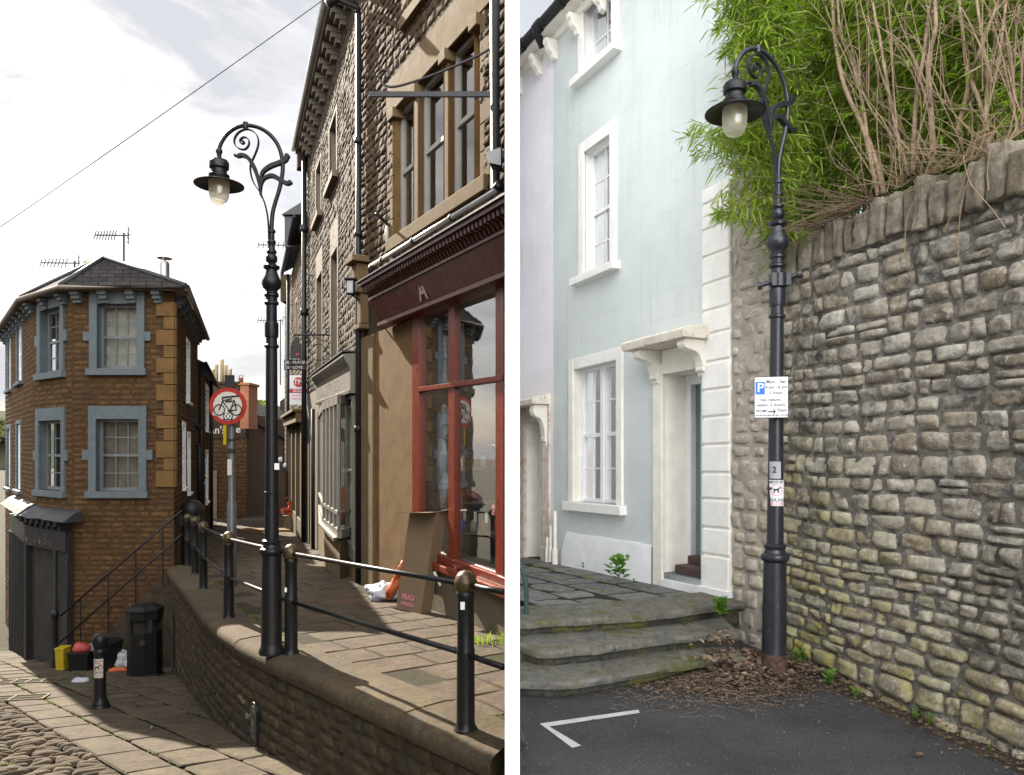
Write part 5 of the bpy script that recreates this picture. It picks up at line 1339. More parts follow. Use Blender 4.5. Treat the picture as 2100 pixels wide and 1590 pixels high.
for p, q, n in ((pa,pb,1),(pb,pc,4),(pc,pd,1)):
    L = (Vector(q)-Vector(p)).length; t_ = .05/L
    for k in range(n+1):
        c = k/n; bayquad(m, p, q, max(0,c-t_), min(1,c+t_), vb0, vb1-.02)
    bayquad(m, p, q, 0, 1, vb0-.10, vb0+.05, .08); bayquad(m, p, q, 0, 1, vb1-.16, vb1-.001, .06); bayquad(m, p, q, 0, 1, vb0+.30, vb0+.36, .045)
    g.quad(*[Vector((*x,z)) for x, z in ((p,vb0),(q,vb0),(q,vb1),(p,vb1))])
bay = m.build('bay_window', M['shop_white'], PALE)
for v in g.v: v -= Vector((FB.n.x,FB.n.y,0))*.03
g.build('pane', M['glass'], bay)
m = MB(); m.prism([Vector((*x, vb0-.10)) for x in (pa,pb,pc,pd)], (0,0,-.001)); 
for p in (pb,pc): pass
pe = [FB.W(uPa-.06,vb0-.16,.02),FB.W(uA-.02,vb0-.16,wB+.07),FB.W(uB_+.02,vb0-.16,wB+.07),FB.W(uPd+.06,vb0-.16,.02)]; m.prism(pe, (0,0,.06)); m.build('sill', M['shop_white'], bay, bevel=.006)
m = MB(); pe = [FB.W(uPa,-3.2,.02),FB.W(uA,-3.2,wB-.04),FB.W(uB_,-3.2,wB-.04),FB.W(uPd,-3.2,.02)]; m.prism(pe, (0,0,3.2+vb0-.161)); m.build('bay_base', M['bath'], PALE)
m = MB(); m.quad(FB.W(uPa,vb0,.01),FB.W(uPd,vb0,.01),FB.W(uPd,vb1,.01),FB.W(uPa,vb1,.01)); m.build('room_shadow', M['room'], PALE)
FB.holes = []
u1_, u2_ = .10, FB.u(724)-.25
window_unit(PALE, FB, .14, max(.45, uPa-.10), bu(730,1118)[1], vf0-.03, depth=-.09, nx=1, ny=2, frame='shop_white', hang=False, sill=('shop_white',.12,.22,.08))
m = MB(); m.fbox(FB, .05, uPa-.02, -3.2, bu(730,1118)[1]-.12, 0, .10); m.build('stall_riser', M['bath'], PALE)
m = MB(); q = FB.W((uPa+uA)/2+.35, vb0+.05, .16); m.lathe(q, [(.09,0),(.11,.25),(.10,.62),(.08,.7)], 12); o = m.build('orange_drum', M['orange'], None, smooth=True); tag(o, 'orange drum standing inside the white bay window', 'drum')
m = MB(); u = uPd+.5; m.tube([FB.W(u, vf0-.05, .10), FB.W(u, -3, .10)], .05, 10); m.build('drainpipe', M['pipe_black'], PALE, smooth=True)

# ================================================================ third building
THIRD = thing('narrow_shop_house', tuple(FC.W(3,-2.7)), 'narrow stone house with stone shopfront, furthest in the right-hand row', 'building')
fu = FC.uv
vE3 = fu(626, 470)[1]
FC.holes = []
window_unit(THIRD, FC, FC.u(628.2), FC.u(624), fu(626,580)[1], fu(626,505)[1], depth=.10, nx=2, ny=2, frame='white', sur=(.12,'surround',.03), sill=('surround',.1,.1,.15))
window_unit(THIRD, FC, FC.u(628.2), FC.u(624), fu(626,760)[1], fu(626,640)[1], depth=.10, nx=2, ny=2, frame='white', sur=(.12,'surround',.03), sill=('surround',.1,.1,.15))
window_unit(THIRD, FC, FC.u(611), FC.u(607.5), fu(609,720)[1], fu(609,620)[1], depth=.10, nx=2, ny=2, frame='white', sur=(.12,'surround',.03), sill=('surround',.1,.1,.15))
vs0, vs1 = fu(620, 862, .3)[1], fu(620, 838, .3)[1]
Lc = uC1
mb = MB(); stones(mb, FC.W, .0, Lc, vs1, vE3, (.13,.24), (.2,.45), .014, .03, 2, 2, FC.holes, .012, 4, .2, 95); wl = mb.build('wall', M['honey'], THIRD, smooth=True)
mb = MB(); sheet(mb, FC.W, 0, Lc, -3.6, vE3+.1, FC.holes, .004, 3); e1 = FC.W(Lc,0); mb.quad((e1.x,e1.y,-3.6),(e1.x+5,e1.y+1,-3.6),(e1.x+5,e1.y+1,vE3),(e1.x,e1.y,vE3)); mb.build('mortar', M['mortar_w'], wl)
rf = MB(); a = FC.W(-.1, vE3+.1, .35); b_ = FC.W(Lc+.1, vE3+.1, .35); rf.quad(a, b_, b_+Vector((3.2,1.0,2.0)), a+Vector((3.2,1.0,2.0))); rf.build('roof', M['slate'], THIRD, uvf=lambda p:(p.y,p.x*1.4))
m = MB(); m.tube([a,b_], .07, 8); m.build('gutter', M['pipe_black'], THIRD, smooth=True)
m = MB(); q = FC.W(3.4,vE3,-.05); m.box(q.x-.35,q.x+.9,q.y-.6,q.y+.6,vE3,vE3+1.0); m.prism([q+Vector((-.42,-.7,1.0)),q+Vector((.3,-.7,1.45)),q+Vector((1.0,-.7,1.0))],(0,1.4,0)); m.build('dormer', M['lead'], THIRD)
m = MB(); m.fbox(FC, .1, Lc-.2, vs0, vs1, 0, .32); m.fbox(FC, .05, Lc-.15, vs1, vs1+.10, 0, .42); m.build('fascia', M['bath'], THIRD, bevel=.02)
for k in range(4):
    m = MB(); u = .2+k*(Lc-.7)/3; m.fbox(FC, u, u+.35, -3.6, vs0, 0, .16); m.build('pilaster', M['bath'], THIRD, bevel=.01)
m = MB(); m.fbox(FC, .55, Lc-.5, -3.6, fu(620,1062)[1], 0, .14); m.build('stall_riser', M['render'], THIRD)
m = MB(); m.fbox(FC, .55, Lc-.5, fu(620,1062)[1], vs0, .0, .03); win3 = m.build('window', M['void'], THIRD)
m = MB()
for k in range(7): u = .8+k*(Lc-1.4)/6; m.fbox(FC, u-.03, u+.03, fu(620,1062)[1], vs0, .03, .10)
m.build('frame', M['shop_white'], win3)
u = Lc-.25; m = MB(); m.tube([FC.W(u, vE3, .15), FC.W(u, -3, .15)], .06, 8); m.build('downpipe', M['pipe_black'], THIRD, smooth=True)
FOURTH = thing('end_house', tuple(FC.W(Lc+2,-2.9)), 'shaded slim house end just past the narrow shop, at the far end of the row', 'building')
mb = MB(); stones(mb, FC.W, Lc+.02, Lc+5, -4, fu(600,585)[1], (.16,.26), (.25,.5), .014, .02, 2, 2, (), .01, 4, .2, 96); mb.build('wall', M['honey'], FOURTH, smooth=True)
mb = MB(); sheet(mb, FC.W, Lc+.02, Lc+5, -4, fu(600,585)[1]+.1, (), .004, 3); e1 = FC.W(Lc+5,0); mb.quad((e1.x,e1.y,-4),(e1.x+5,e1.y+1,-4),(e1.x+5,e1.y+1,vE3-1.0),(e1.x,e1.y,vE3-1.0)); mb.build('mortar', M['mortar_w'], FOURTH)
m = MB(); m.box(*[0]*6) if False else None
q = FC.W(Lc+2.2, fu(600,585)[1], .1); m.box(q.x-.1,q.x+.7,q.y-.4,q.y+.4,q.z-.2,q.z+.9); m.build('chimney', M['mortar_w'], FOURTH)
b = P(614,560,24.5); aerial((b.x,b.y,b.z), P(0,500,24.5).z-b.z, .05, 'TV aerial seen behind the lamp post, at the eaves of the narrow house', 8, 1.35)
b = P(575,760,30); aerial((b.x,b.y,b.z-.6), P(0,655,30).z-b.z+.6, .05, 'farthest small TV aerial low beside the lamp post', 7, .9)

# hanging signs along the row
Yb = 21.3
AB = thing('agent_board', tuple(P(611,800,Yb)), 'white and red SOLD board fixed out from the stone row', 'sign')
a, b = P(594,830,Yb), P(630,770,Yb); m = MB(); m.box(a.x,b.x,Yb,Yb+.03,a.z,b.z); m.build('panel', M['sign_white'], AB)
m = MB(); a2, b2_ = P(594,806,Yb), P(630,797.5,Yb); m.box(a.x,b.x,Yb-.006,Yb-.002,a2.z,b2_.z); m.build('red_band', M['board_red'], AB)
c = P(612,784,Yb); m = MB(); m.tube([c+Vector((0,-.008,0)), c+Vector((0,-.002,0))], .145, 24); m.build('roundel', M['board_red'], AB)
text(AB, 'monogram', 'TM', P(612,784,Yb-.012)+Vector((0,0,-.0)), FRONT, .20, M['sign_white']); text(AB, 'sold_word', 'SOLD', P(612,801.8,Yb-.012), FRONT, .12, M['sign_white'])
for y_, h in ((811,.045),(818,.05)):
    m = MB(); q = P(612,y_,Yb-.006); rg = random.Random(y_)
    x = q.x-.2
    while x < q.x+.2: wd = rg.uniform(.015,.03); m.box(x, x+wd, q.y, q.y+.003, q.z-h/2, q.z+h/2); x += wd+.012
    m.build('small_print', M['sign_pink'], AB)
m = MB(); m.tube([P(629,775,Yb), P(640,775,Yb)], .02, 6); m.build('bracket', M['black'], AB)
HS = thing('hanging_sign', tuple(P(605,748,19.6)), 'black framed openwork sign with two lines of letters, hung beside the downpipe', 'sign')
Yh = 19.6; a, b = P(583,759,Yh), P(627,738,Yh); m = MB()
for (x0, x1, z0, z1) in ((a.x,b.x,a.z,a.z+.02),(a.x,b.x,b.z-.02,b.z),(a.x,a.x+.02,a.z,b.z),(b.x-.02,b.x,a.z,b.z),(a.x,b.x,(a.z+b.z)/2-.008,(a.z+b.z)/2+.008)): m.box(x0,x1,Yh-.015,Yh+.015,z0,z1)
m.build('frame', M['black'], HS)
text(HS, 'letters', 'DE · PLATES', P(605,743.3,Yh), FRONT, .105, M['sign_cream']); text(HS, 'letters', 'E · LOVE', P(605,753.7,Yh), FRONT, .105, M['sign_cream'])
m = MB(); m.box(P(591,0,Yh).x, b.x-.02, Yh+.004, Yh+.012, a.z+.02, b.z-.02); m.build('backboard', M['shop_dark'], HS)
PS = thing('shaped_sign', tuple(P(606,712,19.8)), 'black pub-style shaped sign hanging from an ornate scrolled bracket', 'sign')
Y_ = 19.8; pts = [P(x,y,Y_) for x, y in ((595,735),(617,735),(617,706),(614,703),(612,693),(606,690),(601,700),(596,708))]; m = MB(); m.prism(pts, (0,.05,0)); o = m.build('panel', M['shop_dark'], PS); fixnormals(o)
m = MB(); q = P(600,709,Y_-.01); m.tube([q, q+Vector((0,-.01,0))], .05, 5); m.build('gold_motif', M['brass'], PS)
m = MB(); q = P(610,727,Y_-.01); m.box(q.x-.035,q.x+.035,q.y-.005,q.y,q.z-.03,q.z+.03); m.build('red_motif', M['board_red'], PS)
OB = thing('ornate_bracket', tuple(P(680,690,16.4)), 'ornate scrolled wrought iron bracket reaching out over the bay shopfront', 'bracket')
Yo = 16.4; q = lambda x, y: P(x, y, Yo)
m = MB(); m.tube([q(602,687), q(681,687)], .022, 6); m.tube([q(679,678), q(680,738)], .018, 6)
for pts in ([(681,705),(668,700),(655,697),(643,690)], [(680,722),(672,726),(665,712),(655,706),(641,709)], [(677,730),(665,738),(650,739),(640,738)], [(675,672),(668,676),(672,682),(678,680),(676,675)], [(640,684),(632,679),(626,682),(630,685)], [(636,695),(631,690),(627,697),(633,702),(637,698)]):
    m.strap(catmull([q(*p) for p in pts], 5), (0,.03,0), .016)
m.build('scrollwork', M['black'], OB)
m = MB(); m.tube([P(604,688,19.8), P(604,693,19.8)], .012, 5); m.build('hanger', M['black'], PS)
# low planter, step, street lanterns at the far end
b = gu_px(598, 1090); PL = thing('planter', tuple(b), 'brown planter with orange-red flowers by the far doorway', 'planter')
m = MB(); s = b.y/11; m.lathe(b, [(.10*s,0),(.12*s,.22*s),(.13*s,.24*s)], 14); m.build('pot', M['wood'], PL, smooth=True, angle=40)
m = MB(); rg = random.Random(2)
for k in range(90):
    c = b+Vector((rg.gauss(0,.06*s), rg.gauss(0,.05*s), .25*s+abs(rg.gauss(0,.09*s)))); m.cr = rg.random(); a_ = Vector((rg.gauss(0,1),rg.gauss(0,1),rg.gauss(0,1))).normalized()*.03*s; b_ = a_.orthogonal(); m.add([c-a_,c+b_,c+a_,c-b_], [(0,1,2,3)])
m.build('flowers', M['orange'], PL)
st = gu_px(555, 1092); m = MB(); m.box(st.x-1.1, st.x+1.0, st.y-.12, st.y+.5, st.z-.05, st.z+.10); o = m.build('threshold_step', M['panel'], None, bevel=.02); tag(o, 'long low stone step across the pavement at the alley mouth', 'step')
b = P(575,945,30); t = thing('globe_lights', tuple(b), 'pair of small clear globe lights on arms at the far wall', 'lamp')
m = MB(); m.tube([P(590,936,30), P(575,936,30)], .015, 6); m.tube([P(592,951,30), P(583,951,30)], .015, 6); m.build('arm', M['black'], t)
for px, py in ((575,943),(585,955)):
    m = MB(); blob(m, P(px,py,29.95), (Vector((.10,0,0)),Vector((0,.10,0)),Vector((0,0,.12))), 12, 8, 1, 0); m.build('globe', M['sign_white'], t, smooth=True)
# ================================================================ street things on the left
# no-vehicles sign
Ys = 11.8; c = P(467, 833, Ys); gz = gu(c.x, Ys)
TS = thing('road_sign', (c.x+.03, Ys+.06, gz), 'round red-ringed road sign with black cycle pictogram on a grey pole', 'road sign')
m = MB(); m.lathe((c.x+.03,Ys+.09,gz), [(.075,0),(.075,1.35),(.055,1.38),(.05,c.z+.36-gz),(.002,c.z+.365-gz)], 14); m.build('pole', M['galv'], TS, smooth=True, angle=40)
m = MB(); m.box(c.x-.05,c.x+.10,Ys+.0,Ys+.03,c.z+.30,c.z+.50); m.build('bracket', M['shop_dark'], TS)
m = MB(); m.tube([c+Vector((0,.0,0)), c+Vector((0,.012,0))], .300, 48); disc = m.build('disc', M['sign_red'], TS)
m = MB(); m.tube([c+Vector((0,-.004,0)), c+Vector((0,-.001,0))], .232, 48); m.build('face', M['sign_cream'], disc)
def q(x, y): return P(x, y, Ys-.008)
m = MB()
for cx_ in (449.5, 484.5):
    ce = q(cx_, 841); 
    m.strap([ce+Vector((math.cos(a)*.085,0,math.sin(a)*.085)) for a in [2*math.pi*i/24 for i in range(25)]], (0,.004,0), .018)
def ln(pts, th=.02): m.strap([q(*p) for p in pts], (0,.004,0), th)
ln([(449,841),(457,822),(476,818)]); ln([(457,824),(471,843),(480,822)]); ln([(471,843),(485,841)]); ln([(480,820),(485,841)]); ln([(457,826),(456,816)]); ln([(455,816),(490,812)], .03); ln([(462,824),(477,823)], .03); ln([(470,843),(474,850)],.014)
m.tube([q(471,843)+Vector((0,-.003,0)), q(471,843)+Vector((0,.003,0))], .028, 14)
m.build('pictogram', M['sign_black'], disc)
m = MB(); a, b = q(458,861), q(477,848); m.box(a.x,b.x,Ys-.009,Ys-.006,a.z,b.z); pl = m.build('number_plate', M['sign_black'], disc)
text(pl, 'number', '00', P(467.5,854.5,Ys-.012), FRONT, .115, M['sign_white'])
m = MB(); a, b = q(436,853), q(447,843); m.prism([Vector((a.x,Ys-.006,a.z+.01)),Vector((b.x,Ys-.006,a.z)),Vector((b.x-.01,Ys-.006,b.z)),Vector((a.x+.005,Ys-.006,b.z-.01))], (0,-.002,0)); m.build('sticker', M['bag_white'], disc)
m = MB(); a, b = P(458,912,Ys-.0), P(464,872,Ys); m.box(a.x,b.x,Ys-.005,Ys+.03,a.z,b.z); m.build('yellow_strip', M['yellow'], TS)
m = MB(); z = P(0,905,Ys).z; m.lathe((c.x+.03,Ys+.09,z), [(.056,0),(.06,.01),(.06,.03),(.056,.04)], 14); z = P(0,930,Ys).z; m.lathe((c.x+.03,Ys+.09,z), [(.056,0),(.062,.01),(.062,.07),(.056,.08)], 14); m.build('clamp', M['shop_dark'], TS)
m = MB(); z = P(0,975,Ys).z; m.box(c.x-.01,c.x+.06,Ys+.01,Ys+.02,z,z+.26); m.build('torn_notice', M['sign_cream'], TS)

m = MB(); q = P(568,957,6.84); m.box(q.x-.02,q.x+.025,q.y-.012,q.y-.008,q.z-.03,q.z+.03); tag(m.build('post_sticker', M['sign_white']), 'tiny white sticker on the left lamp post shaft', 'sticker')
# bollard
b = gl_px(205, 1453); k = b.y/9.7*1.0
BO = thing('bollard', tuple(b), 'black cast iron bollard with a white no-fouling sticker on the lower pavement', 'bollard')
m = MB(); h = 155/F*b.y
m.lathe(b, [(.118,0),(.122,.02),(.110,.045),(.100,.06),(.105,.075),(.080,.13),(.074,.17),(.066,h*.70),(.066,h*.73),(.080,h*.745),(.080,h*.775),(.070,h*.79),(.078,h*.82),(.094,h*.87),(.094,h*.925),(.08,h*.955),(.05,h*.985),(.004,h)], 26)
m.build('post', M['black'], BO, smooth=True, angle=40)
def curved_sticker(parent, c, r, z0, z1, a0, a1, mt, nm='sticker', n=8):
    m = MB(); vs = []
    for i in range(n+1):
        a = a0+(a1-a0)*i/n; vs += [Vector((c[0]+r*math.cos(a), c[1]+r*math.sin(a), z0)), Vector((c[0]+r*math.cos(a), c[1]+r*math.sin(a), z1))]
    m.add(vs, [(2*i,2*i+2,2*i+3,2*i+1) for i in range(n)]); return m.build(nm, mt, parent, smooth=True)
def cyl_bend(o, c, r, org_):      # wrap flat lettering round a post
    for v in o.data.vertices:
        x = v.co.x+org_.x-c[0]; a = -math.pi/2+x/r
        v.co.x = c[0]+(r+.001)*math.cos(a)-org_.x; v.co.y = c[1]+(r+.001)*math.sin(a)-org_.y
z0, z1 = b.z+h*.42, b.z+h*.67; rr = .0705
sk = curved_sticker(BO, b, rr, z0, z1, R(-150), R(-30), M['sign_cream'])
for tx, zz, sz, mk in (('MENDIP', z1-.03, .032, 'sign_black'), ('NO FOULING', z0+.065, .026, 'sign_black'), ('MAX FINE £1000', z0+.03, .017, 'sign_red')):
    o = text(sk, 'sticker_text', tx, (b.x, b.y, zz), FRONT, sz, M[mk], ext=.0003); cyl_bend(o, b, rr, b)
def dog(parent, cx, cz, s, c, r, org_, ring):
    m = MB(); f = lambda x, z: Vector((c[0]+cx+x*s, c[1], cz+z*s))
    m.strap([f(math.cos(a), math.sin(a)) for a in [2*math.pi*i/20 for i in range(21)]], (0,.0006,0), .12*s); o = m.build('ring', ring, parent); cyl_bend(o, c, r+.001, org_)
    m = MB()
    def L(pts, th): m.strap([f(*p) for p in pts], (0,.0006,0), th*s)
    L([(-.45,.05),(0,.08),(.35,.12)], .30); L([(.3,.15),(.5,.42)], .22); L([(.42,.42),(.75,.36)], .20); L([(-.4,0),(-.5,-.5)], .12); L([(-.25,0),(-.3,-.5)], .12); L([(.25,.05),(.25,-.5)], .12); L([(.38,.05),(.42,-.5)], .12); L([(-.45,.1),(-.65,.42)], .10)
    o = m.build('dog_pictogram', M['sign_black'], parent); cyl_bend(o, c, r+.001, org_)
dog(sk, 0, (z0+z1)/2+.015, .058, b, rr, b, M['sign_red'])

# stairs up to the alley along the corner house, with rail
ST = thing('stone_stair', (-7.7,14.0,-4.3), 'dark stone steps rising along the corner house to the raised pavement', 'steps')
n = 12; xa, xb = -8.35, -6.5; za, zb = -4.25, -2.35
m = MB()
for k in range(n):
    x0 = xa+(xb-xa)*k/n; m.cr = random.random(); m.box(x0, xb+.0, 14.10+.002*k, 14.49, -5, za+(zb-za)*(k+1)/n)
m.build('flight', M['stair'], ST)
SR = thing('stair_railing', (-8.3,13.4,-4.3), 'thin black two-bar handrail sloping up the stone steps by the corner house', 'railing')
Yr = 14.06; pr = lambda x, y: P(x, y, Yr)
m = MB(); m.tube([pr(124,1263), pr(372,1048)], .020, 8); m.tube([pr(122,1318), pr(374,1095)], .018, 8); m.build('handrail', M['black'], SR, smooth=True)
for x, y0, y1 in ((165,1228,1340),(222,1178,1300),(278,1130,1245),(334,1082,1200)):
    m = MB(); m.tube([pr(x,y0), pr(x,y1)], .014, 6); m.build('baluster', M['black'], SR)
b0 = gl_px(112,1380); m = MB(); m.lathe(P(112,1372,14.06), [(.07,0),(.06,.05),(.05,.9),(.055,.95),(.075,1.02),(.075,1.08),(.05,1.13),(.005,1.15)], 16); m.build('newel', M['black'], SR, smooth=True, angle=40)

# litter bins
def litter_bin(loc, hgt, wd, label, rz, dome=False):
    t = thing('litter_bin', (0,0,0), label, 'litter bin'); s = hgt
    m = MB()
    pts = [(-wd/2,-wd*.42),(wd/2,-wd*.42),(wd/2,wd*.42),(-wd/2,wd*.42)]
    m.lathe((0,0,0), [(wd*.54,0),(wd*.55,.03),(wd*.50,.06),(wd*.50,s*.62)], 8 if not dome else 20); 
    for k in range(6 if not dome else 0): a = 2*math.pi*(k+.5)/6
    m.build('drum', M['bin'], t, bevel=.01)
    m = MB(); nn = 8 if not dome else 20
    for k in range(nn):
        if k % 2 == 0: a = 2*math.pi*(k+.5)/nn; m.box(wd*.46*math.cos(a)-.035, wd*.46*math.cos(a)+.035, wd*.46*math.sin(a)-.035, wd*.46*math.sin(a)+.035, s*.62, s*.80)
    m.lathe((0,0,0), [(wd*.40,s*.60),(wd*.40,s*.80)], nn); m.build('aperture', M['void'], t)
    m = MB(); m.lathe((0,0,0), [(wd*.53,s*.79),(wd*.54,s*.90),(wd*.56,s*.91),(wd*.56,s*.93),(wd*.40,s*.975),(wd*.1,s)] if not dome else [(wd*.52,s*.78),(wd*.56,s*.80),(wd*.56,s*.86),(wd*.50,s*.92),(wd*.3,s*.98),(wd*.03,s)], nn); m.build('lid', M['bin'], t, smooth=dome, bevel=.008)
    m = MB(); m.tube([(-.02,-wd*.505,s*.50),(-.02,-wd*.475,s*.50)], .045, 16); m.build('gold_emblem', M['brass'], t)
    t.location = loc; t.rotation_euler = (0,0,rz); return t
b = gl_px(297, 1385); litter_bin(tuple(b), 148/F*b.y, 66/F*b.y, 'large black litter bin in the shade below the stone stair', R(22.5))
x = (394-CX)/F*15.0; litter_bin((x, 15.0, gu(x,15.0)), P(0,1025,15).z-gu(x,15), .42, 'domed black litter bin at the far end of the raised pavement by the corner house', 0, True)

# rubbish beside the stair
b = P(129,0,13.8); b.z = gl(0,13.8); s = b.y/F
YC = thing('yellow_caddy', tuple(b), 'small yellow plastic caddy on the pavement below the handrail', 'box')
m = MB(); w_ = 18*s/2; m.hexa([b+Vector(v) for v in ((-w_*.9,-.1,0),(w_*.9,-.1,0),(w_*.9,.1,0),(-w_*.9,.1,0),(-w_,-.12,44*s),(w_,-.12,44*s),(w_,.12,44*s),(-w_,.12,44*s))]); m.build('body', M['yellow'], YC, bevel=.01)
m = MB(); m.box(b.x-w_-.01,b.x+w_+.01,b.y-.13,b.y+.13,b.z+44*s,b.z+47*s); m.build('rim', M['yellow'], YC, bevel=.005)
b = P(170,0,13.75); b.z = gl(0,13.75); s = b.y/F
RC = thing('recycling_crate', tuple(b), 'black recycling crate standing in front of the handrail', 'crate')
m = MB(); w_ = 42*s/2; m.hexa([b+Vector(v) for v in ((-w_*.85,-.15,0),(w_*.85,-.15,0),(w_*.85,.15,0),(-w_*.85,.15,0),(-w_,-.18,38*s),(w_,-.18,38*s),(w_,.18,38*s),(-w_,.18,38*s))]); m.build('tub', M['bin'], RC, bevel=.012)
m = MB(); m.box(b.x-w_-.015,b.x+w_+.015,b.y-.195,b.y+.195,b.z+36*s,b.z+40*s); m.build('rim', M['bin'], RC, bevel=.006)
m = MB(); blob(m, b+Vector((-.02,0,40*s+.03)), (Vector((.17,0,0)),Vector((0,.14,0)),Vector((0,0,.14))), 16, 8, 1, .2, 5, .03); o = m.build('red_bag', M['red_bag'], None, smooth=True); tag(o, 'red plastic bag bulging out of the black recycling crate', 'bag')
c = P(195, 1325, 13.95); m = MB(); m.cr = .5; m.lathe((0,0,0), [(.16,-.38),(.2,-.02),(.215,0),(.2,.01),(.14,.05),(.01,.07)], 18); o = m.build('grey_tub', M['tub'], None, smooth=True, angle=45); o.location = c; o.rotation_euler = (R(12),R(-14),0); tag(o, 'grey-green lidded tub leaning behind the crate', 'tub')
m = MB(); m.lathe(Vector((P(224,0,13.7).x,13.7,gl(0,13.7))), [(.2,0),(.22,.5),(.24,.52),(.24,.56),(.1,.6),(.01,.6)], 16); o = m.build('black_tub', M['bin'], None, smooth=True, angle=45); tag(o, 'black round bin half hidden behind the bollard', 'bin')
for px, py, r_, lab in ((244,1345,.22,'big white rubbish bag heaped left of the large litter bin'),(262,1352,.15,'smaller white rubbish bag squeezed against the large litter bin')):
    b = P(px,0,13.75); b.z = gl(0,13.75); m = MB(); blob(m, b+Vector((0,0,r_*.7)), (Vector((r_,0,0)),Vector((0,r_*.8,0)),Vector((0,0,r_*.95))), 18, 12, 1, .45, px, r_*.68); o = m.build('rubbish_bag', M['bag_white'], None, smooth=True); tag(o, lab, 'bag', 'white rubbish bags')
b = P(250,0,13.6); b.z = gl(0,13.6); m = MB(); blob(m, b+Vector((0,-.1,.05)), (Vector((.2,0,0)),Vector((0,.07,0)),Vector((0,0,.05))), 14, 8, 1, .5, 8, .045); o = m.build('orange_wrapper', M['orange'], None, smooth=True); tag(o, 'crumpled orange wrapper below the white rubbish bags', 'litter')
b = gl_px(166,1400); m = MB(); blob(m, b+Vector((0,0,.03)), (Vector((.13,0,0)),Vector((0,.07,0)),Vector((0,0,.05))), 14, 8, 1, .6, 2, .028); o = m.build('paper_litter', M['bag_white'], None, smooth=True); tag(o, 'crumpled white paper on the lower flagstones left of the bollard', 'litter')
b = gl_px(311,1514-17); m = MB(); blob(m, b+Vector((0,0,.02)), (Vector((.03,0,0)),Vector((0,.03,0)),Vector((0,0,.025))), 8, 6, 1, .4, 2, .02); o = m.build('loose_pebble', M['galv'], None, smooth=True); tag(o, 'single loose pebble on the flagstones near the shadow edge', 'stone')
# iron gratings set in the pavement
for i, (px, py, lab) in enumerate(((28,1400,'long iron grating set in the pavement beside the dark shopfront'),(25,1434,'small pale access cover at the edge of the cobbles'))):
    c = gl_px(px, py); t = thing('pavement_grating', tuple(c), lab, 'grating'); m = MB()
    u = Vector((.93,.36,0)); v = Vector((-.36,.93,0)); L, Wd = ((.85,.26),(.42,.25))[i]; nb = (8,2)[i]
    def gp(a, b_, z=.016): q = c+u*a+v*b_; return Vector((q.x,q.y,gl(q.x,q.y)+z))
    def bar(a0,a1,b0,b1,z=.024): m.hexa([gp(a0,b0,0),gp(a1,b0,0),gp(a1,b1,0),gp(a0,b1,0),gp(a0,b0,z),gp(a1,b0,z),gp(a1,b1,z),gp(a0,b1,z)])
    bar(-L,L,-Wd,-Wd+.03); bar(-L,L,Wd-.03,Wd)
    for k in range(nb+1): a = -L+.015+(2*L-.03)*k/nb; bar(a-.015,a+.015,-Wd+.03,Wd-.03)
    bar(-L,L,-.012,.012,.022); m.build('bars', M['render'], t)
    m = MB(); m.quad(gp(-L,-Wd,.012),gp(L,-Wd,.012),gp(L,Wd,.012),gp(-L,Wd,.012)); m.build('infill', M['dirt'], t)
# overhead cable
m = MB(); a, b = P(-120,548,10), P(760,-70,8.5); m.tube([a+(b-a)*t_+Vector((0,0,-.12*4*t_*(1-t_)*.25)) for t_ in [i/16 for i in range(17)]], .0052, 6); tag(m.build('overhead_cable', M['galv']), 'thin cable strung across the sky over the alley', 'cable')

# grass tufts in the joints
def tuft(mb, c, n, h, spread, rg, wd=.006):
    for k in range(n):
        a = rg.uniform(0,6.28); p = Vector(c)+Vector((rg.gauss(0,spread), rg.gauss(0,spread), 0)); l = h*rg.uniform(.5,1.2); d = Vector((math.cos(a),math.sin(a),0))*l*rg.uniform(.2,.8); s = Vector((-math.sin(a),math.cos(a),0))*wd
        mb.add([p-s,p+s,p+d*.5+Vector((0,0,l*.7))+s*.7,p+d*.5+Vector((0,0,l*.7))-s*.7,p+d+Vector((0,0,l*.95))], [(0,1,2,3),(3,2,4)], rg.random())
rg = random.Random(6)
for px, py, nn, lab in ((665,1365,150,'grass tuft at the coping just right of the railing post by the lamp'),(620,1345,40,'tiny grass sprig beside the coping next to the lamp foot'),(1015,1512,130,'grass tuft by the foot of the nearest railing post'),(880,1465,90,'low grass patch along the coping before the nearest railing post')):
    c = gu_px(px, py); m = MB(); tuft(m, c, nn, .07, .06, rg, .004)
    tag(m.build('grass_tuft', M['grass']), lab, 'grass tuft', 'grass tufts along the coping')
m = MB()
c = Vector((P(1014,0,7.62).x, 7.62, gu(0,7.62)))
for k in range(70):
    tuft(m, c+Vector((rg.uniform(-.22,.10), rg.uniform(-.16,.16), 0)), 1, .12, .02, rg, .005)
tag(m.build('grass_tuft', M['grass']), 'loose grass clump below the shop sill at the right edge', 'grass tuft', 'grass tufts along the coping')
m = MB()
for k in range(160):
    v = rg.choice([.425,.425,1.0,1.5]); u = rg.uniform(-4,8); q = mp_low_flag(u, v, 0)
    if q.y < 14 and edge_dist(q.x,q.y) < 0 : tuft(m, q, 4, .015, .012, rg, .004)
for k in range(330):
    s_ = rg.uniform(2.5, ELEN); p, d, n = edge_at(s_); n = n*NS; q = p-n*(.43+abs(rg.gauss(0,.03)))
    if nz((s_*1.3,0,0)) > .02 and q.x < -.1: q = Vector((q.x, q.y, gu(q.x,q.y)+.005)); tuft(m, q, 5, .028, .02, rg, .004)
for k in range(14): q = mp_cob(rg.uniform(-1.5,0), rg.uniform(-6,-3), 0); tuft(m, q, 8, .035, .03, rg, .004)
tag(m.build('joint_moss', M['grass']), kind='stuff')

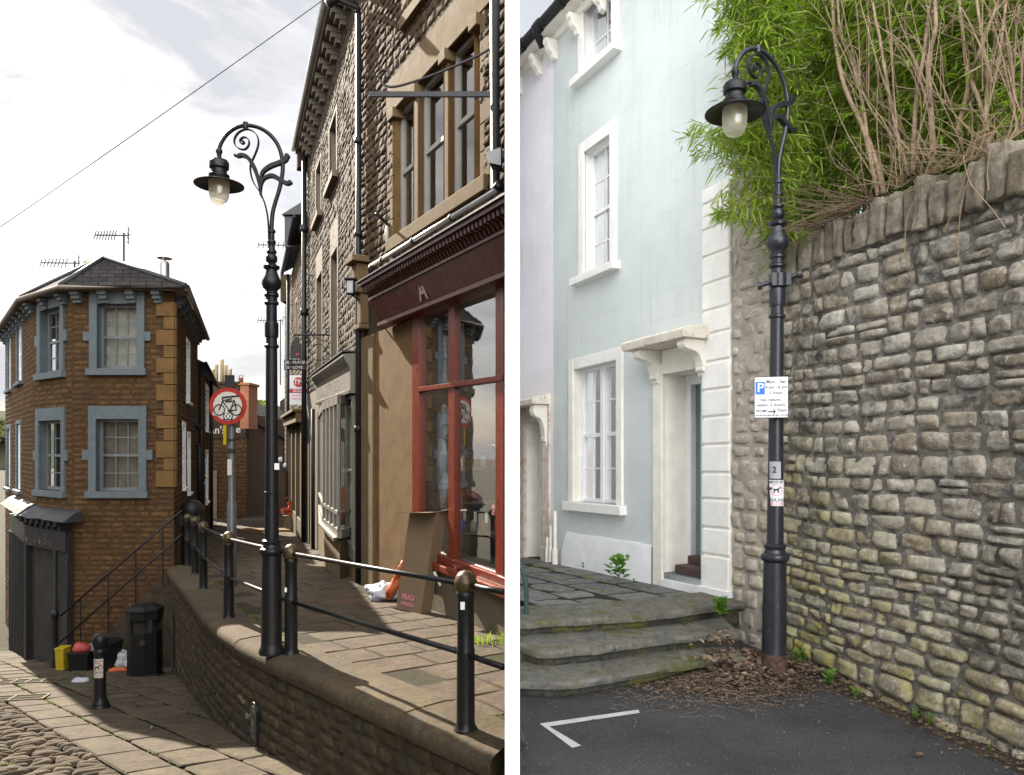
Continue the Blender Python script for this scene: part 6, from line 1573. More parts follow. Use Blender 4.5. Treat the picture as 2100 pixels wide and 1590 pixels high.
# houses out of frame: one for the shop glass, two added to block sky light
OP = thing('opposite_house', (-21,14.5,-5), 'stone house with a tall chimney across the lane, seen only reflected', 'building')
m = MB(); m.box(-27,-19,13.2,19.5,-6,1.2); m.build('wall', M['orange_st'], OP)
m = MB(); m.prism([(-27.4,13.0,1.2),(-18.6,13.0,1.2),(-23,13.0,3.4)], (0,6.8,0)); m.build('roof', M['slate'], OP, uvf=lambda p:(p.y,p.z*1.8))
m = MB(); m.box(-21.4,-19.8,15.2,16.3,1.2,4.2); m.box(-21.5,-19.7,15.1,16.4,4.2,4.4); ch = m.build('chimney', M['mortar_w'], OP)
m = MB()
for k in range(4): m.lathe((-21.2+k*.4,15.75,4.4), [(.13,0),(.11,.4),(.14,.42),(.14,.5)], 10)
m.build('chimney_pots', M['pot_buff'], ch)
OT = thing('sky_blocker_terrace', (-10.5,-4,-2), 'added stone terrace out of view on the left of the lane, blocking sky light', 'building')
m = MB(); m.box(-14,-6.6,-16,6.6,-4.0,7.6); m.build('wall', M['orange_st'], OT)  # unseen mass added for its shade, cuts sky fill on the lower lane
m = MB(); m.prism([(-14.3,-16.2,7.6),(-6.3,-16.2,7.6),(-10.3,-16.2,10.2)], (0,23.0,0)); m.build('roof', M['slate'], OT, uvf=lambda p:(p.y,p.z*1.8))
m = MB()
for y in (-11,-8,-5,-2,1):
    for z in (-1,2.4): m.box(-6.6,-6.57,y-.5,y+.5,z,z+1.6)
m.build('window', M['void'], OT)
OB2 = thing('sky_blocker_house', (-3.5,-8,-1), 'added house mass behind the viewer, out of view, blocking sky light from the left street', 'building')
m = MB(); m.box(-6.5,-1.2,-13,-5.2,-2.5,6.4); m.build('wall', M['orange_st'], OB2)  # unseen blocker added to keep the bright sky patch off the left street
m = MB(); m.prism([(-6.8,-13.2,6.4),(-6.8,-5.0,6.4),(-6.8,-9.1,9.0)], (5.9,0,0)); m.build('roof', M['slate'], OB2, uvf=lambda p:(p.x,p.z*1.8))
m = MB()
for x in (-5.4,-3.6,-2.2):
    for z in (.2,3.2): m.box(x-.45,x+.45,-5.2,-5.17,z,z+1.6)
m.build('window', M['void'], OB2)
# ================================================================ right-hand street
FR = Fac.vp(1420, 7.9, 300, 960)
ru = FR.uv
MINT = thing('mint_house', tuple(FR.W(1.2,-1.6)), 'pale mint rendered house with cream window surrounds, canopied door and white quoins', 'building')
PINK = thing('lavender_house', tuple(FR.W(3.2,-1.7)), 'pale lavender rendered house with a canopied doorway, left of the mint house', 'building')
uEnd = FR.u(1057.5); uP = FR.u(1135); uQ0, uQ1 = FR.u(1503), FR.u(1447)
vEv = ru(1135, 92)[1]
def platz(y): return -1.5-.04*(y-6.6)
def rwin(xl, xr, yl_top, yl_bot, xrev, **k):
    u1, u0 = FR.u(xl), FR.u(xr); D = -FR.depth_for(u1, xrev)
    vt = ru(xl, yl_top)[1]; vb = ru(xl, yl_bot)[1]
    return window_unit(MINT, FR, u0, u1, vb, vt, depth=max(.10, D*.9), **k)
common = dict(frame='sash', reveal='cream', sur=(.125,'cream_white',.035,.15), blind=None, bar=.02)
common['fw'] = .04
rwin(1200, 1254, 314, 567, 1221, nx=2, ny=4, sill=('cream_white',.13,.10,.20), back=.25, **common)
u1, u0 = FR.u(1199), FR.u(1257); vb = ru(1187,166)[1]; D = -FR.depth_for(u1, 1222)
window_unit(MINT, FR, u0, u1, vb, vb+1.75, depth=D*.9, nx=2, ny=4, sill=('cream_white',.13,.10,.20), back=.25, **common)
u1, u0 = FR.u(1179), FR.u(1267); D = -FR.depth_for(u1, 1200)*.95; vt, vb = ru(1179,759)[1], ru(1179,1029)[1]
FR.holes.append((u0,u1,vb,vt)); um = (u0+u1)/2-.02
m = MB(); W = FR.W
for (a, b) in (((u0,vb),(u1,vb)),((u1,vb),(u1,vt)),((u1,vt),(u0,vt)),((u0,vt),(u0,vb))): m.quad(W(a[0],a[1],.003),W(b[0],b[1],.003),W(b[0],b[1],-D-.05),W(a[0],a[1],-D-.05))
m.build('reveal', M['cream'], MINT)
window_unit(MINT, FR, um+.032, u1-.003, vb+.003, vt-.003, depth=D, nx=2, ny=4, frame='sash', reveal=None, hang=False, back=.25, bar=.018, fw=.036)
window_unit(MINT, FR, u0+.003, um-.032, vb+.003, vt-.003, depth=D, nx=2, ny=4, frame='sash', reveal=None, hang=False, back=.25, bar=.018, fw=.036)
m = MB(); m.fbox(FR, um-.034, um+.034, vb, vt, -D-.06, -D+.07); m.build('mullion', M['sash'], MINT, bevel=.005)
m = MB(); sw = .125
m.fbox(FR, u0-sw, u0, vb, vt+.15, -.02, .035); m.fbox(FR, u1, u1+sw, vb, vt+.15, -.02, .035); m.fbox(FR, u0, u1, vt, vt+.15, -.02, .033); m.fbox(FR, u0-sw-.06, u1+sw+.06, vb-.12, vb, -D, .10); m.build('surround', M['cream_white'], MINT, bevel=.008)
# doors
def door_unit(house, xl, xr, ytl, xback, ybl, steps=True):
    u1, u0 = FR.u(xl), FR.u(xr); D = -FR.depth_for(u1, xback); vt = ru(xl, ytl)[1]; vb = ru(xl, ybl)[1]
    FR.holes.append((u0,u1,vb,vt)); W = FR.W
    m = MB()
    m.quad(W(u1,vb,.0),W(u1,vt,.0),W(u1,vt,-D),W(u1,vb,-D)); m.quad(W(u0,vb,0),W(u0,vb,-D),W(u0,vt,-D),W(u0,vt,0)); m.quad(W(u0,vt,0),W(u0,vt,-D),W(u1,vt,-D),W(u1,vt,0))
    m.build('recess', M['cream'], house)
    m = MB(); m.quad(W(u0-.1,vb-.2,-D-.02),W(u1+.1,vb-.2,-D-.02),W(u1+.1,vt+.1,-D-.02),W(u0-.1,vt+.1,-D-.02)); dr = m.build('door', M['door_green'], house)
    m = MB(); m.fbox(FR, u1-.09, u1-.002, vb, vt-.002, -D-.02, -D+.07); m.fbox(FR, u0+.002, u0+.09, vb, vt-.002, -D-.02, -D+.07); m.fbox(FR, u0+.09, u1-.09, vt-.11, vt-.004, -D-.02, -D+.06); m.build('frame', M['sash'], dr, bevel=.006)
    m = MB(); m.fbox(FR, u0+.2, u1-.2, vb+.35, vb+.9, -D-.02, -D+.01); m.fbox(FR, u0+.2, u1-.2, vb+1.1, vt-.35, -D-.02, -D+.01); m.build('door_panel', M['door_green'], dr, bevel=.01)
    if steps:
        m = MB(); m.fbox(FR, u0, u1, vb-.3, vb, -D, .0); m.build('step_slab', M['slab'], house)
        m = MB(); m.fbox(FR, u0+.002, u1-.12, vb+.001, vb+.10, -D, -D+.32); m.fbox(FR, u0+.003, u1-.12, vb+.101, vb+.19, -D, -D+.14); m.build('doorstep', M['maroon'], house, bevel=.01)
    return u0, u1, vb, vt, D
d0, d1, dvb, dvt, dD = door_unit(MINT, 1361, 1437, 769, 1415, 1174)
p0, p1, pvb, pvt, pD = door_unit(PINK, 1078, 1114, 867, 1112.5, 1150, False)
def canopy(house, uN, uFar, D, vtop, th, brs, vb_tip):
    m = MB(); W = FR.W
    m.prism([W(uN,vtop-th,0),W(uN,vtop-th,D),W(uN,vtop-.035,D+.02),W(uN,vtop-.03,D+.02),W(uN,vtop,D-.03),W(uN,vtop+.06,0)], W(uFar,0,0)-W(uN,0,0)); o = m.build('canopy', M['dirty_cream'], house, bevel=.01); fixnormals(o)
    o['label'] = 'weathered door canopy with mossy top edge'
    prof = [(.0,-.0),(.86,-.0),(.92,-.05),(.94,-.13),(.88,-.21),(.78,-.25),(.62,-.27),(.46,-.31),(.34,-.40),(.27,-.52),(.24,-.62),(.22,-.66),(.26,-.70),(.24,-.76),(.14,-.78),(.16,-.84),(.08,-.90),(.0,-.92)]
    for (ua, ub) in brs:
        m = MB(); H = vtop-th-vb_tip
        m.prism([W(ua, vtop-th-.002+v*H/.92, w*D*.92) for w, v in prof], W(ub,0,0)-W(ua,0,0)); o = m.build('canopy_bracket', M['cream'], house, bevel=.008); fixnormals(o)
uN = FR.u(1462); D_ = FR.depth_for(uN, 1402); uF = ru(1275,700,D_)[0]; vtop = ru(1402,668,D_)[1]; th = vtop-ru(1402,690,D_)[1]
canopy(MINT, uN, uF, D_, vtop, th, ((d0-.13,d0-.01),(d1+.04,d1+.16)), ru(1450,775)[1])
m = MB(); m.fbox(FR, d1, d1+.17, -1.75, dvt+.13, -.02, .03); m.fbox(FR, d0, d1, dvt, vtop-th-.005, -.02, .028); m.build('door_surround', M['cream'], MINT, bevel=.008)
uN2 = FR.u(1130); D2 = FR.depth_for(uN2, 1101); D2 = min(max(D2,.3),.7); vt2 = ru(1112,812,D2*.8)[1]
canopy(PINK, uN2, uEnd-.02, D2, vt2, .10, ((p0-.17,p0-.05),), vt2-.75)
m = MB(); m.fbox(FR, p0-.22, p0, pvb-.15, pvt+.25, -.02, .03); m.fbox(FR, p1, min(p1+.2,uEnd), pvb-.15, pvt+.25, -.02, .03); m.fbox(FR, p0, p1, pvt, pvt+.25, -.02, .028); m.build('door_surround', M['peel'], PINK, bevel=.006)
m = MB(); m.fbox(FR, p0-.26, p0-.005, pvb-.2, pvb+.28, -.02, .055); m.build('plinth_block', M['peel'], PINK, bevel=.01)
# walls
vb_w = -2.1
mb = MB(); sheet(mb, FR.W, uQ0-.02, uP, vb_w, vEv+.12, FR.holes, 0, 5); mb.build('wall', M['mint'], MINT, uvf=FR.uvf)
mb = MB(); sheet(mb, FR.W, uP, uEnd, vb_w, vEv+.12, FR.holes, 0, 5); mb.build('wall', M['lav'], PINK, uvf=FR.uvf)
# quoins
ys = [1139,1083,1024,970,912,855,799,741,683,634,578,521,465,411,377]
m = MB(); m.fbox(FR, uQ0, uQ1, vb_w, ru(1475,1139)[1]-.012, -.02, .065)
for a, b in zip(ys, ys[1:]):
    m.fbox(FR, uQ0, uQ1, ru(1475,a)[1]+.012, ru(1475,b)[1]-.012, -.02, .055)
m.fbox(FR, uQ0, uQ1, ru(1475,1139)[1]-.02, ru(1475,377)[1]-.02, -.02, .035)
m.build('quoins', M['cream_white'], MINT, bevel=.014)
# plinth
m = MB(); pt = ru(1250,1104)[1]
n = 18; ua, ub = d1+.17, uP-.30
vs = []
for i in range(n+1):
    u = ua+(ub-ua)*i/n; top = pt+.012*nz((u*2,0,0))
    if i == n: top -= .25
    vs += [FR.W(u,vb_w,.05+.012*nz((u*3,1,0))), FR.W(u,top-.03,.045), FR.W(u,top,.03), FR.W(u,top,-.01)]
m.add(vs, [(i*4+j,(i+1)*4+j,(i+1)*4+j+1,i*4+j+1) for i in range(n) for j in range(3)])
m.fbox(FR, uQ0-.01, d0-.01, vb_w, dvb-.05, -.02, .09); m.fbox(FR, d0, d1+.17, vb_w, dvb-.31, -.02, .06)
m.fbox(FR, d0, d1, dvb-.30, dvb-.07, .0, .055)
o = m.build('plinth', M['plinth'], MINT, smooth=True, angle=30); fixnormals(o)
# little service pipes at the party line
for (px, y0, y1, r_, lab) in ((1147,1052,1158,.028,'tall'),(1138,1082,1152,.02,'short'),(1131,1105,1152,.02,'low')):
    m = MB(); a = FR.W(FR.u(px), ru(px,y1)[1], .07); b_ = FR.W(FR.u(px), ru(px,y0)[1], .07); m.tube([a, b_, b_+Vector((0,0,.03))], [r_,r_,r_*.7], 10); m.tube([a, a+Vector((0,0,.22))], r_*1.7, 8); m.build('service_pipe', M['cream'], MINT, smooth=True, angle=50)
# eaves: soffit board, gutter, brackets
for hs, ua, ub in ((MINT, uQ0, uP), (PINK, uP, uEnd)):
    m = MB(); m.fbox(FR, ua, ub, vEv, vEv+.10, .0, .05); m.fbox(FR, ua, ub, vEv+.10, vEv+.14, .0, .20); m.build('eaves_board', M['cream'], hs)
    m = MB(); m.tube([FR.W(ua, vEv+.20, .24), FR.W(ub, vEv+.20, .24)], .075, 12)
    k = .5
    while ua+k < ub: m.tube([FR.W(ua+k-.05, vEv+.20, .24), FR.W(ua+k+.05, vEv+.20, .24)], .092, 12); k += .62
    m.build('gutter', M['pipe_black'], hs, smooth=True, angle=50)
    rf = MB(); a = FR.W(ua, vEv+.24, .28); b_ = FR.W(ub, vEv+.24, .28); up_ = Vector((2.2,1.1,1.6)); rf.quad(a, b_, b_+up_, a+up_); rf.build('roof', M['slate'], hs, uvf=lambda p:(p.y,p.x*1.3))
for px, hs in ((1141,MINT),(1190,MINT),(1240,MINT),(1300,MINT),(1110,PINK),(1070,PINK)):
    u = FR.u(px); W = FR.W; m = MB()
    m.prism([W(u-.045,vEv,0),W(u-.045,vEv,.20),W(u-.045,vEv-.06,.20),W(u-.045,vEv-.09,.17),W(u-.045,vEv-.16,.15),W(u-.045,vEv-.20,.09),W(u-.045,vEv-.26,.07),W(u-.045,vEv-.28,0)], W(.09,0,0)-W(0,0,0)); o = m.build('eaves_bracket', M['cream'], hs, bevel=.006); fixnormals(o)
m = MB(); q = FR.W(uP+.05, vEv+.22, .26); m.tube([q+Vector((0,0,.02)), q+Vector((.02,.02,-.10)), FR.W(uP+.1, vEv-.02, .12)], [.075,.06,.05], 10); m.build('downpipe_outlet', M['pipe_black'], PINK, smooth=True)

# ---------------------------------------------------------------- rubble pier and garden wall
PIER = thing('stone_pier', tuple(FR.W(FR.u(1550), -1.9)), 'pale rubble gable end rising between the white quoins and the garden wall', 'wall')
uPi0 = FR.u(1612)
mb = MB(); stones(mb, FR.W, uPi0, uQ0-.005, -2.1, 5.6, (.11,.21), (.14,.34), .010, .034, 5, 4, (), .022, 8, .22, 101, nsc=10, tilt=.25)
mb.build('stonework', M['rubble_p'], PIER, smooth=True)
mb = MB(); mortar_bed(mb, FR.W, uPi0, uQ0-.004, -2.2, 5.6, .014, .013, .04, (), 7.0); mb.build('mortar', M['mortar_p'], PIER, smooth=True)
pA = FR.W(FR.u(1604), 0); FW = Fac((pA.x, pA.y), (.286, -1.0), 0.0, -1)
GW = thing('garden_wall', tuple(FW.W(1.2,-1.9)), 'high lichened rubble garden wall with upright coping stones behind the lamp post', 'wall')
Lw = 4.2; vC0, vC1 = 1.57, 1.92
def mp_gw(u, v, w):              # the face bellies out a little and leans back towards the top
    b = .05*nz((u*.7, v*.7, 0))+.02*nz((u*1.9, v*1.6, 4))
    lean = .05*max(0, -v)/1.9
    sg = .05*nz((u*.6, v*.4, 7))
    return FW.W(u, v+sg*min(1, max(0, (v+1.95)*2)), w+b+lean)
mb = MB(); stones(mb, mp_gw, -.05, Lw, -2.0, vC0, (.075,.175), (.10,.37), .004, .036, 6, 4, (), .028, 9, .24, 111, nsc=13, tilt=.34)
mb.build('stonework', M['rubble_r'], GW, smooth=True)
mb = MB(); mortar_bed(mb, mp_gw, -.1, Lw, -2.1, vC0+.05, .007, .012, .03, (), 7.0); mb.build('mortar', M['mortar_g'], GW, smooth=True)
mb = MB(); rg = random.Random(12); u = -.1
def mp_cope(u, v, w): return FW.W(u, v, w+.02)
while u < Lw:
    wd = rg.uniform(.08,.19); h0 = vC0+rg.uniform(-.03,.02); h1 = vC1+rg.uniform(-.07,.05); dpt = rg.uniform(.05,.10)
    cs = []
    for (a, b, c) in ((u+.008,h0,-.32),(u+wd-.008,h0,-.32),(u+wd-.008,h0,dpt),(u+.008,h0,dpt),(u+.012,h1,-.30),(u+wd-.012,h1,-.30),(u+wd-.012,h1-.02,dpt-.02),(u+.012,h1-.02,dpt-.02)):
        cs.append(FW.W(a+rg.uniform(-.008,.008), b, c))
    mb.cr = rg.random(); mb.hexa(cs); u += wd
o = mb.build('coping_stones', M['cope_r'], GW, smooth=True)
bv = o.modifiers.new('Bevel','BEVEL'); bv.width = .022; bv.segments = 2; sb = o.modifiers.new('Sub','SUBSURF'); sb.levels = 2; sb.render_levels = 2; sb.subdivision_type = 'SIMPLE'
tx = bpy.data.textures.new('rough_stone','CLOUDS'); tx.noise_scale = .07; dm = o.modifiers.new('Disp','DISPLACE'); dm.texture = tx; dm.strength = .06; dm.mid_level = .5; dm.texture_coords = 'LOCAL'
m = MB(); m.add([FW.W(-.1,-2,-.3),FW.W(Lw,-2,-.3),FW.W(Lw,1.6,-.3),FW.W(-.1,1.6,-.3)], [(0,1,2,3)]); m.quad(FW.W(Lw,-2,-.3),FW.W(Lw,-2,.02),FW.W(Lw,1.6,.02),FW.W(Lw,1.6,-.3)); m.build('back_face', M['mortar_g'], GW)
# raised garden behind the wall
m = MB(); m.quad(FW.W(-.3,1.62,-.1),FW.W(Lw,1.62,-.1),FW.W(Lw,2.3,-1.9),FW.W(-.6,2.3,-1.9)); m.quad(FW.W(-.6,2.3,-1.9),FW.W(Lw,2.3,-1.9),FW.W(Lw+2,5.6,-4.2),FW.W(-.9,5.6,-4.2)); tag(m.build('garden_bank', M['hill']), kind='structure')

# ---------------------------------------------------------------- steps and flagged terrace
def road_px(px, py, z=ROADZ):
    Y = -z*F/(py-YH); return Vector(((px-CX)/F*Y, Y, z))
STEP = thing('stone_steps', tuple(road_px(1280,1390)), 'three broad mossy stone steps curving up from the road to the flagged terrace', 'steps')
edges = [(-1.50, [(1020,1279),(1066,1274),(1134,1269),(1230,1264),(1308,1259),(1400,1249),(1476,1239),(1530,1233)]),
         (-1.64, [(1030,1306),(1066,1321),(1110,1333),(1209,1326),(1290,1315),(1357,1306),(1440,1299),(1520,1295)]),
         (-1.78, [(1020,1391),(1066,1393),(1159,1395),(1268,1380),(1350,1366),(1431,1353),(1530,1347)])]
rg = random.Random(31)
for k, (z, pts) in enumerate(edges):
    w3 = [road_px(x, y, z) for x, y in pts]; w3 = [Vector((.02, w3[1].y-.01, z))]+w3[1:]
    cv = resample(catmull(w3, 10), .04); n = len(cv)
    def cat(i): 
        p = cv[min(max(i,0),n-1)]; d = (cv[min(i+3,n-1)]-cv[max(i-3,0)]).normalized(); return p, Vector((d.y,-d.x,0)) if (Vector((d.y,-d.x,0)).y < 0) else Vector((-d.y,d.x,0))
    # slabs in separate lengths
    i = 0; m = MB()
    while i < n-1:
        j = min(n-1, i+rg.randint(14,24));  j = n-1 if n-1-j < 7 else j
        vs = []; sec = [(-.62,.0),(-.12,.003),(-.02,.0),(.026,-.006),(.034,-.030),(.022,-.066),(-.07,-.072)]
        off = rg.uniform(-.012,.012)
        for q in range(i, j+1):
            p, nn = cat(q); e = .006 if q in (i, j) else 0
            for a, b in sec:
                v = (p+nn*(a+off) if a > -.3 else p+Vector((0,.6,0)))+Vector((0,0,b)); fr = 1.0 if a > -.1 else .2
                v += nn*fr*(.011*nz((v.x*6, v.y*6, b*20), 1)+.010*nz((v.x*19, v.y*19, b*40), 1))+Vector((0,0,.006*nz((v.x*5,v.y*5,2),1)-e))
                if v.x < .02: v.x = .02
                vs.append(v)
        s_ = len(sec)
        m.add(vs, [(a*s_+b, a*s_+b+1, (a+1)*s_+b+1, (a+1)*s_+b) for a in range(j-i) for b in range(s_-1)]+[tuple(range(s_)), tuple((j-i)*s_+b for b in range(s_))[::-1]], rg.random())
        i = j
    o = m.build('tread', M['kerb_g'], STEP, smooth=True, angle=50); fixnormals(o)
    def mp_r(u, v, w):
        q = int(u/.04); t_ = u/.04-q; p, nn = cat(q); p2, _ = cat(q+1); p = p.lerp(p2, t_); r_ = p+nn*(-.05+w)+Vector((0,0,-.07+v)); r_.x = max(r_.x, .02); return r_
    m = MB(); stones(m, mp_r, 0, (n-2)*.04, -.19, 0, (.09,.12), (.14,.42), .02, .02, 4, 3, (), .010, 4, .2, 130+k); sheet(m, mp_r, 0, (n-2)*.04, -.2, 0.0, (), .003, .08, .2)
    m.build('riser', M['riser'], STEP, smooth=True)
def mp_ter(u, v, w): p = FR.W(u, 0, v); return Vector((max(p.x,.05), p.y, platz(p.y)+w))
topw = [road_px(x, y, -1.5) for x, y in edges[0][1]]
def front_y(x):
    for a, b in zip(topw, topw[1:]):
        if a.x <= x <= b.x: return a.y+(b.y-a.y)*(x-a.x)/max(1e-6,b.x-a.x)
    return topw[0].y if x < topw[0].x else topw[-1].y
def keep_t(a0, a1, b0, b1):
    for a in (a0,a1):
        for b in (b0,b1):
            p = FR.W(a,0,b)
            if p.x < -.35 or p.y < front_y(p.x)+.06: return False
    return True
mb = MB(); stones(mb, mp_ter, -1.0, 4.6, -.05, 3.2, (.38,.55), (.35,.85), .014, .010, 3, 2, (), .004, 14, .04, 140, keep_t, 5, .2)
tag(mb.build('terrace_paving', M['flag_g'], smooth=True, angle=35), kind='structure')
mb = MB()
for i in range(20):
    for j in range(20):
        pts = [FR.W(-1+a*.3,0,-.2+b*.18) for a, b in ((i,j),(i+1,j),(i+1,j+1),(i,j+1))]
        if all(p.x > .03 and p.y > front_y(p.x)+.02 for p in pts): mb.quad(*[Vector((p.x,p.y,platz(p.y)+.002)) for p in pts])
tag(mb.build('terrace_bed', M['dirt']), kind='structure')
HR = thing('terrace_handrail', tuple(road_px(1079,1268,-1.5)), 'dark green tubular handrail curving down to the terrace at the left edge', 'railing')
b = road_px(1079,1266,-1.5); Yh = b.y+.12; b = P(1079,1262,Yh)
m = MB(); m.tube(catmull([b, P(1079,1215,Yh), P(1075,1180,Yh), P(1067,1160,Yh), P(1057,1150,Yh)], 6), .022, 12); m.lathe((b.x,b.y,b.z-.02), [(.04,0),(.04,.02),(.03,.03)], 14); m.build('tube', M['handrail'], HR, smooth=True, angle=60)

# white corner marking on the road
m = MB(); z = ROADZ+.004
def rq(*pts): m.add([road_px(x, y, z) for x, y in pts], [(0,1,2,3)])
rq((1107,1484),(1309,1455.5),(1312,1462),(1126,1490)); rq((1107,1484),(1126,1490),(1192,1529),(1174,1534))
tag(m.build('road_marking', M['line']), 'worn white L-shaped parking bay corner painted on the asphalt', 'road marking')

# ---------------------------------------------------------------- lamp on the right, with what is fixed to it
LB = P(1587, 1392, 6.12); LB.z = ROADZ
lampR = copy_tree(lampL); lampR.name = 'street_lamp.001'; lampR.location = LB; lampR.rotation_euler = (R(.0), R(.72), R(30)); lampR.scale = (1.045,)*3
ROOT[lampR.name] = Vector(LB)
lampR['label'] = 'worn black iron swan-neck street lamp standing in dead leaves before the rubble garden wall'
for ch in lampR.children:
    if ch.name.split('.')[0] in ('base','shaft','urn_finial','arm','scroll','leaf_ornament'):
        ch.data = ch.data.copy(); ch.data.materials[0] = M['black_worn']
m = MB(); m.lathe((0,0,.002), [(.1185,0),(.121,.03),(.103,.07),(.097,.10),(.0955,.19),(.094,.20)], 28, caps=False); o = m.build('rusty_foot', M['rust'], None, smooth=True); o.parent = lampR
axis = lambda z: (LB.x+(z-LB.z)*math.tan(R(.72)), LB.y)
# climbing bar
zb = P(0,575,6.12).z; ax = axis(zb); B0_ = Vector((ax[0],ax[1],zb)); dv = Vector((.30,-.09,.075)).normalized()
m = MB(); m.tube([B0_-dv*.16, B0_+dv*.17], .017, 10); m.tube([B0_-dv*.175, B0_-dv*.145], .034, 12); m.tube([B0_+dv*.15, B0_+dv*.185], .036, 12); m.lathe((ax[0],ax[1],zb-.06), [(.06,0),(.068,.005),(.068,.11),(.06,.115)], 12)
m.box(ax[0]-.075,ax[0]-.04,ax[1]-.06,ax[1]+.03,zb-.055,zb+.05); m.box(ax[0]+.04,ax[0]+.08,ax[1]-.06,ax[1]+.03,zb-.05,zb+.05)
CB = thing('climbing_bar', tuple(B0_), 'iron ladder bar with knob ends clamped round the right-hand lamp post', 'ladder bar'); m.build('bar', M['black_worn'], CB, smooth=True, angle=40)
# parking plate
zc_ = P(0,815,6.0).z; ax = axis(zc_); cen = P(1581.5, 815, 6.02)
aS = R(17); rtS = Vector((math.cos(aS), -math.sin(aS), 0)); nS = Vector((-math.sin(aS), -math.cos(aS), 0)); BS = (rtS, Vector((0,0,1)), nS)
PK = thing('parking_sign', tuple(cen), 'white parking restriction plate with blue P on the lamp post', 'sign')
def rect(mb, c, hw, hh, w0, w1, ox=0, oz=0):
    q = [c+rtS*(ox+a*hw)+Vector((0,0,oz+b*hh))+nS*w for w in (w0, w1) for a, b in ((-1,-1),(1,-1),(1,1),(-1,1))]; mb.hexa(q)
hw, hh = .134, .172
m = MB(); rect(m, cen, hw, hh, -.012, .0); pp_ = m.build('plate', M['sign_black'], PK, bevel=.006)
m = MB(); rect(m, cen, hw-.005, hh-.006, .0, .002); m.build('face', M['sign_white'], PK)
m = MB(); rect(m, cen, .036, .052, .002, .0035, -.086, .077); m.build('blue_panel', M['sign_blue'], PK)
text(PK, 'letter', 'P', cen+rtS*-.084+Vector((0,0,.077))+nS*.0045, BS, .105, M['sign_white'], ext=.0005)
for s_, ox, oz, sz in (('Mon - Sat',.037,.126,.037),('8 am - 6 pm',.040,.082,.033),('1 hour',.037,.036,.036),('No return',-.005,-.022,.036),('within 2 hours',-.003,-.064,.035)):
    text(PK, 'sign_text', s_, cen+rtS*ox+Vector((0,0,oz))+nS*.003, BS, sz, M['sign_black'], ext=.0004)
text(PK, 'scrawl', 'FROME', cen+rtS*-.075+Vector((0,0,-.113))+nS*.003, (rtS, (Vector((0,0,1))+rtS*.2).normalized(), nS), .032, M['sign_black'], ext=.0003, sx=.85)
text(PK, 'scrawl', 'Thiam', cen+rtS*.082+Vector((0,0,-.108))+nS*.003, (rtS, (Vector((0,0,1))+rtS*.1).normalized(), nS), .034, M['sign_black'], ext=.0003, sx=.85)
m = MB(); rect(m, cen, .026, .005, .002, .003, .004, -.118)
for sg in (1,-1): m.hexa([cen+rtS*a+Vector((0,0,-.118+sg*b))+nS*w for w in (.0021,.0031) for a, b in ((.012,.022),(.02,.022),(.036,0),(.028,-.0))])
m.build('arrow', M['sign_black'], PK)
m = MB()
x = -.12
rgx = random.Random(5)
while x < .12: wd = rgx.uniform(.006,.03); rect(m, cen, wd/2, .0035, .002, .003, x+wd/2, -.148+.0*x); x += wd+.006
m.build('marker_scribble', M['sign_black'], PK)
m = MB(); rect(m, cen, .07, .014, -.03, -.013, .02, .1); rect(m, cen, .07, .014, -.03, -.013, .02, -.1); m.build('clip', M['galv'], PK)
# wrapped sticker and painted number
zt, zb2 = P(0,985,6.06).z, P(0,1038,6.06).z; ax = axis(zt); rr = .0645
c_ = (ax[0], ax[1]); og = Vector((ax[0], ax[1], zt))
FST = thing('fouling_sticker', (ax[0],ax[1],zb2), 'white dog-fouling sticker wrapped round the right-hand lamp post', 'sticker')
curved_sticker(FST, c_, rr, zb2, zt, R(-205), R(-48), M['sign_white'], 'label_sheet', 14)
def wrapped(s_, zz, sz, mk):
    o = text(FST, 'sticker_text', s_, (c_[0]-.028, c_[1], zz), FRONT, sz, M[mk], ext=.0003); o0 = org(FST); cyl_bend(o, c_, rr+.0005, o0)
wrapped('MENDIP', zt-.018, .032, 'sign_black'); wrapped('FOULING', zb2+.048, .036, 'sign_black'); wrapped('FINE £1000', zb2+.018, .033, 'sign_pink')
dog(FST, -.022, zt-.082, .046, c_, rr, org(FST), M['sign_pink'])
zt2, zb3 = P(0,947,6.06).z, P(0,982,6.06).z
NP = thing('painted_number', (ax[0],ax[1],zb3), 'worn grey patch with a stencilled number above the dog-fouling sticker', 'marking')
curved_sticker(NP, c_, rr-.002, zb3, zt2, R(-170), R(-75), M['grille'], 'patch', 10)
o = text(NP, 'numeral', '2', (c_[0]-.038, c_[1], (zt2+zb3)/2), FRONT, .07, M['sign_black'], ext=.0003); cyl_bend(o, c_, rr, org(NP))

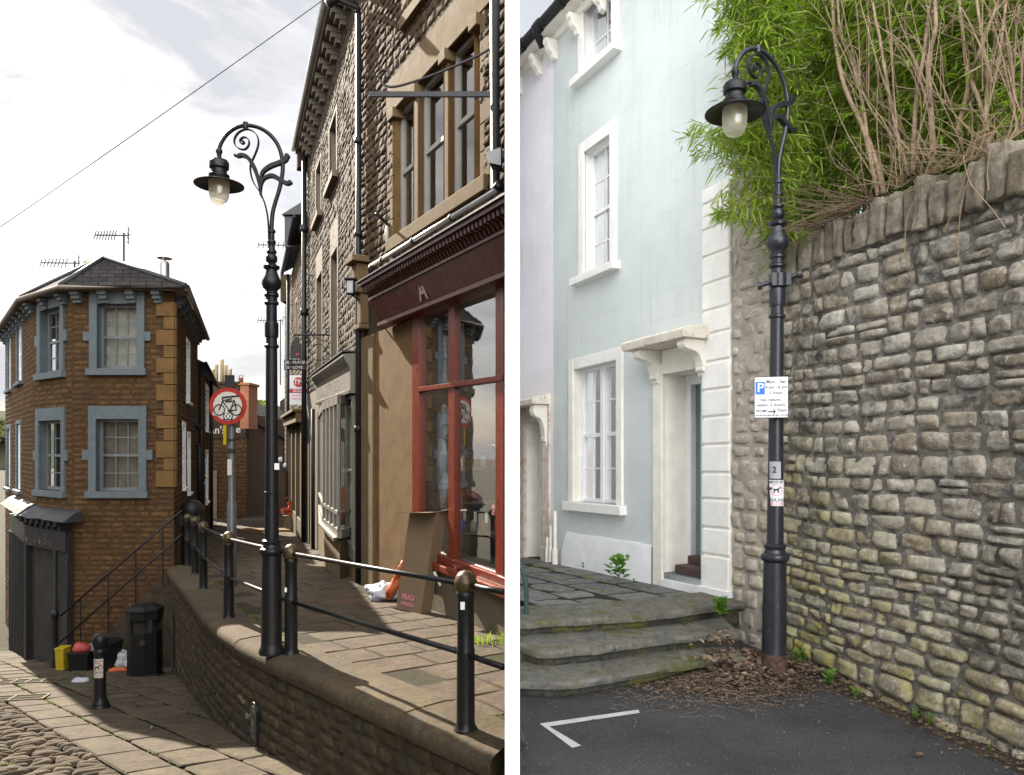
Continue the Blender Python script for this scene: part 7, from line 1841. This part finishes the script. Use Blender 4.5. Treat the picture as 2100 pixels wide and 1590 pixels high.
# ---------------------------------------------------------------- bamboo
def wallY(px):
    r = (px-CX)/F; return FW.o.y+FW.d.y*((r*FW.o.y-FW.o.x)/(FW.d.x-r*FW.d.y))
def cope_y(px):
    pts = [(1500,470),(1620,500),(1700,452),(1790,405),(1890,360),(2010,320),(2070,283),(2160,262)]
    for (a, b), (c, d) in zip(pts, pts[1:]):
        if a <= px <= c: return b+(d-b)*(px-a)/(c-a)
    return 470
def left_x(py):
    pts = [(-80,1480),(0,1488),(90,1503),(150,1512),(215,1520),(260,1488),(300,1500),(350,1518),(390,1505),(430,1500),(455,1560),(600,1700)]
    for (a, b), (c, d) in zip(pts, pts[1:]):
        if a <= py <= c: return b+(d-b)*(py-a)/(c-a)
    return 1500
def leaf(mb, p, d, L, wd, droop, r):
    s = d.cross(Vector((0,0,1))); 
    if s.length < .1: s = Vector((1,0,0))
    s = (s.normalized()+Vector((rg.gauss(0,.35),rg.gauss(0,.35),rg.gauss(0,.35)))).normalized()*wd
    m1 = p+d*L*.35+Vector((0,0,-droop*L*.10)); t_ = p+d*L+Vector((0,0,-droop*L*.45)); m2 = p+d*L*.7+Vector((0,0,-droop*L*.26))
    mb.add([p, m1+s, m2+s*.75, t_, m2-s*.75, m1-s], [(0,1,2,3),(0,3,4,5)], r)
rg = random.Random(77)
BB = []
ranges = [(1480,1640,'bamboo with fine leaves spilling over the stone pier beside the lamp head'),(1640,1790,'bamboo filling behind the thick leaning stems over the garden wall'),(1790,1950,'bamboo dense behind the middle stems above the coping'),(1950,2160,'bamboo at the right end behind the twiggy thicket')]
for bi, (xa, xb, lab) in enumerate(ranges):
    xm = (xa+xb)/2+20; Yc = wallY(max(1640,xm))+1.1
    t = thing('bamboo', (P(xm,0,Yc).x, Yc, 1.65), lab, 'bamboo', 'bamboo clumps above the garden wall')
    fo = MB(); cu = MB()
    for k in range(14):
        px = rg.uniform(max(xa,1625), xb); Y = wallY(px)+rg.uniform(.5,1.6); b = Vector(((px-CX)/F*Y, Y, 1.6)); top = Vector((b.x+rg.gauss(0,.15), b.y+rg.gauss(0,.2), rg.uniform(4.2,5.4)))
        cu.tube(catmull([b, b.lerp(top,.5)+Vector((0,0,.3)), top], 5), [.012]*8+[.008]*3, 5)
    ns = (1050, 1700, 1700, 1900)[bi]; made = 0; tries = 0
    while made < ns and tries < ns*12:
        tries += 1
        px = rg.uniform(xa, xb); py = rg.uniform(-110, 500)
        if py > cope_y(px)+(25 if px < 1640 else -5) or px < left_x(py)+rg.gauss(0,8): continue
        if px < 1625: Y = rg.uniform(6.35,6.85) if rg.random() < .55 else rg.uniform(6.5, 6.7)
        else: Y = wallY(px)+.38+rg.random()**1.3*2.2
        if px < 1600 and rg.random() < .45 and not (260 < py < 330 or py < 120 and px > 1540): continue
        c = P(px, py, Y); a = rg.uniform(0,6.28); tw = Vector((math.cos(a), math.sin(a)*.8, rg.uniform(-.5,.35))).normalized(); made += 1
        tone = min(1,max(0,.5+.5*nz((c.x*1.6,c.y*1.6,c.z*1.6))+rg.gauss(0,.12)))
        nl = rg.randint(6,10)
        for q in range(nl):
            p = c+tw*(.035*q)+Vector((rg.gauss(0,.015),rg.gauss(0,.015),rg.gauss(0,.015)))
            dd = (tw*.6+Vector((rg.gauss(0,.7),rg.gauss(0,.7),rg.gauss(-.35,.45)))).normalized()
            leaf(fo, p, dd, rg.uniform(.08,.165), rg.uniform(.006,.010), rg.uniform(.3,1.2), min(1,max(0,tone+rg.gauss(0,.13))))
        cu.tube([c-tw*.18, c+tw*.035*nl], .0022, 3, False)
    if bi == 0:       # loose sprays hanging out in front of the render
        for (pts) in ([(1570,330),(1510,300),(1455,282),(1400,282)], [(1560,360),(1500,330),(1450,312),(1430,318)], [(1545,300),(1500,285),(1450,262),(1425,255)], [(1620,455),(1560,435),(1500,428),(1470,440)], [(1540,-20),(1510,20),(1485,50),(1478,62)], [(1545,40),(1520,80),(1495,95),(1487,112)], [(1610,480),(1560,452),(1510,448),(1480,436)]):
            c = catmull([P(x,y,6.55+.001*(1600-x)) for x, y in pts], 6); cu.tube(c, .003, 4)
            for p in c[3:]:
                for q in range(5):
                    dd = (Vector((-.6,rg.gauss(0,.5),rg.gauss(-.25,.45)))).normalized(); leaf(fo, p+Vector((rg.gauss(0,.02),rg.gauss(0,.03),rg.gauss(0,.015))), dd, rg.uniform(.07,.13), rg.uniform(.006,.009), rg.uniform(.2,1), rg.uniform(.2,.9))
    fo.build('foliage', M['bamboo'], t); cu.build('culms', M['culm'], t)

# ---------------------------------------------------------------- bare stems rooted behind the coping
def z6(x, y): return (1660+x/2.839, y/2.839)
shr = [('pale leaning multi-stem shrub nearest the lamp, above the coping', [([(435,1130),(390,950),(330,780),(210,520),(150,250),(130,-60)],.028),([(400,1140),(345,850),(310,600),(260,400),(180,180),(160,-60)],.02),([(640,940),(540,830),(400,700),(320,560),(250,350),(130,130),(50,-60)],.013),([(700,930),(560,790),(440,650),(330,480),(225,290),(150,150)],.011),([(350,1190),(260,1010),(150,960),(60,700),(40,560)],.008)]),
       ('slender upright brown stems second from the lamp', [([(575,990),(500,740),(450,480),(400,180),(350,-60)],.020),([(485,1110),(470,760),(455,540)],.012),([(335,560),(335,280),(345,-40)],.008)]),
       ('thick twin dark stems standing in the middle of the coping', [([(600,1010),(620,620),(665,330),(690,130),(715,-60)],.022),([(720,890),(705,560),(690,360),(735,160),(725,-60)],.026),([(705,620),(620,400),(565,220),(555,60)],.009),([(720,560),(900,640),(830,620),(690,520)],.006)]),
       ('pale forked stems right of the twin dark stems', [([(1045,860),(1000,620),(920,420),(890,200),(865,-60)],.018),([(1025,720),(1035,430),(1000,220),(965,-60)],.017),([(860,780),(940,450),(1000,280),(1085,40),(1110,-40)],.020),([(1040,520),(960,280),(745,180),(700,60)],.006)]),
       ('thin upright stems at the right end of the coping', [([(1190,720),(1180,480),(1140,180),(1128,-60)],.012),([(1232,780),(1235,400),(1255,150),(1262,-40)],.010),([(1075,480),(1110,260),(1140,30)],.015),([(1185,480),(1205,180),(1220,-40)],.008),([(1070,600),(1075,300),(1100,20)],.008)])]
for si, (lab, stems) in enumerate(shr):
    bx, by = z6(*stems[0][0][0]); Yb_ = wallY(bx)+.12; base = P(bx, by, Yb_)
    t = thing('bare_shrub', tuple(base), lab, 'shrub', 'bare-stemmed shrubs on the garden wall')
    tw = MB()
    for pts, r0 in stems:
        n = len(pts); c = []
        for i, p in enumerate(pts): px, py = z6(*p); c.append(P(px, py, wallY(px)+.10+.02*i+rg.uniform(-.03,.03)))
        c = catmull(c, 7); N_ = len(c)
        c = [p+Vector((.006*nz((p.z*6,r0*99,0)),0,0)) for p in c]
        m = MB(); m.tube(c, [.74*r0*(1.12-.5*i/N_)*(1+.06*nz((i*.9,r0*50,0))) for i in range(N_)], 8); m.build('stem', M['stem'] if r0 > .012 else M['stem_d'], t, smooth=True)
        for q in range(9):
            p = rg.choice(c[2:]); a = Vector((rg.gauss(0,1),rg.gauss(-.3,.5),rg.gauss(.5,.6))).normalized()*rg.uniform(.05,.40); tw.tube(catmull([p, p+a*.5+Vector((0,0,.01)), p+a+Vector((0,0,rg.uniform(-.06,.06)))], 3), [.004]*4+[.003,.002,.0015], 4)
    for q in range(9):       # wiry shoots from the crown of roots
        px, py = z6(*rg.choice(stems)[0][0]); p = P(px+rg.gauss(0,14), py+4, wallY(px)+.10); lx = rg.uniform(-.55,.25); l = rg.uniform(.4,1.1)
        e = p+Vector((lx, rg.gauss(0,.15), l)); tw.tube(catmull([p, p.lerp(e,.5)+Vector((rg.gauss(0,.05),-.04,rg.gauss(0,.05))), e], 4), [.0048]*4+[.004,.003,.0025,.002,.0015], 4)
    for q in range(5):        # thin pale canes
        px = bx+rg.uniform(-60,70); Y = wallY(px)+.3+rg.random()*.5; p = P(px, cope_y(px), Y); e = p+Vector((rg.gauss(-.1,.3), rg.gauss(0,.15), rg.uniform(1.4,2.4))); tw.tube(catmull([p, p.lerp(e,.5)+Vector((rg.gauss(0,.06),0,0)), e], 6), [.0075]*6+[.006,.006,.005,.005,.004,.004,.003], 5)
    tw.build('twigs', M['twig'] if si % 2 else M['stem'], t)
# dry twiggy tangle trailing over the coping
for ti, (pxs, n, lab) in enumerate((((1690,1800), 60, 'tangle of long brown twigs arching left over the coping towards the lamp'), ((1830,2080), 120, 'straw-coloured dry twig thicket sprawling along the coping'))):
    bx = sum(pxs)/2; t0 = P(bx, cope_y(bx), wallY(bx)); t = thing('dry_twigs', tuple(t0), lab, 'twigs', 'dry twigs on the coping'); m = MB()
    for k in range(n):
        px = rg.uniform(*pxs); p = P(px, cope_y(px)+4, wallY(px)+rg.uniform(-.02,.2))
        if ti == 0: e = p+Vector((rg.uniform(-.75,-.15), rg.uniform(-.15,.25), rg.uniform(-.22,.30))); md = p.lerp(e,.5)+Vector((0,-.03,rg.uniform(-.10,.06)))
        else:
            a = rg.uniform(.3,2.9); l = rg.uniform(.15,.6); e = p+Vector((math.cos(a)*l, rg.gauss(-.05,.1), math.sin(a)*l*.8-.06)); md = p.lerp(e,.5)+Vector((rg.gauss(0,.05),-.03,rg.uniform(-.02,.08)))
        m.tube(catmull([p, md, e], 5), [.0042]*5+[.0036,.003,.0025,.002,.0016,.0012], 4)
    if ti == 0:
        for pts in ([(1770,450),(1700,470),(1600,470),(1535,455),(1485,418)], [(1760,440),(1690,452),(1640,466),(1590,462)], [(1750,462),(1680,490),(1610,500),(1570,496)], [(1790,400),(1700,455),(1620,475),(1540,512),(1515,505)], [(1730,430),(1660,420),(1600,395)]):
            m.tube(catmull([P(x,y,wallY(max(x,1620))-.25 if x < 1640 else wallY(x)-.05) for x, y in pts], 6), .0045, 5)
    else:
        for pts in ([(1975,320),(1990,375),(2035,430),(2062,468)], [(2030,310),(2025,350),(2028,390)], [(1985,345),(1960,420),(1935,475)], [(1900,370),(1862,440),(1855,520)], [(1995,340),(1970,430),(1965,530)], [(2020,305),(1960,345),(1880,385),(1790,430),(1740,455)]):
            m.tube(catmull([P(x,y,wallY(x)-.13) for x, y in pts], 6), .0035, 5)
    m.build('twigs', M['twig'] if ti else M['stem_d'], t)

# ---------------------------------------------------------------- leaf litter, weeds, bits
def heap(x, y):
    c = road_px(1500,1392); a = ((x-c.x)/.62)**2+((y-c.y)/.40)**2
    h = .10*math.exp(-a*1.1)
    q = Vector((x-FW.o.x, y-FW.o.y)); w = q.dot(FW.n); h += .05*math.exp(-((w-.05)/.18)**2)
    c2 = road_px(1535,1365); h += .09*math.exp(-((x-c2.x)/.22)**2-((y-c2.y)/.25)**2)
    return h
m = MB(); mh = MB(); G = 80
x0, x1, y0, y1 = 1.0, 3.4, 4.3, 6.9
for i in range(G):
    for j in range(G):
        cs = [(x0+(x1-x0)*(i+a)/G, y0+(y1-y0)*(j+b)/G) for a, b in ((0,0),(1,0),(1,1),(0,1))]
        if max(heap(*c) for c in cs) > .006: mh.add([Vector((x,y,ROADZ-.024+heap(x,y)+.008*nz((x*9,y*9,0)))) for x, y in cs], [(0,1,2,3)], rg.random()*.3)
tag(mh.build('leaf_mould', M['mould'], smooth=True), kind='stuff')
def add_leaf(mb, c, s, flat=.35):
    n_ = (Vector((rg.gauss(0,flat),rg.gauss(0,flat),1))).normalized(); a = n_.orthogonal().normalized(); a = Matrix.Rotation(rg.uniform(0,6.28),3,n_) @ a; b = n_.cross(a); cu = rg.uniform(-.3,.5)*s
    r = rg.random()
    mb.add([c-a*s, c-a*s*.3+b*s*.55+n_*cu, c+a*s*.4+b*s*.45+n_*cu*.7, c+a*s*1.1, c+a*s*.4-b*s*.45+n_*cu*.7, c-a*s*.3-b*s*.55+n_*cu, c], [(6,0,1),(6,1,2),(6,2,3),(6,3,4),(6,4,5),(6,5,0)], r)
cnt = 0
while cnt < 3300:
    if rg.random() < .68: x = road_px(1480,1392).x+rg.gauss(0,.42); y = road_px(1490,1398).y+rg.gauss(0,.28)
    elif rg.random() < .3: c2 = road_px(1535,1365); x = c2.x+rg.gauss(0,.16); y = c2.y+rg.gauss(0,.17)
    else:
        u = rg.uniform(-.1,3.2); w = abs(rg.gauss(0,.13))+.04; q = FW.W(u,0,w); x, y = q.x, q.y
    q = Vector((x-FW.o.x, y-FW.o.y))
    if q.dot(FW.n) < .03 or x < .9 or y > 6.75: continue
    if y > 5.95 and x < 1.62: continue
    big = rg.random() < .45 and heap(x,y) > .05
    add_leaf(m, Vector((x,y,ROADZ+heap(x,y)+rg.uniform(.004,.02))), rg.uniform(.018,.038) if big else rg.uniform(.006,.017), .30 if big else .22); cnt += 1
for k in range(420):
    x = road_px(1480,1440).x+rg.gauss(0,.45); y = road_px(1480,1425).y+rg.gauss(0,.22); q = Vector((x-FW.o.x, y-FW.o.y))
    if q.dot(FW.n) < .05 or (y > 5.95 and x < 1.5): continue
    z = ROADZ+heap(x,y)+.008; a = rg.uniform(0,6.28); l = rg.uniform(.02,.13); m.cr = rg.random(); m.tube([(x,y,z),(x+math.cos(a)*l*.5,y+math.sin(a)*l*.5,z+rg.uniform(0,.015)),(x+math.cos(a)*l,y+math.sin(a)*l,z+.003)], .0018, 4)
tag(m.build('leaf_litter', M['litter']), kind='stuff')
m = MB()
for k in range(170):     # leaves caught on the treads
    z_ = rg.choice([-1.625,-1.765,-1.765]); px_ = min(1512, 1505-abs(rg.gauss(0,38))); p = road_px(px_, rg.uniform(1300,1325) if z_ > -1.7 else rg.uniform(1338,1362), z_); add_leaf(m, p+Vector((0,0,.012+rg.random()*.03)), rg.uniform(.018,.038), .5)
c = road_px(1882,1553); m2 = MB(); rg2 = rg; add_leaf(m2, c+Vector((0,0,.012)), .035, .1); add_leaf(m2, c+Vector((.02,.01,.014)), .028, .2); tag(m2.build('fallen_leaf', M['litter']), 'single brown fallen leaf alone on the asphalt at the lower right', 'leaf')
tag(m.build('step_leaves', M['litter']), kind='stuff')
def weed(px, py, z, h, n, lab, broad=True):
    b = road_px(px, py, z); t = MB()
    for k in range(n):
        a = rg.uniform(0,6.28); d = Vector((math.cos(a),math.sin(a),rg.uniform(.2,1.4))).normalized(); hh_ = h*rg.uniform(.1,.9); p = b+Vector((rg.gauss(0,h*.12),rg.gauss(0,h*.12),hh_*.8)); L = h*rg.uniform(.25,.5); s = d.cross(Vector((0,0,1))).normalized()*L*(.22 if broad else .10)
        t.add([p, p+d*L*.5+s, p+d*L+Vector((0,0,-.25*L)), p+d*L*.5-s], [(0,1,2,3)], rg.random())
    t.tube([b, b+Vector((0,0,h*.8))], .004, 4)
    tag(t.build('weed', M['weed']), lab, 'weed', 'green weeds by the walls')
weed(1270,1192,-1.53,.34,60,'leafy green weed growing at the foot of the white plinth')
weed(1196,1166,-1.56,.09,24,'small sprig at the plinth further left below the window')
weed(1300,1196,-1.53,.07,20,'tiny sprig just right of the leafy weed at the plinth')
weed(1478,1262,-1.5,.20,240,'dense feathery green tuft where the top step meets the pier', False)
weed(1094,1425,ROADZ,.10,26,'little green weed at the bottom left foot of the steps')
weed(1700,1408,ROADZ,.16,34,'green weed at the garden wall foot right of the lamp')
weed(1640,1372,ROADZ,.20,60,'fine green weed directly behind the lamp foot', False)
weed(1755,1432,ROADZ,.10,30,'low weed patch at the wall foot, third from the lamp')
weed(1880,1478,ROADZ,.13,22,'left one of two ferny sprigs at the wall foot further right', False)
weed(1905,1490,ROADZ,.12,22,'right one of two ferny sprigs at the wall foot further right', False)
weed(2030,1545,ROADZ,.06,14,'smallest sprig at the wall foot near the right edge')
weed(1250,1400,ROADZ,.05,14,'tiny green sprig in front of the lowest step')
mm = MB()
for k in range(160):
    u, v = rg.choice([(rg.uniform(.3,4), .4),(rg.uniform(.3,4), .86),(rg.uniform(2,4), 1.3)]); q = mp_ter(u, v+rg.gauss(0,.02), .006)
    if keep_t(u,u,v,v): tuft(mm, q, 6, .018, .02, rg, .004)
tag(mm.build('joint_moss', M['grass']), kind='stuff')
# gum and grit specks, cigarette end
mm = MB()
for k in range(22):
    px, py = rg.uniform(1080,1700), rg.uniform(1420,1580); p = road_px(px, py, ROADZ+.003); r_ = rg.uniform(.002,.005); mm.lathe(p, [(r_,0),(r_*.8,.003),(.001,.004)], 6)
tag(mm.build('grit', M['grille']), kind='stuff')
